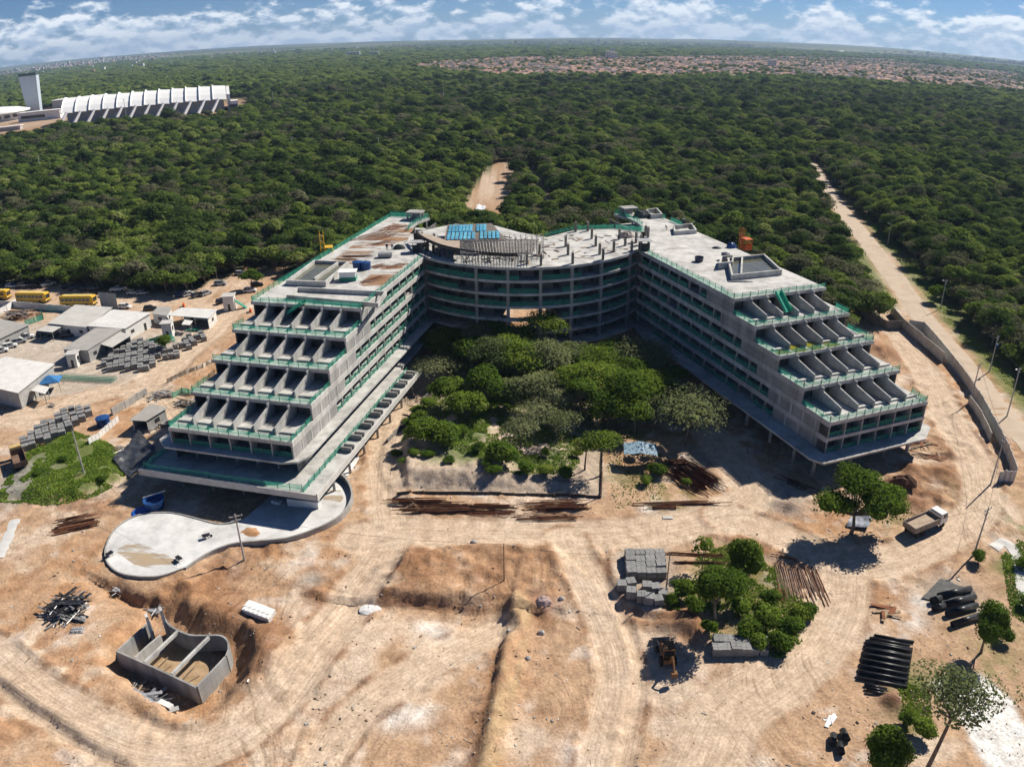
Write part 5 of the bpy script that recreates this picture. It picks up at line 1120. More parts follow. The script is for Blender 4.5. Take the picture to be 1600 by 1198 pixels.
# workers
def person(label, p, pose, shirt, rz=0.0, helmet=(0.75, 0.75, 0.72)):
    if pose == 'stand': J = [(0, 0, .95), (0, 0, 1.2), (0, 0, 1.45), (0, .02, 1.56), (0, .03, 1.68), (-.12, 0, .9), (-.14, .03, .48), (-.14, 0, .05), (.12, 0, .9), (.14, .03, .48), (.14, 0, .05), (-.2, 0, 1.42), (-.27, 0, 1.14), (-.25, .14, .9), (.2, 0, 1.42), (.27, 0, 1.14), (.25, .14, .9), (-.14, .14, .04), (.14, .14, .04)]
    else: J = [(0, 0, .75), (0, .18, .95), (0, .38, 1.1), (0, .48, 1.18), (0, .56, 1.26), (-.12, 0, .72), (-.14, .16, .42), (-.14, -.02, .05), (.12, 0, .72), (.14, .18, .42), (.14, 0, .05), (-.2, .36, 1.07), (-.24, .48, .80), (-.2, .60, .58), (.2, .36, 1.07), (.24, .48, .80), (.2, .60, .58), (-.14, .12, .04), (.14, .14, .04)]
    E_ = [(0, 1), (1, 2), (2, 3), (3, 4), (0, 5), (5, 6), (6, 7), (0, 8), (8, 9), (9, 10), (2, 11), (11, 12), (12, 13), (2, 14), (14, 15), (15, 16), (7, 17), (10, 18)]
    R_ = [.15, .145, .15, .06, .105, .1, .07, .05, .1, .07, .05, .07, .05, .04, .07, .05, .04, .04, .04]
    me = bpy.data.meshes.new('person'); me.from_pydata(J, E_, []); o = link('person', me, None, p, rz); me.materials.append(mat('cloth_' + shirt[0], shirt[1], tuple(c * 1.2 for c in shirt[1]), .9, 4))
    md = o.modifiers.new('skin', 'SKIN')
    if not me.skin_vertices: me.attributes.new('skin', 'FLOAT', 'POINT')
    for v, r in zip(me.skin_vertices[0].data, R_): v.radius = (r, r)
    me.skin_vertices[0].data[0].use_root = True
    o.modifiers.new('sub', 'SUBSURF').levels = 1; o.modifiers['sub'].render_levels = 1
    tag(o, label, 'person')
    mb = MB(); h = Vector(J[4]); mb.lathe([(.155, 0), (.14, .02), (.12, .09), (.07, .14), (0, .155)], (h.x, h.y, h.z + .03), 12); link('hard_hat', mb.mesh('hard_hat', mat('hat', helmet, helmet, .4)), o, local=True)
DK = ('dark', (0.03, 0.032, 0.045)); BL = ('blue', (0.03, 0.06, 0.16)); KH = ('khaki', (0.22, 0.18, 0.12))
person('worker in dark clothes standing among rebar on the sunny wing roof', P(608, 388, Z6), 'stand', DK); person('worker in blue bending beside the green netting bundle', P(616, 387, Z6), 'bend', BL)
person('worker in dark clothes standing on the deck by the curved edge board', P(682, 373, Z6), 'stand', DK, .5); person('worker in blue standing behind the curved edge board', P(688, 376, Z6), 'stand', BL, 2)
person('worker in dark clothes bending low on the open shaded wing roof', P(1046, 363, Z6), 'bend', DK, 1.5); person('first worker of the pair behind the square shaft kerb', P(1070.5, 357, Z6), 'stand', DK); person('second worker of the pair behind the square shaft kerb', P(1073.5, 356.5, Z6), 'stand', BL, 1)
person('lone worker standing at the outer edge of the shaded wing roof', P(1087.5, 361, Z6), 'stand', DK, 2); person('worker in khaki standing on the deck by a column stub', P(970, 378, Z6), 'stand', DK, 2)
# green debris chutes hung over the top terraces
def chute(label, a, b):
    a, b = Vector(a), Vector(b); mb = MB(); d = b - a; q = d.to_track_quat('Z', 'Y').to_matrix(); prof = [(-.9, .0), (-.9, .55), (-.82, .55), (-.8, .06), (.8, .06), (.82, .55), (.9, .55), (.9, 0)]
    mb.loft([[p0 + q @ Vector((x, y, 0)) for x, y in prof] for p0 in (a, b)]); tag(link('debris_chute', mb.mesh('debris_chute', mat('bright_green_sheet', (0.03, 0.42, 0.25), (0.05, 0.52, 0.32), .5, 1)), None), label, 'chute')
chute('bright green debris chute over the top terrace of the shaded wing', P(1217, 462, LV[6] + .9), P(1233, 494, LV[5] + .6)); chute('green debris chute over the top terrace of the sunny wing', P(478, 468, LV[6] + .7), P(455, 484, LV[5] + 1.0))

# ------------------------------------------------------------------ vehicles
PAINT = {'white': mat('car_white', (.70, .70, .69), None, .25, spec=.5), 'silver': mat('car_silver', (.42, .43, .44), None, .3, metal=.4), 'black': mat('car_black', (.02, .02, .022), None, .2, spec=.5), 'blue': mat('car_blue', (.03, .08, .24), None, .25, spec=.5), 'red': mat('car_red', (.26, .03, .03), None, .25, spec=.5), 'grey': mat('car_grey', (.12, .125, .13), None, .3, metal=.3)}
LAMP = mat('lamp_glass', (.75, .75, .72), None, .2); TAIL = mat('tail_glass', (.4, .02, .02), None, .3)
wm_ = MB(); wm_.lathe([(0, -.1), (.22, -.1), (.31, -.08), (.32, 0), (.31, .08), (.22, .1), (0, .1)], n=14)
WHEEL = wm_.mesh('wheel', RUBBER); WHEEL.transform(Matrix.Rotation(math.pi / 2, 4, 'X'))
_cars = {}
def car(kind):
    if kind in _cars: return _cars[kind]
    prof = {'hatch': [(-1.95, .62, 1), (-1.9, .9, .98), (-.2, .92, 1), (.75, .90, 1), (1.7, .80, .97), (1.95, .58, .9)], 'pickup': [(-2.4, .62, 1), (-2.38, .98, 1), (-.6, .99, 1), (1.0, 1.0, 1), (2.1, .92, .96), (2.35, .6, .9)]}[kind]
    mb = MB(); rings = []
    for x, z, w_ in prof: W2 = .86 * w_; rings.append([(x, -W2, .28), (x, -W2 - .02, .55 if z > .6 else .45), (x, -W2 * .93, z), (x, W2 * .93, z), (x, W2 + .02, .55 if z > .6 else .45), (x, W2, .28)])
    mb.loft(rings)
    if kind == 'hatch': c0, c1, t0, t1, zt = -1.85, 1.0, -1.55, .25, 1.45
    else: c0, c1, t0, t1, zt = -.6, 1.25, -.4, .6, 1.65
    zb = .88 if kind == 'hatch' else .97
    mb.box(t0 - .03, t1 + .03, -.64, .64, zt - .01, zt + .05)
    for s in (-1, 1):
        for xa, xb in ((c0, t0), (c1, t1), ((c0 + c1) / 2, (t0 + t1) / 2)): mb.tube((xa, s * .80, zb), (xb, s * .65, zt), .05, n=4)
    if kind == 'pickup': mb.box(-2.36, -.7, -.8, .8, .7, .72); mb.box(-2.38, -.65, -.86, -.78, .9, 1.12); mb.box(-2.38, -.65, .78, .86, .9, 1.12); mb.box(-2.4, -2.32, -.8, .8, .9, 1.12)
    body = fix_normals(mb.mesh('body', PAINT['white']))
    g = MB(); g.loft([[(c0, -.80, zb - .02), (c1, -.80, zb - .02), (c1, .80, zb - .02), (c0, .80, zb - .02)], [(t0, -.645, zt - .012), (t1, -.645, zt - .012), (t1, .645, zt - .012), (t0, .645, zt - .012)]]); glass = fix_normals(g.mesh('window', GLASS))
    xf = prof[-1][0]; h = MB(); h.boxc((xf - .08, 0, 0), (.12, .3, .14)); lamp = h.mesh('headlight', LAMP); tl = h.mesh('tail_light', TAIL)
    _cars[kind] = (body, glass, lamp, tl, xf, prof[0][0]); return _cars[kind]
def add_car(label, px_, py_, rz, col='white', kind='hatch', group=None):
    body, glass, lamp, tl, xf, xr = car(kind); p = GP(px_, py_); e = empty('parked_car', p, rz, label, 'pickup' if kind == 'pickup' else 'car', group)
    b_ = body.copy(); b_.materials[0] = PAINT[col]; link('body', b_, e, local=True); link('window', glass, e, local=True)
    wb = 1.2 if kind == 'hatch' else 1.5
    for a in (-wb, wb):
        for s in (-.78, .78): link('wheel', WHEEL, e, (a, s, .32), local=True)
    for s in (-.58, .58): link('headlight', lamp, e, (0, s, .66), local=True); link('tail_light', tl, e, (xr - xf + .12, s, .72), local=True)
CARS = [(21,437,-.1,'white','hatch','white car half in tree shade behind the first bus'),(40,436,.1,'silver','hatch','silver car in tree shade beside the white one'),(58,437,.05,'black','hatch','dark car under the trees behind the middle bus'),(79,435,.9,'white','pickup','white pickup with its nose under the trees'),
 (108,439,.7,'black','hatch','dark car under the trees behind the third bus'),(119,442,.9,'grey','hatch','grey car parked close to the dark one in the shade'),(137,443,.3,'black','hatch','black car in the shade beside the grey sheet gate'),(149,443,.2,'grey','hatch','charcoal car parked nose to nose with the black one'),
 (187,445,.25,'white','pickup','white pickup parked alone at the tree line'),(211,450,.15,'white','hatch','white hatchback, first of the pair by the tree line'),(226,451,.25,'silver','hatch','silver hatchback, second of the pair by the tree line'),(198,472,-.1,'white','hatch','white hatchback beside the grey sheet gate'),(237,476,.35,'black','hatch','black car parked behind the grey-roofed annex'),
 (286,454,.8,'blue','hatch','blue car at the start of the tight row of four'),(298,454,.7,'white','hatch','white car second in the tight row of four'),(311,455,1.0,'grey','hatch','dark grey car third in the tight row of four'),(324,453,1.1,'silver','hatch','silver car last in the tight row of four'),
 (347,438,.1,'silver','hatch','silver car alone on the rough ground above the row'),(379,423,-.15,'silver','hatch','silver car highest up beside the tree corner'),(393,450,.15,'white','hatch','white car partly hidden at the guard tower'),(404,441,.4,'black','hatch','dark car beside the lone roadside tree'),(350,466,.9,'black','hatch','dark car tucked behind the guard tower'),
 (3,538,.55,'white','hatch','white car cut by the picture edge in the yard'),(17,531,.55,'white','hatch','white car in the yard beside the grey shed'),(32,524,.55,'silver','hatch','silver car in the yard next to the white van'),(42,518,.5,'white','pickup','white pickup van with tall load bay in the yard'),(70,513,.3,'black','hatch','dark car under the small carport'),(86,512,.3,'grey','hatch','grey car under the small carport'),(107,515,.3,'black','hatch','black car beside the long white shed')]
for x, y, rz, c_, k_, lab in CARS: add_car(lab, x, y, rz, c_, k_, 'vehicles parked around the site compound')
# buses
def bus(label, px_, py_, rz):
    p = GP(px_, py_); e = empty('bus', p, rz, label, 'bus', 'yellow buses'); L = 5.7; mb = MB()
    def ring(x, w_, zt): return [(x, -w_, .45), (x, -w_, zt - .25), (x, -w_ * .88, zt), (x, w_ * .88, zt), (x, w_, zt - .25), (x, w_, .45)]
    mb.loft([ring(-L, 1.15, 2.95), ring(-L + .25, 1.25, 3.1), ring(L - .35, 1.25, 3.1), ring(L, 1.15, 2.85)]); link('body', fix_normals(mb.mesh('body', YELLOW)), e, local=True)
    mb = MB(); mb.box(-L + .8, L - .8, -.8, .8, 3.1, 3.2); link('roof_panel', mb.mesh('roof_panel', mat('bus_roof', (.66, .47, .10), (.74, .58, .2), .6, 1)), e, local=True)
    wp = MB(); wp.box(-.62, .62, -.015, .015, 0, .95); wpm = wp.mesh('window', GLASS)
    for s in (-1, 1):
        for i in range(7): link('window', wpm, e, (-4.6 + i * 1.45, s * 1.262, 1.6), local=True)
    mb = MB(); mb.box(L - .02, L + .03, -1.02, 1.02, 1.35, 2.6); link('windscreen', mb.mesh('windscreen', GLASS), e, local=True)
    mb = MB(); mb.box(-L - .03, -L + .02, -.95, .95, 1.7, 2.5); link('rear_window', mb.mesh('rear_window', GLASS), e, local=True)
    mb = MB(); mb.box(L - .05, L + .12, -1.15, 1.15, .4, .7); link('bumper', mb.mesh('bumper', BLACK), e, local=True)
    mb = MB(); mb.box(-L + .3, L - .3, -1.272, -1.256, .75, 1.0); mb.box(-L + .3, L - .3, 1.256, 1.272, .75, 1.0); link('stripe', mb.mesh('stripe', PAINT['grey']), e, local=True)
    for a in (-3.4, 3.4):
        for s in (-1.15, 1.15): link('wheel', WHEEL, e, (a, s, .48), 0, (1.5, 1.5, 1.5), local=True)
    for s in (-.85, .85): mb = MB(); mb.boxc((L + .02, s, .95), (.08, .32, .2)); link('headlight', mb.mesh('headlight', LAMP), e, local=True)
bus('yellow bus cut off by the picture edge', -6, 455, -.03); bus('yellow bus parked in the middle of the three', 55, 460, -.12); bus('yellow bus nearest the grey sheet gate', 126, 467, -.07)
# lorries
def lorry(label, px_, py_, rz, cabm, bedm, loadm=None, sc=1.0):
    p = GP(px_, py_); e = empty('tipper_lorry', p, rz, label, 'lorry', None, (sc, sc, sc)); mb = MB()
    mb.box(-4.0, 3.6, -.45, .45, .75, 1.05); link('chassis', mb.mesh('chassis', BLACK), e, local=True)
    mb = MB(); mb.loft([[(1.9, -1.2, .8), (3.75, -1.2, .8), (3.75, 1.2, .8), (1.9, 1.2, .8)], [(1.9, -1.2, 1.8), (3.72, -1.2, 1.8), (3.72, 1.2, 1.8), (1.9, 1.2, 1.8)], [(1.95, -1.1, 2.75), (3.4, -1.1, 2.75), (3.4, 1.1, 2.75), (1.95, 1.1, 2.75)]]); link('cab', fix_normals(mb.mesh('cab', cabm)), e, local=True)
    mb = MB(); mb.add([(3.735, -1.02, 1.85), (3.735, 1.02, 1.85), (3.45, .98, 2.62), (3.45, -.98, 2.62)], [(0, 1, 2, 3)])
    mb.box(2.5, 3.3, -1.19, -1.16, 1.85, 2.5); mb.box(2.5, 3.3, 1.16, 1.19, 1.85, 2.5); link('window', mb.mesh('window', GLASS), e, local=True)
    mb = MB(); mb.box(-4.2, 1.6, -1.25, 1.25, 1.15, 1.27); mb.box(-4.2, 1.6, -1.3, -1.2, 1.27, 2.25); mb.box(-4.2, 1.6, 1.2, 1.3, 1.27, 2.25); mb.box(1.5, 1.62, -1.2, 1.2, 1.27, 2.5); mb.box(-4.25, -4.15, -1.2, 1.2, 1.27, 2.15)
    for i in range(6):
        for s in (-1.34, 1.30): mb.box(-4.0 + i * 1.05, -3.9 + i * 1.05, s, s + .04, 1.3, 2.2)
    link('tipper_bed', mb.mesh('tipper_bed', bedm), e, local=True)
    if loadm:
        mb = MB(); mb.loft([[(-4.1, -1.19, 1.28), (1.45, -1.19, 1.28), (1.45, 1.19, 1.28), (-4.1, 1.19, 1.28)], [(-3.9, -1.1, 1.75), (1.2, -1.1, 1.9), (1.2, 1.1, 1.9), (-3.9, 1.1, 1.7)]]); link('load', mb.mesh('load', loadm), e, local=True)
    for a in (2.8, -1.9, -3.1):
        for s in (-1.05, 1.05): link('wheel', WHEEL, e, (a, s, .5), 0, (1.55, 1.9, 1.55), local=True)
    for s in (-.85, .85): mb = MB(); mb.boxc((3.76, s, 1.05), (.08, .3, .18)); link('headlight', mb.mesh('headlight', LAMP), e, local=True)
LOADM = mat('bed_sand', (.36, .27, .20), (.46, .36, .27), .95, 1.2)
lorry('white tipper lorry with a muddy bed beside the three-lobed tree', 1441, 836, .42, PAINT['white'], mat('bed_steel', (.20, .17, .14), (.34, .29, .25), .8, 1), LOADM)
lorry('yellow-cabbed tipper lorry with an empty brown bed by the gravel', 30, 712, 2.25, mat('cab_yellow', (.50, .33, .10), (.58, .42, .2), .5, 1), mat('bed_brown', (.12, .075, .055), (.22, .14, .10), .9, 1), None, .95)
# backhoe loader
p = GP(1034, 1030); e = empty('backhoe_loader', p, 1.62, 'muddy orange backhoe loader in the shade of the forked tree', 'excavator')
OM = mat('muddy_orange', (.16, .075, .03), (.26, .13, .05), .7, 1.5, c3=(.14, .11, .085)); mb = MB()
mb.loft([[(-1.6, -.7, .8), (1.9, -.55, .8), (1.9, .55, .8), (-1.6, .7, .8)], [(-1.6, -.7, 1.4), (1.9, -.5, 1.35), (1.9, .5, 1.35), (-1.6, .7, 1.4)]]); link('body', mb.mesh('body', OM), e, local=True)
mb = MB(); mb.box(-1.2, .4, -.78, .78, 2.55, 2.68); mb.box(-1.15, .35, -.7, .7, 1.4, 1.6)
for a in (-1.1, .3):
    for b in (-.68, .68): mb.tube((a, b, 1.4), (a, b, 2.55), .06, n=4)
link('cab', mb.mesh('cab', OM), e, local=True); mb = MB(); mb.box(-1.08, .28, -.66, .66, 1.65, 2.5); link('window', mb.mesh('window', GLASS), e, local=True)
for a, r in ((-.9, 2.1), (1.4, 1.45)):
    for b in (-.85, .85): link('wheel', WHEEL, e, (a, b, .32 * r), 0, (r, 1.9, r), local=True)
mb = MB(); mb.tube((-1.7, 0, 1.0), (-2.6, 0, 2.9), .18, .14, 6); mb.tube((-2.6, 0, 2.9), (-3.9, 0, 1.9), .14, .1, 6); mb.boxc((-4.0, 0, 1.5), (.6, .7, .6)); link('digging_arm', mb.mesh('digging_arm', OM), e, local=True)
mb = MB()
for s in (-.55, .55): mb.tube((1.2, s, 1.3), (3.0, s, .5), .1, .1, 5)
mb.extr([(2.9, .1), (3.9, .1), (3.6, .35), (3.0, .9)], 'y', -1.1, 1.1); link('loader_bucket', mb.mesh('loader_bucket', STEEL), e, local=True)
# ------------------------------------------------------------------ sheds and huts of the compound
def roof_mat(name, c): return mat(name, tuple(x * .82 for x in c), c, .7, .5, 6, .0, c3=tuple(min(1, x * 1.08) for x in c))
RW = roof_mat('white_sheet_roof', (.72, .71, .68)); RG = roof_mat('grey_sheet_roof', (.40, .385, .36)); RL = roof_mat('light_grey_sheet_roof', (.56, .545, .51))
WALLG = mat('grey_block_wall', (.30, .30, .29), (.42, .42, .41), .9, .8); WALLW = mat('white_wall', (.58, .58, .57), (.72, .72, .70), .85, .6)
def shed(name, label, px4, zr, roofm, wallm=None, slope=0.0, sides=(1, 1, 1, 1), over=.45, posts=True, doors=2):
    """roof corners as the photograph shows them (at height zr), walls set in under the eaves; open sides stand on posts"""
    q = [P(a, b, zr) for a, b in px4]; c = sum(q, Vector()) / 4; e = empty(name, (c.x, c.y, 0), 0, label, 'shed')
    q = [v - Vector((c.x, c.y, 0)) for v in q]; zz = [zr, zr, zr + slope, zr + slope]
    mb = MB(); n_ = max(6, int((q[1] - q[0]).length / 1.0)); th = .07
    for i in range(n_):   # sheet by sheet, with raised laps
        for f0, f1, dz in ((i / n_, (i + .88) / n_, 0), ((i + .88) / n_, (i + 1) / n_, .05)):
            a, b = q[0].lerp(q[1], f0), q[0].lerp(q[1], f1); d, g = q[3].lerp(q[2], f0), q[3].lerp(q[2], f1)
            v = [Vector((a.x, a.y, zz[0] + dz)), Vector((b.x, b.y, zz[1] + dz)), Vector((g.x, g.y, zz[2] + dz)), Vector((d.x, d.y, zz[3] + dz))]
            mb.add([w_ - Vector((0, 0, th + dz)) for w_ in v] + v, [(3, 2, 1, 0), (4, 5, 6, 7), (0, 1, 5, 4), (1, 2, 6, 5), (2, 3, 7, 6), (3, 0, 4, 7)])
    link('roof', fix_normals(mb.mesh('roof', roofm)), e, local=True)
    cen = sum(q, Vector()) / 4; ins = [v + (cen - v).normalized() * over * 1.4 for v in q]
    for i in range(4):
        a, b = ins[i], ins[(i + 1) % 4]; za, zb = zz[i] - th - .02, zz[(i + 1) % 4] - th - .02; d = (b - a); d.z = 0; nr = Vector((d.y, -d.x, 0)).normalized() * .09
        if sides[i] and wallm:
            mb = MB(); v = [a - nr, b - nr, b + nr, a + nr]; zt = [za, zb, zb, za]
            mb.add([(w_.x, w_.y, -.3) for w_ in v] + [(w_.x, w_.y, t_) for w_, t_ in zip(v, zt)], [(3, 2, 1, 0), (4, 5, 6, 7), (0, 1, 5, 4), (1, 2, 6, 5), (2, 3, 7, 6), (3, 0, 4, 7)]); wl = link('wall', fix_normals(mb.mesh('wall', wallm)), e, local=True)
            k_ = int(d.length / 4.0) if doors else 0
            for j in range(k_):
                m_ = a.lerp(b, (j + .5) / k_); mb = MB(); isd = (j % 3 == 1)
                mb.boxc((m_.x, m_.y, 1.0 if isd else 1.6), (.95 if isd else 1.3, .24, 2.0 if isd else .9), math.atan2(d.y, d.x)); link('door' if isd else 'window', mb.mesh('door' if isd else 'window', mat('dark_opening', (.03, .032, .035), (.06, .06, .06), .4, 1)), wl, local=False).matrix_parent_inverse = Matrix.Identity(4)
        elif posts:
            k_ = max(1, int(d.length / 4))
            for j in range(k_ + 1):
                m_ = a.lerp(b, j / k_); t_ = za + (zb - za) * j / k_; mb = MB(); mb.tube((m_.x, m_.y, -.2), (m_.x, m_.y, t_), .1, n=6); link('post', mb.mesh('post', WHITE), e, local=True)
    return e
shed('site_shed', 'light grey roofed long shed next to the perimeter wall', [(76,494),(137,501),(179,473),(120,468)], 3.2, RL, WALLW, .5)
shed('site_shed', 'white roofed shed with a pale gable in the middle of the compound', [(136,499),(197,504),(239,483),(179,477)], 3.4, RW, WALLW, .6)
shed('site_shed', 'dark grey roofed shed nearest the block pallets', [(97,535),(137,537),(194,505),(150,504)], 3.4, RG, WALLG, .3)
shed('lean_to', 'pale lean-to roof over dark stores beside the block pallets', [(156,527),(176,533),(208,515),(188,510)], 2.8, RL, WALLG, .2, (0, 0, 1, 0))
shed('carport', 'small pale carport roof in the yard', [(59,505),(83,508),(101,499),(78,496)], 2.6, RL, None, .2, (0, 0, 0, 0))
shed('open_shed', 'bright white open-sided shed facing the haul road', [(262,484),(328,490),(342,478),(285,474)], 3.0, RW, WALLW, .3, (0, 1, 1, 0))
shed('annex', 'grey roofed annex behind the open-sided white shed', [(237,481),(262,485),(272,473),(250,471)], 2.9, RG, WALLW, .2)
shed('site_shed', 'grey roofed office shed at the edge of the picture beside the parked cars', [(-40,524),(-2,518),(49,497),(0,487)], 3.2, RG, WALLG, .3)
shed('site_shed', 'large white roofed hall in the corner of the compound', [(-70,578),(28,602),(87,560),(10,547)], 4.0, RW, WALLG, .4, doors=0)
shed('side_roof', 'white awning roof beside the blue tent', [(48,598),(70,604),(78,594),(60,590)], 2.6, RW, None, .1, (0, 0, 0, 0))
shed('small_hut', 'weathered grey hut with open front beside the black sheeting', [(201,647),(227,649),(262,630),(235,623)], 2.8, RG, WALLG, .2, (0, 1, 1, 1))
shed('small_canopy', 'small white roof beside the tall booth', [(285,499),(298,500),(303,494),(290,492)], 2.5, RW, None, .1, (0, 0, 0, 0))
def booth(label, px_, py_, w_, h, rz=.15):
    e = empty('guard_booth', GP(px_, py_), rz, label, 'booth'); mb = MB(); mb.box(-w_ / 2, w_ / 2, -w_ / 2, w_ / 2, 0, h); link('wall', mb.mesh('wall', WALLW), e, local=True)
    mb = MB(); mb.box(-w_ / 2 - .35, w_ / 2 + .35, -w_ / 2 - .35, w_ / 2 + .35, h, h + .15); link('roof', mb.mesh('roof', RL), e, local=True)
    mb = MB(); mb.box(-.3, .35, -w_ / 2 - .03, -w_ / 2 + .02, .05, 2.0); link('door', mb.mesh('door', mat('dark_opening', (.03, .03, .03))), e, local=True)
    mb = MB(); mb.box(w_ / 2 - .02, w_ / 2 + .03, -.5, .5, h * .45, h * .75); link('window', mb.mesh('window', GLASS), e, local=True); return e
booth('white booth with a dark doorway on the corner of the yard', 118, 561, 2.3, 3.4); booth('tall white booth above the green frame beside the pallets', 266, 518, 2.5, 4.0); g_ = booth('white guard tower with green steps at the gate', 362, 476, 3.0, 4.2)
mb = MB(); mb.extr([(1.7, 2.6), (4.6, .2), (4.6, .0), (1.7, 2.3)], 'y', -.7, .7); link('ramp', mb.mesh('ramp', GSTEEL), g_, local=True)
# blue pyramid tent
e = empty('blue_tent', GP(82, 597), .3, 'blue pyramid canopy tent beside the big white hall', 'tent'); mb = MB(); mb.add([(-2.4, -1.9, 2.3), (2.4, -1.9, 2.3), (2.4, 1.9, 2.3), (-2.4, 1.9, 2.3), (0, 0, 3.5), (-2.4, -1.9, 2.1), (2.4, -1.9, 2.1), (2.4, 1.9, 2.1), (-2.4, 1.9, 2.1)], [(0, 1, 4), (1, 2, 4), (2, 3, 4), (3, 0, 4), (0, 5, 6, 1), (1, 6, 7, 2), (2, 7, 8, 3), (3, 8, 5, 0)])
link('canopy', mb.mesh('canopy', mat('blue_canvas', (.03, .14, .34), (.05, .20, .45), .7, 1)), e, local=True)
for a in (-2.3, 2.3):
    for b in (-1.8, 1.8): mb = MB(); mb.tube((a, b, 0), (a, b, 2.3), .05, n=5); link('post', mb.mesh('post', STEEL), e, local=True)
# block pallets
bm_ = MB(); nbx, nby, nbz = 2, 3, 4
for i in range(nbx):
    for j in range(nby):
        for k_ in range(nbz):
            x0, y0, z0 = -.56 + i * .56, -.57 + j * .38, .13 + k_ * .25
            bm_.box(x0 + .012, x0 + .548, y0 + .012, y0 + .368, z0, z0 + .235)
BLOCKM = mat('concrete_block', (.19, .19, .19), (.29, .29, .285), .95, 2.5, rnd=.13); BLOCKS = bm_.mesh('blocks', BLOCKM)
pm_ = MB()
for y in (-.5, 0, .5): pm_.box(-.6, .6, y - .07, y + .07, 0, .1)
PALLET = pm_.mesh('pallet', WOOD)
def pallet(label, p, rz, sc=1.0, group=None):
    e = empty('block_pallet', p, rz, label, 'block pallet', group, (sc, sc, sc * random.uniform(.92, 1.1))); link('blocks', BLOCKS, e, local=True); link('pallet', PALLET, e, local=True)
def pallet_field(poly_px, rz, step, keep, what, group, sc=1.0, maxn=90):
    poly = [G2(*q) for q in poly_px]; c = Vector((sum(p[0] for p in poly) / len(poly), sum(p[1] for p in poly) / len(poly))); R = Matrix.Rotation(rz, 2); n_ = 0; row = 0
    for j in range(-20, 21):
        got = 0
        for i in range(-25, 26):
            q = c + R @ Vector((i * step[0], j * step[1])) + Vector((random.uniform(-.1, .1), random.uniform(-.1, .1)))
            if not inside(np.array([q.x]), np.array([q.y]), poly)[0] or random.random() > keep or n_ >= maxn: continue
            if got == 0: row += 1
            got += 1; n_ += 1
            pallet('block pallet %s, %s in row %s from the near side' % (what, ORD[min(got - 1, 19)], ['one','two','three','four','five','six','seven','eight','nine','ten','eleven','twelve','thirteen','fourteen','fifteen','sixteen','seventeen','eighteen'][min(row - 1, 17)]), (q.x, q.y, gz(q.x, q.y)), rz + random.uniform(-.12, .12), sc * random.uniform(.95, 1.06), group)
pallet_field([(156,560),(180,541),(212,526),(234,524),(240,533),(258,536),(284,548),(250,562),(226,572),(172,570)], .42, (1.42, 1.75), .88, 'in the stockyard', 'block pallets in the compound', 1.15)
pallet_field([(272,537),(300,518),(322,515),(328,521),(300,536),(286,543)], .55, (1.5, 1.9), .85, 'beyond the tall booth', 'block pallets beyond the booth', 1.15)
pallet_field([(25,688),(40,675),(75,650),(112,629),(146,630),(140,644),(100,672),(62,692),(45,694)], .62, (1.5, 1.75), .92, 'above the grassy bank', 'block pallets above the grassy bank', 1.2)
for i in range(4):
    for j in range(4):
        q = P(979 + i * 15.6 + j * .6, 878 + j * 9.2 - i * .6); pallet('hollow block pallet in the tight square stack, %s across in the %s rank' % (ORD[i], ORD[3 - j]), (q.x, q.y, gz(q.x, q.y)), .03, 1.22, 'square stack of block pallets')
for x, y, lab in ((966,925,'dark tumbled block pallet at the track edge'),(980,938,'block pallet leaning among loose blocks'),(996,944,'pale block pallet standing free by the track'),(1008,948,'light-topped block pallet at the end of the loose line'),(1022,950,'broken block pallet beside the bush'),(1005,927,'block pallet behind the pale one'),(1018,930,'block pallet at the back of the loose line'),(980,922,'short block pallet behind the tumbled one'),(1030,938,'dark block pallet against the thicket')):
    pallet(lab, GP(x, y), random.uniform(-.3, .3), 1.15, 'loose block pallets by the track')
for i in range(6):
    for j in range(2):
        q = GP(1113 + i * 14.5 + j * 1.5, 1026 - j * 12); pallet('pale hollow block pallet below the thicket, %s of the %s rank' % (ORD[i], 'front' if j == 0 else 'rear'), q, -.06, 1.2 if i < 4 else .95, 'block pallets below the thicket')
# ------------------------------------------------------------------ walls and fences
PRECAST = mat('precast_panel', (.42, .405, .375), (.55, .53, .49), .95, .6, 6, c3=(.52, .50, .46), rnd=.06)
def panel_wall(name, label, pts_px, h, step, mt, th=.12, post=True, postm=None, zoff=0.0, cat='wall', gap=.02):
    pts = [P(*q) for q in pts_px]; e = empty(name, (pts[0].x, pts[0].y, 0), 0, label, cat)
    for a, b in zip(pts[:-1], pts[1:]):
        d = b - a; L = d.length; k_ = max(1, round(L / step)); rz = math.atan2(d.y, d.x)
        for i in range(k_):
            m_ = a + d * ((i + .5) / k_); z = gz(m_.x, m_.y); mb = MB(); l2 = L / k_ / 2 - gap; mb.box(-l2, l2, -th / 2, th / 2, -.4, h); link('panel', mb.mesh('panel', mt), e, (m_.x, m_.y, z + zoff), rz)
            if post: q_ = a + d * (i / k_); mb = MB(); mb.box(-.1, .1, -th / 2 - .05, th / 2 + .05, -.4, h + .08); link('post', mb.mesh('post', postm or mt), e, (q_.x, q_.y, gz(q_.x, q_.y) + zoff), rz)
    return e
panel_wall('precast_wall', 'long pale precast wall dropping down beside the sandy road', [(1393,500),(1409,520),(1440,548),(1473,577)], 2.6, 3.2, PRECAST)
panel_wall('precast_wall', 'precast wall that bends around the ditch along the sandy road', [(1420,524),(1443,528),(1462,550),(1500,600),(1532,650),(1552,690),(1570,725),(1582,762)], 2.6, 3.2, PRECAST)
panel_wall('precast_wall', 'short inner precast wall on the far bank of the ditch', [(1512,642),(1530,668),(1545,702)], 2.0, 3.2, PRECAST)
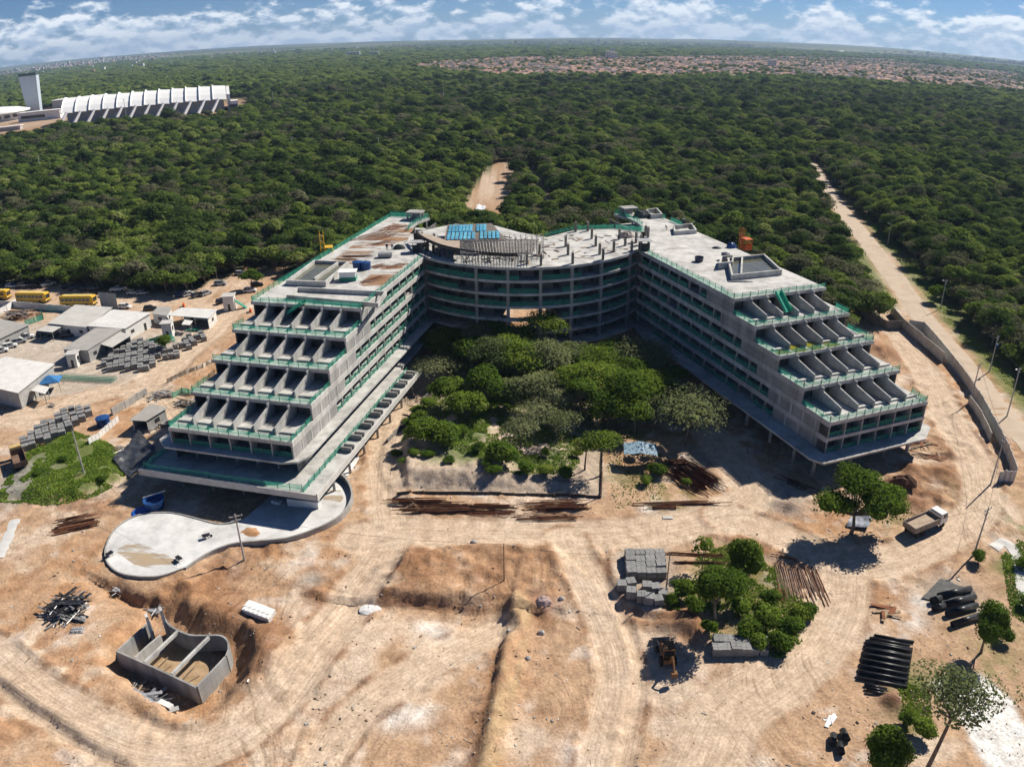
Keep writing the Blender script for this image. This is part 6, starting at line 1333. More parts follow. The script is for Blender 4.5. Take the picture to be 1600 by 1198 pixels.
panel_wall('retaining_wall', 'curved dark retaining wall behind the shaded wing', [(1215,418),(1262,422),(1310,438),(1334,458),(1338,486),(1352,508),(1384,523),(1410,524)], 2.4, 3.0, mat('stained_retaining', (.16, .14, .12), (.27, .245, .22), .95, .5, 6, rnd=.1))
panel_wall('perimeter_wall', 'low white perimeter wall between the buses and the sheds', [(-10,466),(26,468),(80,473),(120,479),(160,477)], 1.9, 3.5, WALLW)
panel_wall('perimeter_wall', 'white wall slanting up to the scaffolding pile at the picture edge', [(-10,485),(14,474),(28,464)], 2.0, 3.0, WALLW)
panel_wall('sheet_gate', 'grey corrugated sheet gate standing in the bus park', [(161,470),(187,473)], 4.6, 1.6, mat('gate_sheet', (.20, .22, .24), (.30, .32, .34), .6, 1.0, stretch=(3, 3, .3)), .06, True, STEEL, cat='gate')
panel_wall('sheet_gate', 'pale corrugated gate leaf at the end of the ditch wall', [(1556,765),(1582,764)], 2.2, 1.2, mat('gate_pale', (.45, .45, .44), (.60, .60, .58), .5, 1.0), .06, True, STEEL, cat='gate')
panel_wall('timber_fence', 'low dashed white and brown fence beside the haul road', [(262,590),(290,577),(318,567),(338,556)], 1.0, 1.5, mat('dashed_board', (.22, .20, .17), (.75, .74, .70), .85, .33, 1, contrast=3.0), .06, True, WOOD, cat='fence')
panel_wall('picket_fence', 'white broken picket fence by the weathered hut', [(140,690),(160,670),(186,648)], 1.3, 1.2, WALLW, .08, True, WALLW, cat='fence', gap=.14)
panel_wall('silt_fence', 'dark silt fence along the foot of the courtyard bank', [(618,772),(660,769),(720,770),(780,772),(840,774),(936,780),(938,745),(940,705)], .5, 2.4, mat('silt_cloth', (.05, .048, .045), (.11, .105, .10), .9, 1.0), .04, True, WOOD, cat='fence')
panel_wall('concrete_bin', 'row of open concrete aggregate bins above the weathered hut', [(176,640),(196,628),(215,616),(230,607)], 1.6, 3.0, CONW, .25, cat='bin')
panel_wall('green_fence', 'green mesh fence around the scaffolding pile', [(42,497),(70,488),(66,476)], 1.6, 2.4, NET, .03, True, GSTEEL, cat='fence')
panel_wall('green_fence', 'green mesh barrier at the foot of the tall booth', [(232,528),(262,520),(275,526)], 1.3, 2.4, NET, .03, True, GSTEEL, cat='fence')
panel_wall('green_fence', 'green mesh railing on the bank beside the sunny wing', [(270,613),(285,606),(305,610)], 1.2, 2.2, NET, .03, True, GSTEEL, cat='fence')
panel_wall('drive_kerb', 'dark stone kerb wall curving along the courtyard drive', [(604,690),(640,652),(668,618),(684,592)], .7, 2.0, mat('kerb_stone', (.15, .14, .13), (.26, .25, .235), .95, 1.2), .3, False, cat='wall', gap=.03)
# green frames laid out in the compound
e = empty('green_frame_stack', GP(133, 583), -.12, 'long stack of green formwork frames lying on the sand', 'frames'); mb = MB()
for k_ in range(3):
    for y in (-1.2, -.4, .4, 1.2): mb.tube((-8 + k_ * .3, y, .12 + k_ * .3), (8, y, .12 + k_ * .3), .05, n=4)
    for i in range(18): mb.tube((-8 + i * .95, -1.2, .14 + k_ * .3), (-8 + i * .95, 1.2, .14 + k_ * .3), .04, n=4)
link('frame', mb.mesh('frame', mat('pale_green_steel', (.10, .24, .17), (.18, .36, .27), .6, 1.5)), e, local=True)
def jumble(name, label, p, dims, n_, mts, cat, seed, r=.07):
    rnd = random.Random(seed); mb = MB()
    for i in range(n_):
        a = rnd.uniform(-.5, .5) + (1.2 if rnd.random() < .3 else 0); L = rnd.uniform(.35, .9) * dims[0]; c = Vector((rnd.uniform(-.5, .5) * dims[0] * .5, rnd.uniform(-.5, .5) * dims[1], rnd.uniform(.05, 1) * dims[2])); d = Vector((math.cos(a), math.sin(a), rnd.uniform(-.08, .08))) * L / 2
        if rnd.random() < .5: mb.tube(c - d, c + d, r, n=4, m=rnd.randrange(len(mts)))
        else: mb.boxc(c, (L, rnd.uniform(.15, .5), .08), a, rnd.randrange(len(mts)))
    return tag(link(name, mb.mesh(name, mts), None, p, rnd.uniform(-.2, .2)), label, cat)
ALU = mat('scaffold_aluminium', (.34, .34, .35), (.52, .52, .53), .45, 2, metal=.3)
jumble('scaffold_pile', 'tangled pile of scaffolding behind the perimeter wall', GP(30, 484), (9, 5, 2.2), 70, [ALU, RUST, WOOD], 'scaffolding', 21)
jumble('formwork_pile', 'black and grey pile of formwork on the open sand', GP(102, 940), (6.0, 4.2, 1.4), 75, [mat('form_black', (.02, .02, .022), (.05, .05, .052), .5, 2), BLACK, BLACK, STEEL, mat('form_grey', (.16, .16, .16), (.26, .26, .26), .7, 2)], 'formwork', 22, .06)
jumble('formwork_pile', 'flat grey formwork panels below the black pile', GP(100, 952), (6.2, 1.6, .5), 22, [ALU, mat('form_grey', (.16, .16, .16)), WOOD], 'formwork', 23, .05)
jumble('scrap_pile', 'loose timber and mesh beside the unfinished tank', GP(205, 1056), (3.6, 1.2, .25), 22, [STEEL, WOOD, BLACK], 'scrap', 24, .03)
jumble('scrap_pile', 'line of grey offcuts under the unfinished tank', GP(228, 1078), (5.0, 1.0, .2), 18, [ALU, STEEL], 'scrap', 25, .04)
jumble('scrap_pile', 'grey frames dropped at the edge of the dug bank', GP(232, 932), (3.0, 1.0, .6), 16, [ALU, STEEL], 'scrap', 26, .04)
jumble('scrap_pile', 'pale boards on the dug bank beside the round slab', GP(178, 905), (2.4, 1.0, .4), 10, [ALU, WHITE], 'scrap', 27, .04)
jumble('timber_pile', 'yellow boards under the edge of the podium', GP(656, 645), (5.5, 1.6, .3), 14, [mat('new_timber', (.50, .36, .16), (.62, .48, .26), .8, 2), WOOD], 'timber', 28, .05)
jumble('timber_pile', 'brown boards below the corner of the shaded wing', GP(1440, 705), (6, 2.5, .3), 20, [WOOD, RUST], 'timber', 29, .06)
jumble('timber_pile', 'bars and boards strewn behind the brown heap', GP(1458, 724), (7, 2.0, .2), 18, [WOOD, RUST], 'timber', 30, .04)
jumble('metal_scrap', 'white and silver scrap lying at the edge of the track', GP(1290, 1132), (2.2, .5, .15), 9, [ALU, WHITE], 'scrap', 31, .05)
jumble('brush_pile', 'fan of cut brown sticks beside the grey slurry', GP(1380, 964), (3.4, 2.2, .3), 24, [WOOD, RUST], 'sticks', 32, .03)
jumble('debris_heap', 'small crate pile beside the block road', GP(80, 623), (1.6, 1.2, .8), 10, [WOOD, STEEL], 'crates', 33, .05)
for i, (x, y, d_, n2, lab) in enumerate(((252,610,(6, 3, .8), 40, 'grey offcut pile between the haul road and the sunny wing'),(292,624,(5, 3, .9), 36, 'heap of grey boards against the sunny wing'),(222,664,(5, 2.4, .6), 30, 'broken slabs and boards in front of the weathered hut'),(190,694,(4, 2, .5), 22, 'grey scraps beside the picket fence'),(258,655,(4, 2, .7), 26, 'stack of frames beside the weathered hut'),(14,500,(4, 2.5, .8), 24, 'pale boards piled behind the office shed'),(152,548,(3, 1.2, .5), 14, 'boards lying beside the stockyard pallets'),(305,508,(4, 2, .8), 24, 'green and grey frames below the open-sided white shed'))):
    jumble('scrap_pile', lab, GP(x, y), d_, n2, [ALU, CONW, WOOD] if i < 7 else [GSTEEL, ALU], 'scrap', 60 + i, .05)
# rebar and pipe stocks on the ground
BARW = mat('weathered_bars', (.25, .15, .10), (.42, .31, .24), .9, 1.2, rnd=.1)
for i, (x, y, rz, L, W_, n_, lay, lab) in enumerate(((688,794,.0,12,2.6,13,4,'long dark rusty rebar stack at the foot of the courtyard bank'),(758,797,-.03,9,3.0,13,4,'brown rebar stack overlapping the long one'),(866,793,.02,10,2.6,13,4,'reddish rebar stack below the silt fence'),(856,810,.03,9,1.4,7,2,'thin rebar layer in front of the reddish stack'),(655,784,-.02,9,1.2,8,3,'scattered bars at the sunny end of the rebar yard'),
      (1082,752,-1.05,9.5,7.0,24,4,'fan of rust-red beams beside the blue tarpaulin'),(1055,728,.1,4.0,1.6,10,3,'short red beams behind the fan of beams'),(1062,792,.02,14,.8,5,2,'long thin bars lying by the dirt road'),(1035,798,.0,5,.6,4,2,'short dark beams lying by the dirt road'),(1085,872,-.12,9,.5,4,2,'bars along the road edge behind the young tree'),(1085,884,-.05,8,.4,3,2,'bars lying in the weeds near the square block stack'),
      (1228,915,1.42,8.5,3.6,20,1,'wide upright sheaf of grey-brown bars, nearer the round tree'),(1262,918,1.50,9.0,3.4,19,1,'wide sheaf of reddish bars facing the open track'),(1213,935,1.4,2.5,1.6,10,3,'short rusty offcuts at the end of the bar sheaf'),(118,812,.42,6.2,2.6,22,7,'dark brown block of stacked rebar near the blue tub'),(115,800,.42,6.5,.4,4,3,'narrow line of rebar behind the stacked block'),(1240,762,-.85,9,2.2,10,1,'dark bars lying in the shadow of the wing'),(1222,880,-.4,4,.3,3,1,'short bars beside the big tree shadow'))):
    bars('rebar_stack', lab, GP(x, y), rz, L, W_, n_, .075, lay, jag=.9, mt=(BARW if x in (1228, 1262) else RUST))
pipe_r = MB(); n_ = 14; Lp = 6.0
for (ro, ri) in ((.2, .165),):
    vs = []; 
    for x in (-Lp / 2, Lp / 2):
        for r in (ro, ri):
            for i in range(n_): a = 2 * math.pi * i / n_; vs.append((x, r * math.cos(a), r * math.sin(a) + ro))
    fs = []
    for i in range(n_):
        j = (i + 1) % n_; fs += [(i, 2 * n_ + i, 2 * n_ + j, j), (n_ + i, n_ + j, 3 * n_ + j, 3 * n_ + i), (i, j, n_ + j, n_ + i), (2 * n_ + i, 3 * n_ + i, 3 * n_ + j, 2 * n_ + j)]
    pipe_r.add(vs, fs)
PIPE = pipe_r.mesh('pipe', mat('black_pipe', (.018, .018, .019), (.045, .045, .047), .38, 1.0), True)
a, b = P(1358, 1002), P(1343, 1090)
for i in range(15):
    f = i / 14; q = P(1384 - f * 14 + (6 if i in (0,) else 0), 1008 + f * 68); L = 1.0 if i > 1 else .85
    tag(link('black_pipe', PIPE, None, (q.x, q.y, gz(q.x, q.y) + .02), -.36 + random.uniform(-.02, .02), (L, 1, 1)), 'black plastic pipe in the flat stack, %s counted from the far end' % ORD[i], 'pipe', 'flat stack of black pipes')
for i in range(6):
    q = P(1381 - i * 2.2, 1024 + i * 9.0); tag(link('black_pipe', PIPE, None, (q.x, q.y, gz(q.x, q.y) + .42), -.36, (.96, .95, .95)), 'black plastic pipe on the upper layer, %s counted from the far end' % ORD[i], 'pipe', 'flat stack of black pipes')
for i in range(3):
    q = P(1360 + i * 1.5, 1083 + i * 5); tag(link('black_pipe', PIPE, None, (q.x, q.y, gz(q.x, q.y) + .02), -.36, (.45, .9, .9)), 'short black pipe offcut at the near end of the stack, %s of three' % ORD[i], 'pipe', 'short pipe offcuts')
for i, (x, y, l_, lab) in enumerate(((1485,940,1.0,'wide black pipe at the top of the wide stack'),(1492,953,1.0,'second wide black pipe from the top of the wide stack'),(1496,967,.95,'third wide black pipe from the top of the wide stack'),(1503,983,.9,'wide black pipe half under the dense tree'),(1460,962,.35,'short wide pipe stub beside the wide stack'),(1456,950,.3,'small wide pipe stub standing against the stack'))):
    q = GP(x, y); tag(link('wide_pipe', PIPE, None, (q.x, q.y, q.z + .02), .2 + i * .02, (l_ * .95, 2.3, 2.3)), lab, 'pipe', 'wide black pipes')
for i, (x, y, lab) in enumerate(((1292,1166,'black pipe stub beside the full tree at the picture edge'), (1303,1180,'second black pipe stub beside the full tree'), (1310,1160,'third black pipe stub half under the full tree'))):
    q = GP(x, y); tag(link('wide_pipe', PIPE, None, (q.x, q.y, q.z + .02), 1.2 + i * .2, (.25, 2.0, 2.0)), lab, 'pipe')
# ------------------------------------------------------------------ concrete works
SLABM = mat('fresh_concrete', (.55, .545, .53), (.74, .735, .72), .85, .16, 7, .1, 3, c3=(.56, .46, .33), weather=.25); KERBM = mat('raw_kerb', (.28, .275, .26), (.40, .39, .37), .9, .8)
out_px = [(164,868),(164,846),(178,820),(205,802),(235,796),(270,797),(305,806),(340,815),(372,810),(398,790),(425,768),(470,745),(520,742),(540,756),(546,780),(530,804),(500,822),(450,838),(400,842),(360,845),(322,858),(286,880),(245,893),(205,892),(178,884)]
op = [(v.x, v.y) for v in spline([P(*q) for q in out_px + [out_px[0]]], 4)][:-1]
mb = MB(); mb.prism(op, -.4, .30); e = empty('concrete_apron', GP(300, 840), 0, 'pear-shaped fresh concrete slab with a raised kerb below the sunny wing', 'slab'); link('slab', mb.mesh('slab', SLABM), e)
def curb(name, pts_px, h0, h1, th, parent, mt, zb=-.4):
    pl = spline([P(*q) for q in pts_px], 5); mb = MB(); rings = []
    for i, p in enumerate(pl):
        d = (pl[min(i + 1, len(pl) - 1)] - pl[max(i - 1, 0)]).normalized(); nr = Vector((d.y, -d.x, 0)) * th / 2; h = h0 + (h1 - h0) * i / (len(pl) - 1)
        rings.append([(p.x - nr.x, p.y - nr.y, zb), (p.x + nr.x, p.y + nr.y, zb), (p.x + nr.x, p.y + nr.y, h), (p.x - nr.x, p.y - nr.y, h)])
    mb.loft(rings); return link(name, fix_normals(mb.mesh(name, mt)), parent)
curb('kerb_wall', [(286,882),(322,860),(360,847),(400,844),(450,840),(500,824),(532,806),(548,780),(541,755),(522,741),(505,738)], .45, 1.5, .3, e, KERBM)
curb('kerb', [(372,809),(340,814),(305,805),(270,796),(235,795),(205,801),(178,819),(163,846),(163,868),(178,885),(205,893),(245,894),(284,882)], .42, .45, .22, e, KERBM)
mb = MB(); q = P(473, 787); mb.boxc((q.x, q.y, .95), (5.4, 1.1, 1.3), -.18); link('planter', mb.mesh('planter', WHITE), e)
q = P(430, 782); mb = MB(); mb.boxc((q.x, q.y, .55), (1.6, .9, .5), -.4); tag(link('white_crate', mb.mesh('white_crate', WHITE)), 'pale blue-white crate on the slab in the wing shadow', 'crate')
mb = MB(); mb.prism([(v.x, v.y) for v in [P(*q, .3) for q in ((505,752),(528,757),(534,775),(520,790),(502,775))]], .303, .307); link('rust_stain', mb.mesh('rust_stain', RS2), e)
mb = MB(); mb.prism([(v.x, v.y) for v in [P(*q, .3) for q in ((175,850),(205,835),(240,850),(275,868),(255,885),(205,872))]], .303, .307); link('rust_stain', mb.mesh('rust_stain', RS2), e)
for x, y, lab in ((319,833,'wheelbarrow standing on the slab near its neck'),(276,868,'wheelbarrow standing at the near rim of the slab'),(168,859,'wheelbarrow at the outer rim of the slab')):
    q = P(x, y, .3); e2 = empty('wheelbarrow', q, x * .1, lab, 'wheelbarrow'); mb = MB(); mb.loft([[(-.35, -.25, .35), (.35, -.2, .35), (.35, .2, .35), (-.35, .25, .35)], [(-.6, -.38, .65), (.62, -.32, .65), (.62, .32, .65), (-.6, .38, .65)]]); link('tray', mb.mesh('tray', BLACK), e2, local=True)
    mb = MB(); mb.tube((-1.1, -.3, .6), (.7, -.12, .25), .03, n=4); mb.tube((-1.1, .3, .6), (.7, .12, .25), .03, n=4); mb.tube((-.3, -.28, .4), (-.4, -.28, 0), .03, n=4); mb.tube((-.3, .28, .4), (-.4, .28, 0), .03, n=4); link('frame', mb.mesh('frame', STEEL), e2, local=True); link('wheel', WHEEL, e2, (.75, 0, .22), 0, (.7, .5, .7), local=True)
# unfinished tank in the pit
zt = 1.0
rim = [(179,1016),(230,971),(240,985),(250,963),(265,978),(292,993),(317,994),(343,996),(353,1008),(350,1024),(325,1050),(301,1074),(263,1056),(221,1036)]
e = empty('unfinished_tank', GP(265, 1020), 0, 'roofless concrete tank with a curved rear wall and cross beams in a dug pit', 'tank')
curb('front_wall', [(178,1015.5),(221,1035),(263,1055),(301.5,1074)], zt, zt, .25, e, CONW, -2.3); curb('side_wall', [(181,1014),(206,992),(231,970)], zt, zt, .25, e, CONW, -2.3)
curb('rear_wall', [(252,962),(258,972),(268,981),(292,992),(317,993.5),(340,994),(351,1002),(353,1015),(349,1026)], zt, zt, .25, e, CONW, -2.3); curb('side_wall', [(348,1027),(325,1051),(303,1073)], zt, zt, .25, e, CONW, -2.3)
curb('partition_wall', [(207,1024),(227,1006),(247,990)], zt - .2, zt - .2, .22, e, CONC, -2.3); curb('cross_beam', [(222,1034),(248,1010),(274,986)], zt + .05, zt + .05, .35, e, CONC, zt - .4); curb('cross_beam', [(264,1053),(293,1024),(322,996)], zt + .05, zt + .05, .35, e, CONC, zt - .4)
for x, y in ((231,962),(253,952)): q = P(x, y + 18, 0); mb = MB(); mb.boxc((q.x, q.y, 0.6), (.35, .9, 5.0), .6); link('pier', mb.mesh('pier', CONC), e)
mb = MB(); mb.prism([(v.x, v.y) for v in [P(*q, 0) for q in rim]], -2.4, -1.75); link('floor', mb.mesh('floor', mat('pit_sand', (.30, .20, .11), (.44, .31, .19), .95, .8)), e)
for x0, y0, x1, y1 in ((240,1030,256,1018),(240,1036,262,1030),(280,1048,298,1032),(282,1050,306,1046)): mb = MB(); mb.tube(P(x0, y0, -.6), P(x1, y1, -1.6), .07, n=4); link('strut', mb.mesh('strut', WOOD), e)
for i in range(3):
    q = GP(397 + i * 3, 958 - i * 5); mb = MB(); mb.boxc((0, 0, .35), (4.6, .75, .7), 0)
    for k_ in range(6): mb.boxc((-1.9 + k_ * .76, 0, .72), (.3, .5, .05))
    tag(link('white_beam', mb.mesh('white_beam', WHITE), None, q, -.42), 'white grooved concrete beam by the dug bank, %s of three side by side' % ORD[i], 'beam', 'white beams by the dug bank')
mb = MB(); mb.box(-.9, .9, -.6, .6, 0, .12)
for i in range(3):
    for j in range(2): mb.box(-.75 + i * .55, -.4 + i * .55, -.45 + j * .5, -.1 + j * .5, .12, .3)
tag(link('white_grate', mb.mesh('white_grate', ALU), None, GP(115, 974), .2), 'small grey grate lying below the formwork pile', 'grate')
mb = MB(); mb.box(-1.0, 1.0, -.35, .35, 0, .35); tag(link('white_box', mb.mesh('white_box', WHITE), None, GP(250, 1088), -.4), 'white box beside the corner of the unfinished tank', 'box')
mb = MB(); mb.box(-.9, .9, -.35, .35, 0, .2); tag(link('white_box', mb.mesh('white_box', WALLG), None, GP(258, 1095), .5), 'grey slab piece under the white box', 'box')
# blue tub with its lid beside it
lidded_tank('blue_tub', 'open blue water tub with a white pipe beside the round slab', GP(240, 784), 1.7, 1.7, BLUE, False)
mb = MB(); mb.tube((-2.2, -.3, 1.7), (1.4, .9, 2.4), .09, n=6); tag(link('white_pipe', mb.mesh('white_pipe', WHITE), None, GP(244, 781)), 'white pipe resting over the blue tub', 'pipe')
mb = MB(); mb.lathe([(1.75, 0), (1.75, .12), (1.5, .2), (0, .28)], n=24); tag(link('tub_lid', mb.mesh('tub_lid', mat('bright_blue_plastic', (.01, .07, .34), (.015, .1, .42), .4, 1)), None, GP(219, 791)), 'bright blue round lid lying on the sand by the tub', 'lid')
lidded_tank('water_tank', 'large blue lidded water tank behind the grassy bank', GP(162, 655), 1.4, 1.7, BLUE)
# black sheeting on the slope, tarpaulin tents, geotextile
def cloth(name, label, px4, z4, mt, amp, n_=16, cat='sheet', seed=3):
    q = [P(a, b) + Vector((0, 0, z)) for (a, b), z in zip(px4, z4)]; vs = []; rng = np.random.default_rng(seed)
    for i in range(n_ + 1):
        for j in range(n_ + 1):
            s, t_ = i / n_, j / n_; p = q[0].lerp(q[1], s).lerp(q[3].lerp(q[2], s), t_); vs.append((p.x, p.y, p.z + gz(p.x, p.y) + .12 + amp * float(fbm(np.array([p.x * .9]), np.array([p.y * .9]), 3, seed)[0] - .4)))
    mb = MB(); mb.add(vs, [(i * (n_ + 1) + j, (i + 1) * (n_ + 1) + j, (i + 1) * (n_ + 1) + j + 1, i * (n_ + 1) + j + 1) for i in range(n_) for j in range(n_)]); return tag(link(name, mb.mesh(name, mt, True)), label, cat)
cloth('black_sheeting', 'shiny black plastic sheeting over the bank beside the sunny wing', [(176,715),(202,740),(243,698),(218,670)], (0.2, .0, 0.6, .9), mat('black_sheet', (.03, .032, .036), (.07, .072, .078), .28, 1.0, 6, .6, 2.0, spec=.6), 1.1, 22)
cloth('geotextile', 'dark grey geotextile under the wide pipes', [(1434,945),(1470,952),(1520,938),(1465,914)], (0, 0, 0, 0), mat('grey_geotextile', (.08, .08, .078), (.14, .14, .135), .9, 1.5, 6, .3, 4), .3, 14, 'textile', 5)
cloth('white_sheeting', 'pale plastic sheeting spread under the podium edge', [(522,730),(540,742),(560,712),(548,700)], (0, 0, 0, 0), WHITE, .5, 10, 'sheet', 6)
heap('lime_heap', 'small white lime heap beside the haul track', GP(572, 940), (3.4, 2.4, .35), mat('lime', (.62, .61, .60), (.74, .73, .72), .9, 1), 'heap', 7)
cloth('grey_sheeting', 'blue-grey sheeting piled under the three-lobed tree', [(1318,832),(1352,838),(1360,818),(1330,812)], (.2, .2, .8, .8), mat('bluegrey_sheet', (.20, .22, .27), (.32, .34, .40), .6, 1), 1.0, 12, 'sheet', 8)
e = empty('tarpaulin_tent', GP(997, 727), -.1, 'blue-grey tarpaulin tent on poles beside the rust-red beams', 'tent'); mb = MB(); n_ = 8; vs = []
for i in range(n_ + 1):
    for j in range(n_ + 1): x, y = -2.9 + 5.8 * i / n_, -1.7 + 3.4 * j / n_; vs.append((x, y, 2.6 + .5 * (y + 1.7) / 3.4 + .5 * (1 - abs(x) / 2.9) + .05 * math.sin(i * 2.1 + j)))
mb.add(vs, [(i * (n_ + 1) + j, (i + 1) * (n_ + 1) + j, (i + 1) * (n_ + 1) + j + 1, i * (n_ + 1) + j + 1) for i in range(n_) for j in range(n_)]); link('canopy', mb.mesh('canopy', mat('tarpaulin_blue', (.16, .26, .34), (.30, .42, .50), .6, .6), True), e, local=True)
for a in (-2.7, 2.7):
    for b in (-1.5, 1.5): mb = MB(); mb.tube((a, b, -.2), (a, b, 2.7 + .4 * (b > 0)), .06, n=5); link('post', mb.mesh('post', WOOD), e, local=True)
cloth('white_sheeting', 'white and blue sheeting on the forest track behind the building', [(745,340),(757,342),(764,330),(750,328)], (1.5, 1.2, 2.2, 2.4), mat('white_tarp', (.62, .64, .66), (.74, .76, .78), .6, .4), 1.2, 8, 'sheet', 9)
heap('brown_heap', 'dark red-brown heap of roots and soil behind the tipper lorry', GP(1405, 776), (5, 3.4, 1.6), mat('root_soil', (.06, .028, .018), (.13, .065, .04), .95, 2), 'soil heap', 11)
heap('boulder', 'purple-grey boulder at the edge of the ridge', GP(843, 944), (2.4, 2.0, .7), mat('purple_rock', (.33, .235, .225), (.45, .34, .32), .9, 1.5), 'rock', 12)
for x, y, s, lab in ((840,987,.5,'small pale stone below the purple boulder'),(872,938,.4,'pale stone beside the purple boulder'),(818,1030,.4,'white rag of plastic on the ridge'),(736,856,.6,'pale slab lying on the dirt road')): heap('stone', lab, GP(x, y), (s * 2, s * 1.6, s), CONC, 'stone', int(x))
mb = MB(); mb.box(-.8, .8, -.35, .35, 0, .12); tag(link('white_slab', mb.mesh('white_slab', CONC), None, GP(1040, 812), -.1), 'white slab lying on the dirt road below the rust-red beams', 'slab')
for x, y, lab in ((289,471,'orange plastic barrier on the car park sand'),(393,481,'orange plastic barrier beside the guard tower')):
    mb = MB(); mb.extr([(-.4, 0), (.4, 0), (.12, 1.1), (-.12, 1.1)], 'y', -.7, .7); tag(link('barrier', mb.mesh('barrier', ORANGE), None, GP(x, y), .3), lab, 'barrier')
# ------------------------------------------------------------------ poles, cables
def pole(name, label, px_, py_, h, rz=0.0, arm=True, lamp=False, mt=POLE, r=.13, group=None, box=False):
    p = GP(px_, py_); e = empty(name, p, rz, label, 'pole', group); mb = MB(); mb.tube((0, 0, -.3), (0, 0, h), r * 1.25, r * .8, 8); link('shaft', mb.mesh('shaft', mt), e, local=True)
    if arm: mb = MB(); mb.box(-1.0, 1.0, -.06, .06, h - .45, h - .33); mb.box(-.7, .7, -.06, .06, h - 1.1, h - 1.0); link('crossarm', mb.mesh('crossarm', mt), e, local=True)
    if arm:
        for a in (-.85, 0, .85): mb = MB(); mb.lathe([(.05, 0), (.07, .1), (.04, .2), (0, .22)], (a, 0, h - .33), 8); link('insulator', mb.mesh('insulator', STEEL), e, local=True)
    if lamp: mb = MB(); mb.tube((0, 0, h - .3), (-1.6, 0, h + .2), .05, n=5); mb.boxc((-1.9, 0, h + .2), (.7, .25, .12)); link('lamp_arm', mb.mesh('lamp_arm', STEEL), e, local=True)
    if box: mb = MB(); mb.box(-.3, .3, -.5, -.12, h - 2.8, h - 2.0); link('box', mb.mesh('box', BLUE), e, local=True)
    return Vector((p.x, p.y, p.z + h))
T = {}
T['a'] = pole('utility_pole', 'concrete pole standing beside the pear-shaped slab', 377, 865, 8.2, .4, True); T['b'] = pole('utility_pole', 'thin dark pole in the middle of the open dirt', 783, 908, 6.2, .0, False, r=.08, mt=WOOD)
T['c'] = pole('utility_pole', 'white concrete pole on the grassy bank', 131, 735, 8.6, .4, False); T['d'] = pole('utility_pole', 'concrete pole above the wide pipes with crossarm', 1517, 878, 8.5, .5, True)
T['e'] = pole('street_lamp', 'street lamp pole on the verge of the sandy road', 1471, 493, 8.6, .6, True, True); T['f'] = pole('utility_pole', 'roadside pole carrying a small blue box', 1546, 592, 9.0, .6, True, False, box=True); T['g'] = pole('utility_pole', 'tall roadside pole close to the picture edge', 1572, 663, 11.0, .6, True, True)
T['h'] = pole('street_lamp', 'far street lamp on the verge of the sandy road', 1390, 392, 8.2, .6, False, True); T['i'] = pole('utility_pole', 'thin pole between the square block stack and the round tree', 1035, 930, 7.0, 0, False, r=.09, mt=WOOD)
T['j'] = pole('utility_pole', 'leaning pole inside the ditch wall', 1545, 768, 9.5, .6, True); T['k'] = pole('utility_pole', 'pole beside the ditch junction', 1515, 640, 9.0, .6, True); T['l'] = pole('utility_pole', 'slim pole behind the silt fence corner', 936, 778, 5.0, 0, False, r=.12, mt=WOOD)
T['m'] = pole('street_lamp', 'street lamp standing at the bend of the forest road', 1309, 294, 8.5, .6, False, True)
def cable(label, a, b, sag, r=.022):
    pts = [a.lerp(b, i / 10) - Vector((0, 0, sag * 4 * (i / 10) * (1 - i / 10))) for i in range(11)]; mb = MB(); mb.path(pts, r, 4); tag(link('power_cable', mb.mesh('power_cable', BLACK)), label, 'cable')
cable('cable spanning from the slab pole to the dark pole in the dirt', T['a'], T['b'], 1.0); cable('cable spanning from the dark pole to the thin pole at the block stack', T['b'], T['i'], 1.0); cable('cable spanning from the thin pole to the crossarm pole above the pipes', T['i'], T['d'], 1.2)
cable('roadside cable between the two lamp poles', T['e'], T['f'], .8, .03); cable('roadside cable towards the tall edge pole', T['f'], T['g'], .8, .03); cable('cable from the ditch pole to the junction pole', T['j'], T['k'], .6, .03); cable('cable from the crossarm pole to the ditch pole', T['d'], T['j'], .8); cable('cable from the far street lamp to the next one', T['h'], T['e'], 1.2, .03); cable('cable from the grassy bank pole to the slab pole', T['c'], T['a'], 1.5)
# tall slender masts in the forest
for i, (x, yb, yt, near) in enumerate(((435,167,141,'beside the white exhibition hall'),(551,158,137,'standing second along the forest line'),(627,154,135,'standing third along the forest line'),(700,162,134,'tallest along the forest line'),(778,151,136,'between the forest line and the town'),(847,152,137,'below the terracotta roofs'),(1038,161,141,'beside the dark tree clump'),(1104,163,146,'beside the small white farm'),(1187,168,150,'at the far right of the farm'),(1247,168,145,'over the far end of the sandy road'),(463,232,219,'deep in the near forest'),(598,236,222,'near the forest clearing'),(748,243,228,'beside the forest clearing'),(70,264,243,'in the forest before the tapered tower'),(171,232,220,'in the forest before the white hall'),(206,190,152,'in front of the white exhibition hall'))):
    p = P(x, yb); d = ray_h = None
    # height from the two pixel rows
    q0 = P(x, yb); r_ = math.hypot(q0.x, q0.y); q1 = P(x, yt, 0) if yt > 130 else None
    h = HC * (1 - r_ / math.hypot(q1.x, q1.y)) + 4
    e = empty('mast', (p.x, p.y, gz(p.x, p.y)), 0, 'slender pale mast %s' % near, 'mast', 'masts rising from the forest'); mb = MB(); mb.tube((0, 0, 0), (0, 0, h), .35, .22, 6); link('shaft', mb.mesh('shaft', POLE), e, local=True); mb = MB(); mb.boxc((0, 0, h), (2.2, .3, .25)); link('crossarm', mb.mesh('crossarm', POLE), e, local=True)
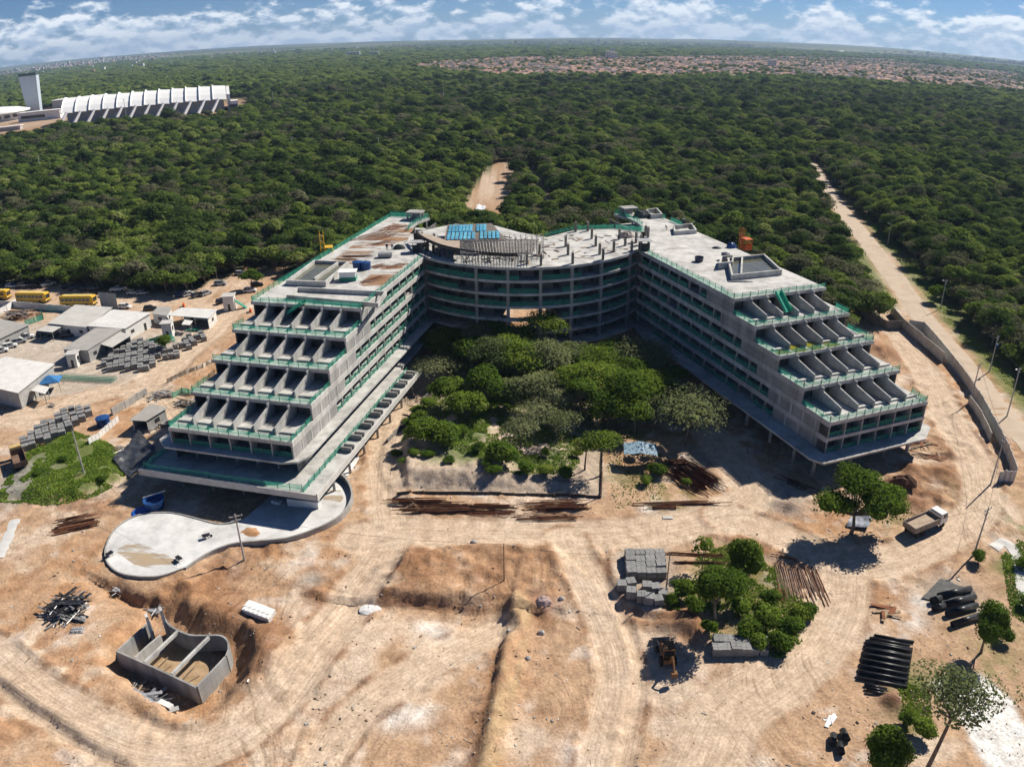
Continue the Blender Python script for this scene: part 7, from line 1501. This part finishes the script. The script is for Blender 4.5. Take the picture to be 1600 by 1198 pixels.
# drain culvert at the corner: pale curved channel
curb_ = strip('drain_channel', PL([(1548,868),(1566,858),(1584,880),(1592,930),(1606,980)]), .9, .06, mat('channel_concrete', (.52, .51, .48), (.64, .63, .60), .9, .6), 'pale curved concrete drain channel at the picture edge', .08)
strip('muddy_channel', PL([(20,800),(8,830),(-6,860)]), .9, .05, mat('wet_lime', (.55, .54, .52), (.66, .65, .62), .4, .6), 'whitish wet gully at the picture edge', .2)
# ------------------------------------------------------------------ exhibition centre beyond the forest
HALLW = mat('hall_white', (.78, .78, .77), (.86, .86, .85), .5, .02)
A, B = P(104, 187), P(363, 167.5); d = (B - A); L = d.length; dx = d.normalized(); nn = Vector((-dx.y, dx.x, 0)); rzh = math.atan2(dx.y, dx.x)
e = empty('exhibition_hall', A, rzh, 'long white exhibition hall with a ribbed vaulted roof and slanting legs', 'hall')
prof = [(4, 13), (12, 18.5), (24, 23.5), (40, 26.5), (56, 25.5), (72, 20), (84, 13)]; nb = 12; bw = L / nb
mb = MB()
for (y0, z0), (y1, z1) in zip(prof[:-1], prof[1:]): mb.add([(0, y0, z0 + .9), (bw * 1.0, y0, z0), (bw * 1.0, y1, z1), (0, y1, z1 + .9)], [(0, 1, 2, 3)]); mb.add([(0, y0, z0 + 1.2), (0, y0, z0 + 2.2), (0, y1, z1 + 2.2), (0, y1, z1 + 1.2)], [(0, 1, 2, 3)])
shell = mb.mesh('roof_shell', HALLW)
rb = MB()
for (y0, z0), (y1, z1) in zip(prof[:-1], prof[1:]): rb.tube((0, y0, z0 + .7), (0, y1, z1 + .7), .9, n=5)
rb = rb.mesh('rib', HALLW); lg = MB(); lg.tube((-9, -4, 0), (0, 5, 13.8), 1.9, 1.5, 6); lg = lg.mesh('leg', HALLW)
for i in range(nb):
    link('roof_shell', shell, e, (i * bw, 0, 0), local=True); link('rib', rb, e, (i * bw, 0, 0), local=True); link('leg', lg, e, (i * bw + 6, 0, 0), local=True)
mb = MB(); mb.box(4, L - 4, 14, 78, 0, 13); link('glazed_wall', mb.mesh('glazed_wall', mat('hall_glazing', (.34, .38, .42), (.46, .49, .52), .4, .05)), e, local=True)
mb = MB(); mb.extr([(10, 0), (84, 0), (84, 13), (56, 25), (40, 26), (12, 18)], 'x', L + .5, L + 4); link('end_wall', mb.mesh('end_wall', HALLW), e, local=True)
mb = MB(); mb.box(L + 4, L + 12, 4, 20, 0, 11); link('end_block', mb.mesh('end_block', HALLW), e, local=True); mb = MB(); mb.box(L + 2, L + 11, 3.5, 4, 1, 7); link('window', mb.mesh('window', GLASS), e, local=True)
# tapered tower
q = P(62, 166); e = empty('tapered_tower', q, .25, 'tall white tower widening towards its flat top', 'tower'); mb = MB()
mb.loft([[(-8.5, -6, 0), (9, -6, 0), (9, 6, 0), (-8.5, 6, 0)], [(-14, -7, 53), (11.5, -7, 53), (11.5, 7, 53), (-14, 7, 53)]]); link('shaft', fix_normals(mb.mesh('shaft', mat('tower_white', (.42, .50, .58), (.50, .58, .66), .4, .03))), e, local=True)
mb = MB(); mb.loft([[(-13.6, -6.6, 53), (11.2, -6.6, 53), (11.2, 6.6, 53), (-13.6, 6.6, 53)], [(-14, -7, 57), (11.6, -7, 57), (11.6, 7, 57), (-14, 7, 57)]]); link('top_band', fix_normals(mb.mesh('top_band', mat('tower_glass', (.06, .10, .10), (.10, .15, .15), .2, .1))), e, local=True)
q = P(2, 176); e = empty('round_pavilion', q, 0, 'round white pavilion with a shallow domed roof beside the tower', 'pavilion'); mb = MB(); mb.lathe([(38, 0), (40, 9), (38, 9.5)], n=40); link('wall', mb.mesh('wall', HALLW), e, local=True); mb = MB(); mb.lathe([(46, 9.5), (46, 11), (30, 15), (12, 17), (0, 17.5)], n=40); link('roof', mb.mesh('roof', HALLW, True), e, local=True)
for i in range(20): a = 2 * math.pi * i / 20; mb = MB(); mb.boxc((40.2 * math.cos(a), 40.2 * math.sin(a), 5), (.5, 8, 4), a); link('window', mb.mesh('window', GLASS), e, local=True)
q = P(72, 176); e = empty('link_building', q, .12, 'low white link building with a long window band between pavilion and hall', 'building'); mb = MB(); mb.box(-28, 28, -7, 7, 0, 10.5); link('wall', mb.mesh('wall', HALLW), e, local=True); mb = MB(); mb.box(-24, 8, -7.2, -7, 3.5, 7); link('window', mb.mesh('window', GLASS), e, local=True); mb = MB(); mb.box(-29, 29, -8, 8, 10.5, 11.3); link('roof', mb.mesh('roof', HALLW), e, local=True)
for x, y, w_, dd, h, lab in ((125,156,60,30,12,'flat grey annex hall behind the vaulted hall'), (150,152,40,26,11,'second flat annex behind the vaulted hall'), (20,192,30,8,4,'low pale service building in front of the pavilion')):
    q = P(x, y); e = empty('annex_hall', q, .2, lab, 'building'); mb = MB(); mb.box(-w_ / 2, w_ / 2, -dd / 2, dd / 2, 0, h); link('wall', mb.mesh('wall', mat('annex_wall', (.42, .42, .42), (.5, .5, .5), .8, .05)), e, local=True); mb = MB(); mb.box(-w_ / 2 - 1, w_ / 2 + 1, -dd / 2 - 1, dd / 2 + 1, h, h + .8); link('roof', mb.mesh('roof', HALLW), e, local=True)
# ------------------------------------------------------------------ the town
TERRA = mat('terracotta_roof', (.38, .21, .15), (.52, .33, .25), .9, .05, 3, rnd=.2); TWALL = mat('town_wall', (.56, .53, .49), (.70, .68, .64), .9, .03, 2, rnd=.2); TGREY = mat('town_grey_roof', (.30, .28, .26), (.42, .40, .38), .9, .05, 2, rnd=.2)
def house_geo(w_, dd, h, rh, flat):
    mb = MB(); mb.box(-w_ / 2, w_ / 2, -dd / 2, dd / 2, -1, h, 0)
    if flat: mb.box(-w_ / 2 - .2, w_ / 2 + .2, -dd / 2 - .2, dd / 2 + .2, h, h + .5, 1)
    else: mb.extr([(-dd / 2 - .5, h), (dd / 2 + .5, h), (0, h + rh)], 'x', -w_ / 2 - .4, w_ / 2 + .4, 1)
    return mb
HG = [house_geo(9, 8, 3.2, 2.2, False), house_geo(11, 7, 3.2, 2.0, False), house_geo(8, 10, 3.4, 2.4, False), house_geo(8, 9, 6.2, 0, True), house_geo(10, 8, 3.4, 0, True)]
rm = [TERRA, TERRA, TERRA, TGREY, TGREY]; HM = [g.mesh('house', [TWALL, r]) for g, r in zip(HG, rm)]
pts = []; rng = np.random.default_rng(77); tp = np.array(TOWN); c = tp.mean(0); ang = .30; R = np.array([[math.cos(ang), -math.sin(ang)], [math.sin(ang), math.cos(ang)]])
lo, hi = tp.min(0), tp.max(0); sp = max(hi[0] - lo[0], hi[1] - lo[1])
I, J = np.meshgrid(np.arange(-int(sp / 11.5), int(sp / 11.5)), np.arange(-int(sp / 15), int(sp / 15)))
LX = I * 11.5 + (I // 9) * 9.0; LY = J * 14.0 + (J // 2) * 9.0
XY = np.stack([LX.ravel(), LY.ravel()], -1) @ R.T + c + rng.uniform(-1.2, 1.2, (I.size, 2))
k = inside(XY[:, 0], XY[:, 1], TOWN); XY = XY[k]; dens = fbm(XY[:, 0] / 150, XY[:, 1] / 150, 3, 17); k = (rng.random(len(XY)) < np.clip((dens - .22) * 4.0, .25, .97)) & (np.abs(XY[:, 0]) < XY[:, 1] * .8 + 50); XY = XY[k]
xy2 = np.stack([rng.uniform(-330, -200, 60), rng.uniform(1750, 1900, 60)], -1); k2 = inside(xy2[:, 0], xy2[:, 1], TOWN2); XY = np.concatenate([XY, xy2[k2]])
hpx, hpy = project(XY[:, 0], XY[:, 1], np.zeros(len(XY))); seen = (hpx > 5) & (hpx < 1595)
o_ = np.argsort(np.where(seen, np.hypot(XY[:, 0], XY[:, 1]), 1e9)); sg_ = set(o_[:300].tolist()); vs = []; fs = []; ms = []
kinds = rng.choice(5, len(XY), p=[.30, .25, .15, .12, .18])
for i in range(len(XY)):
    x, y = float(XY[i, 0]), float(XY[i, 1]); z = gz(x, y); a = ang + (math.pi / 2 if rng.random() < .35 else 0) + rng.normal(0, .03); g = HG[kinds[i]]
    if i in sg_:
        lab = ('small house with a terracotta gable roof at the near edge of the town', 'terracotta roofed houses') if kinds[i] < 3 else (('two-storey flat-roofed block at the near edge of the town', 'two-storey town blocks') if kinds[i] == 3 else ('low flat-roofed house at the near edge of the town', 'flat-roofed town houses'))
        tag(link('house', HM[kinds[i]], None, (x, y, z), a), lab[0], 'house', lab[1])
    elif seen[i]:
        ca, sa = math.cos(a), math.sin(a); s = 1.0 + .25 * rng.random(); off = len(vs)
        vs += [(x + (ca * v[0] - sa * v[1]) * s, y + (sa * v[0] + ca * v[1]) * s, z + v[2] * s) for v in g.v]; fs += [tuple(q_ + off for q_ in f) for f in g.f]; ms += [0 if m_ == 0 else (1 if kinds[i] < 3 else 2) for m_ in g.m]
mb = MB(); mb.v, mb.f, mb.m = vs, fs, ms; tag(link('town_houses', mb.mesh('town_houses', [TWALL, TERRA, TGREY])), 'closely built town of terracotta roofs beyond the forest', kind='stuff')
tx = rng.uniform(lo[0], hi[0], 60000); ty = rng.uniform(lo[1], hi[1], 60000); k = inside(tx, ty, TOWN) & (np.abs(tx) < ty * .8 + 50) & (rng.random(60000) < np.clip(1.5 - 2.2 * fbm(tx / 150, ty / 150, 3, 17), .10, .6)); tx, ty = tx[k][:6000], ty[k][:6000]
instancer('town_trees', [block(tx, ty, 5, 0, .7, 1.3)], FARK, 'garden trees scattered between the houses of the town')
# far quarters on the horizon
rng = np.random.default_rng(5); vs = []; fs = []; n_ = 0; mb = MB()
fx = rng.uniform(-4200, 5200, 15000); fy = rng.uniform(2300, 7500, 15000); dn = fbm(fx / 900, fy / 900, 3, 29); k = (dn > .47) & (np.abs(fx) < fy * .8) & ((fx > -1800) | (fy > 4200)) & (~inside(fx, fy, TOWN)); fx, fy = fx[k], fy[k]
for x, y in zip(fx[:5200], fy[:5200]):
    tall = rng.random() < .04; h = rng.uniform(12, 26) if tall else rng.uniform(4, 9); s = rng.uniform(8, 20) * (1.3 if y > 4500 else 1); z = gz(x, y); mb.box(x - s / 2, x + s / 2, y - s * .4, y + s * .4, z - 3, z + h, int(rng.random() < .3))
tag(link('far_town', mb.mesh('far_town', [mat('far_wall', (.44, .43, .42), (.62, .61, .60), .9, .008, 1), TERRA])), 'pale far quarters of the city along the horizon', kind='stuff')
# single landmarks
q = P(1388, 104); h = 46; e = empty('lattice_mast', q, 0, 'tall dark lattice mast rising over the town', 'mast'); mb = MB()
for a in (0, 2.1, 4.2): mb.tube((2.2 * math.cos(a), 2.2 * math.sin(a), 0), (.6 * math.cos(a), .6 * math.sin(a), h), .45, .3, 5)
link('frame', mb.mesh('frame', mat('mast_dark', (.08, .06, .06), (.14, .10, .10), .8, 1)), e, local=True); mb = MB(); mb.boxc((0, 0, h - 4), (3.2, 3.2, 3)); link('antenna', mb.mesh('antenna', STEEL), e, local=True)
q = P(1321, 93); e = empty('white_dome', q, 0, 'white shallow dome roof on the horizon of the town', 'dome'); mb = MB(); mb.lathe([(42, 0), (42, 10), (36, 17), (20, 23), (0, 25)], n=28); link('shell', mb.mesh('shell', HALLW, True), e, local=True)
for i, (x, y, w_, h, lab) in enumerate(((1110,172,26,5,'small white farm building at the edge of the far forest'),(1140,174,22,4,'longer white farm shed beside the small farm'),(1213,113,20,22,'grey-white apartment block among the terracotta roofs'),(960,97,22,26,'pale apartment block above the town roofs'),(967,98,18,24,'second pale apartment block above the town roofs'),(560,86,60,22,'white blocks far beyond the forest near the hill'),(593,86,40,20,'smaller white blocks far beyond the forest'))):
    q = P(x, y); mb = MB(); e = empty('far_building', (q.x, q.y, gz(q.x, q.y)), .1, lab, 'building'); mb.box(-w_ / 2, w_ / 2, -w_ / 3, w_ / 3, -1, h); link('wall', mb.mesh('wall', mat('block_wall', (.55, .54, .53), (.66, .65, .64), .9, .02)), e, local=True); mb = MB(); mb.box(-w_ / 2 - .6, w_ / 2 + .6, -w_ / 3 - .6, w_ / 3 + .6, h, h + .6); link('roof', mb.mesh('roof', HALLW), e, local=True)
    for r_ in range(max(1, int(h / 5))):
        for c_ in range(4): mb = MB(); mb.box(-w_ / 2 + w_ * (c_ + .25) / 4, -w_ / 2 + w_ * (c_ + .75) / 4, -w_ / 3 - .15, -w_ / 3, 1.5 + r_ * 5, 3.6 + r_ * 5); link('window', mb.mesh('window', GLASS), e, local=True)
# ------------------------------------------------------------------ the air
mb = MB(); mb.box(-17500, 17500, -1500, 18500, -12, 330)
hz = bpy.data.materials.new('haze_air'); hz.use_nodes = True; t = hz.node_tree; t.nodes.clear(); o = t.nodes.new('ShaderNodeOutputMaterial'); v = t.nodes.new('ShaderNodeVolumePrincipled')
v.inputs['Color'].default_value = (.52, .72, 1.0, 1); v.inputs['Density'].default_value = 6.5e-5; v.inputs['Anisotropy'].default_value = 0.15; t.links.new(v.outputs[0], o.inputs['Volume'])
tag(link('haze', mb.mesh('haze', hz)), 'thin bluish haze in the air over the whole country', kind='stuff')
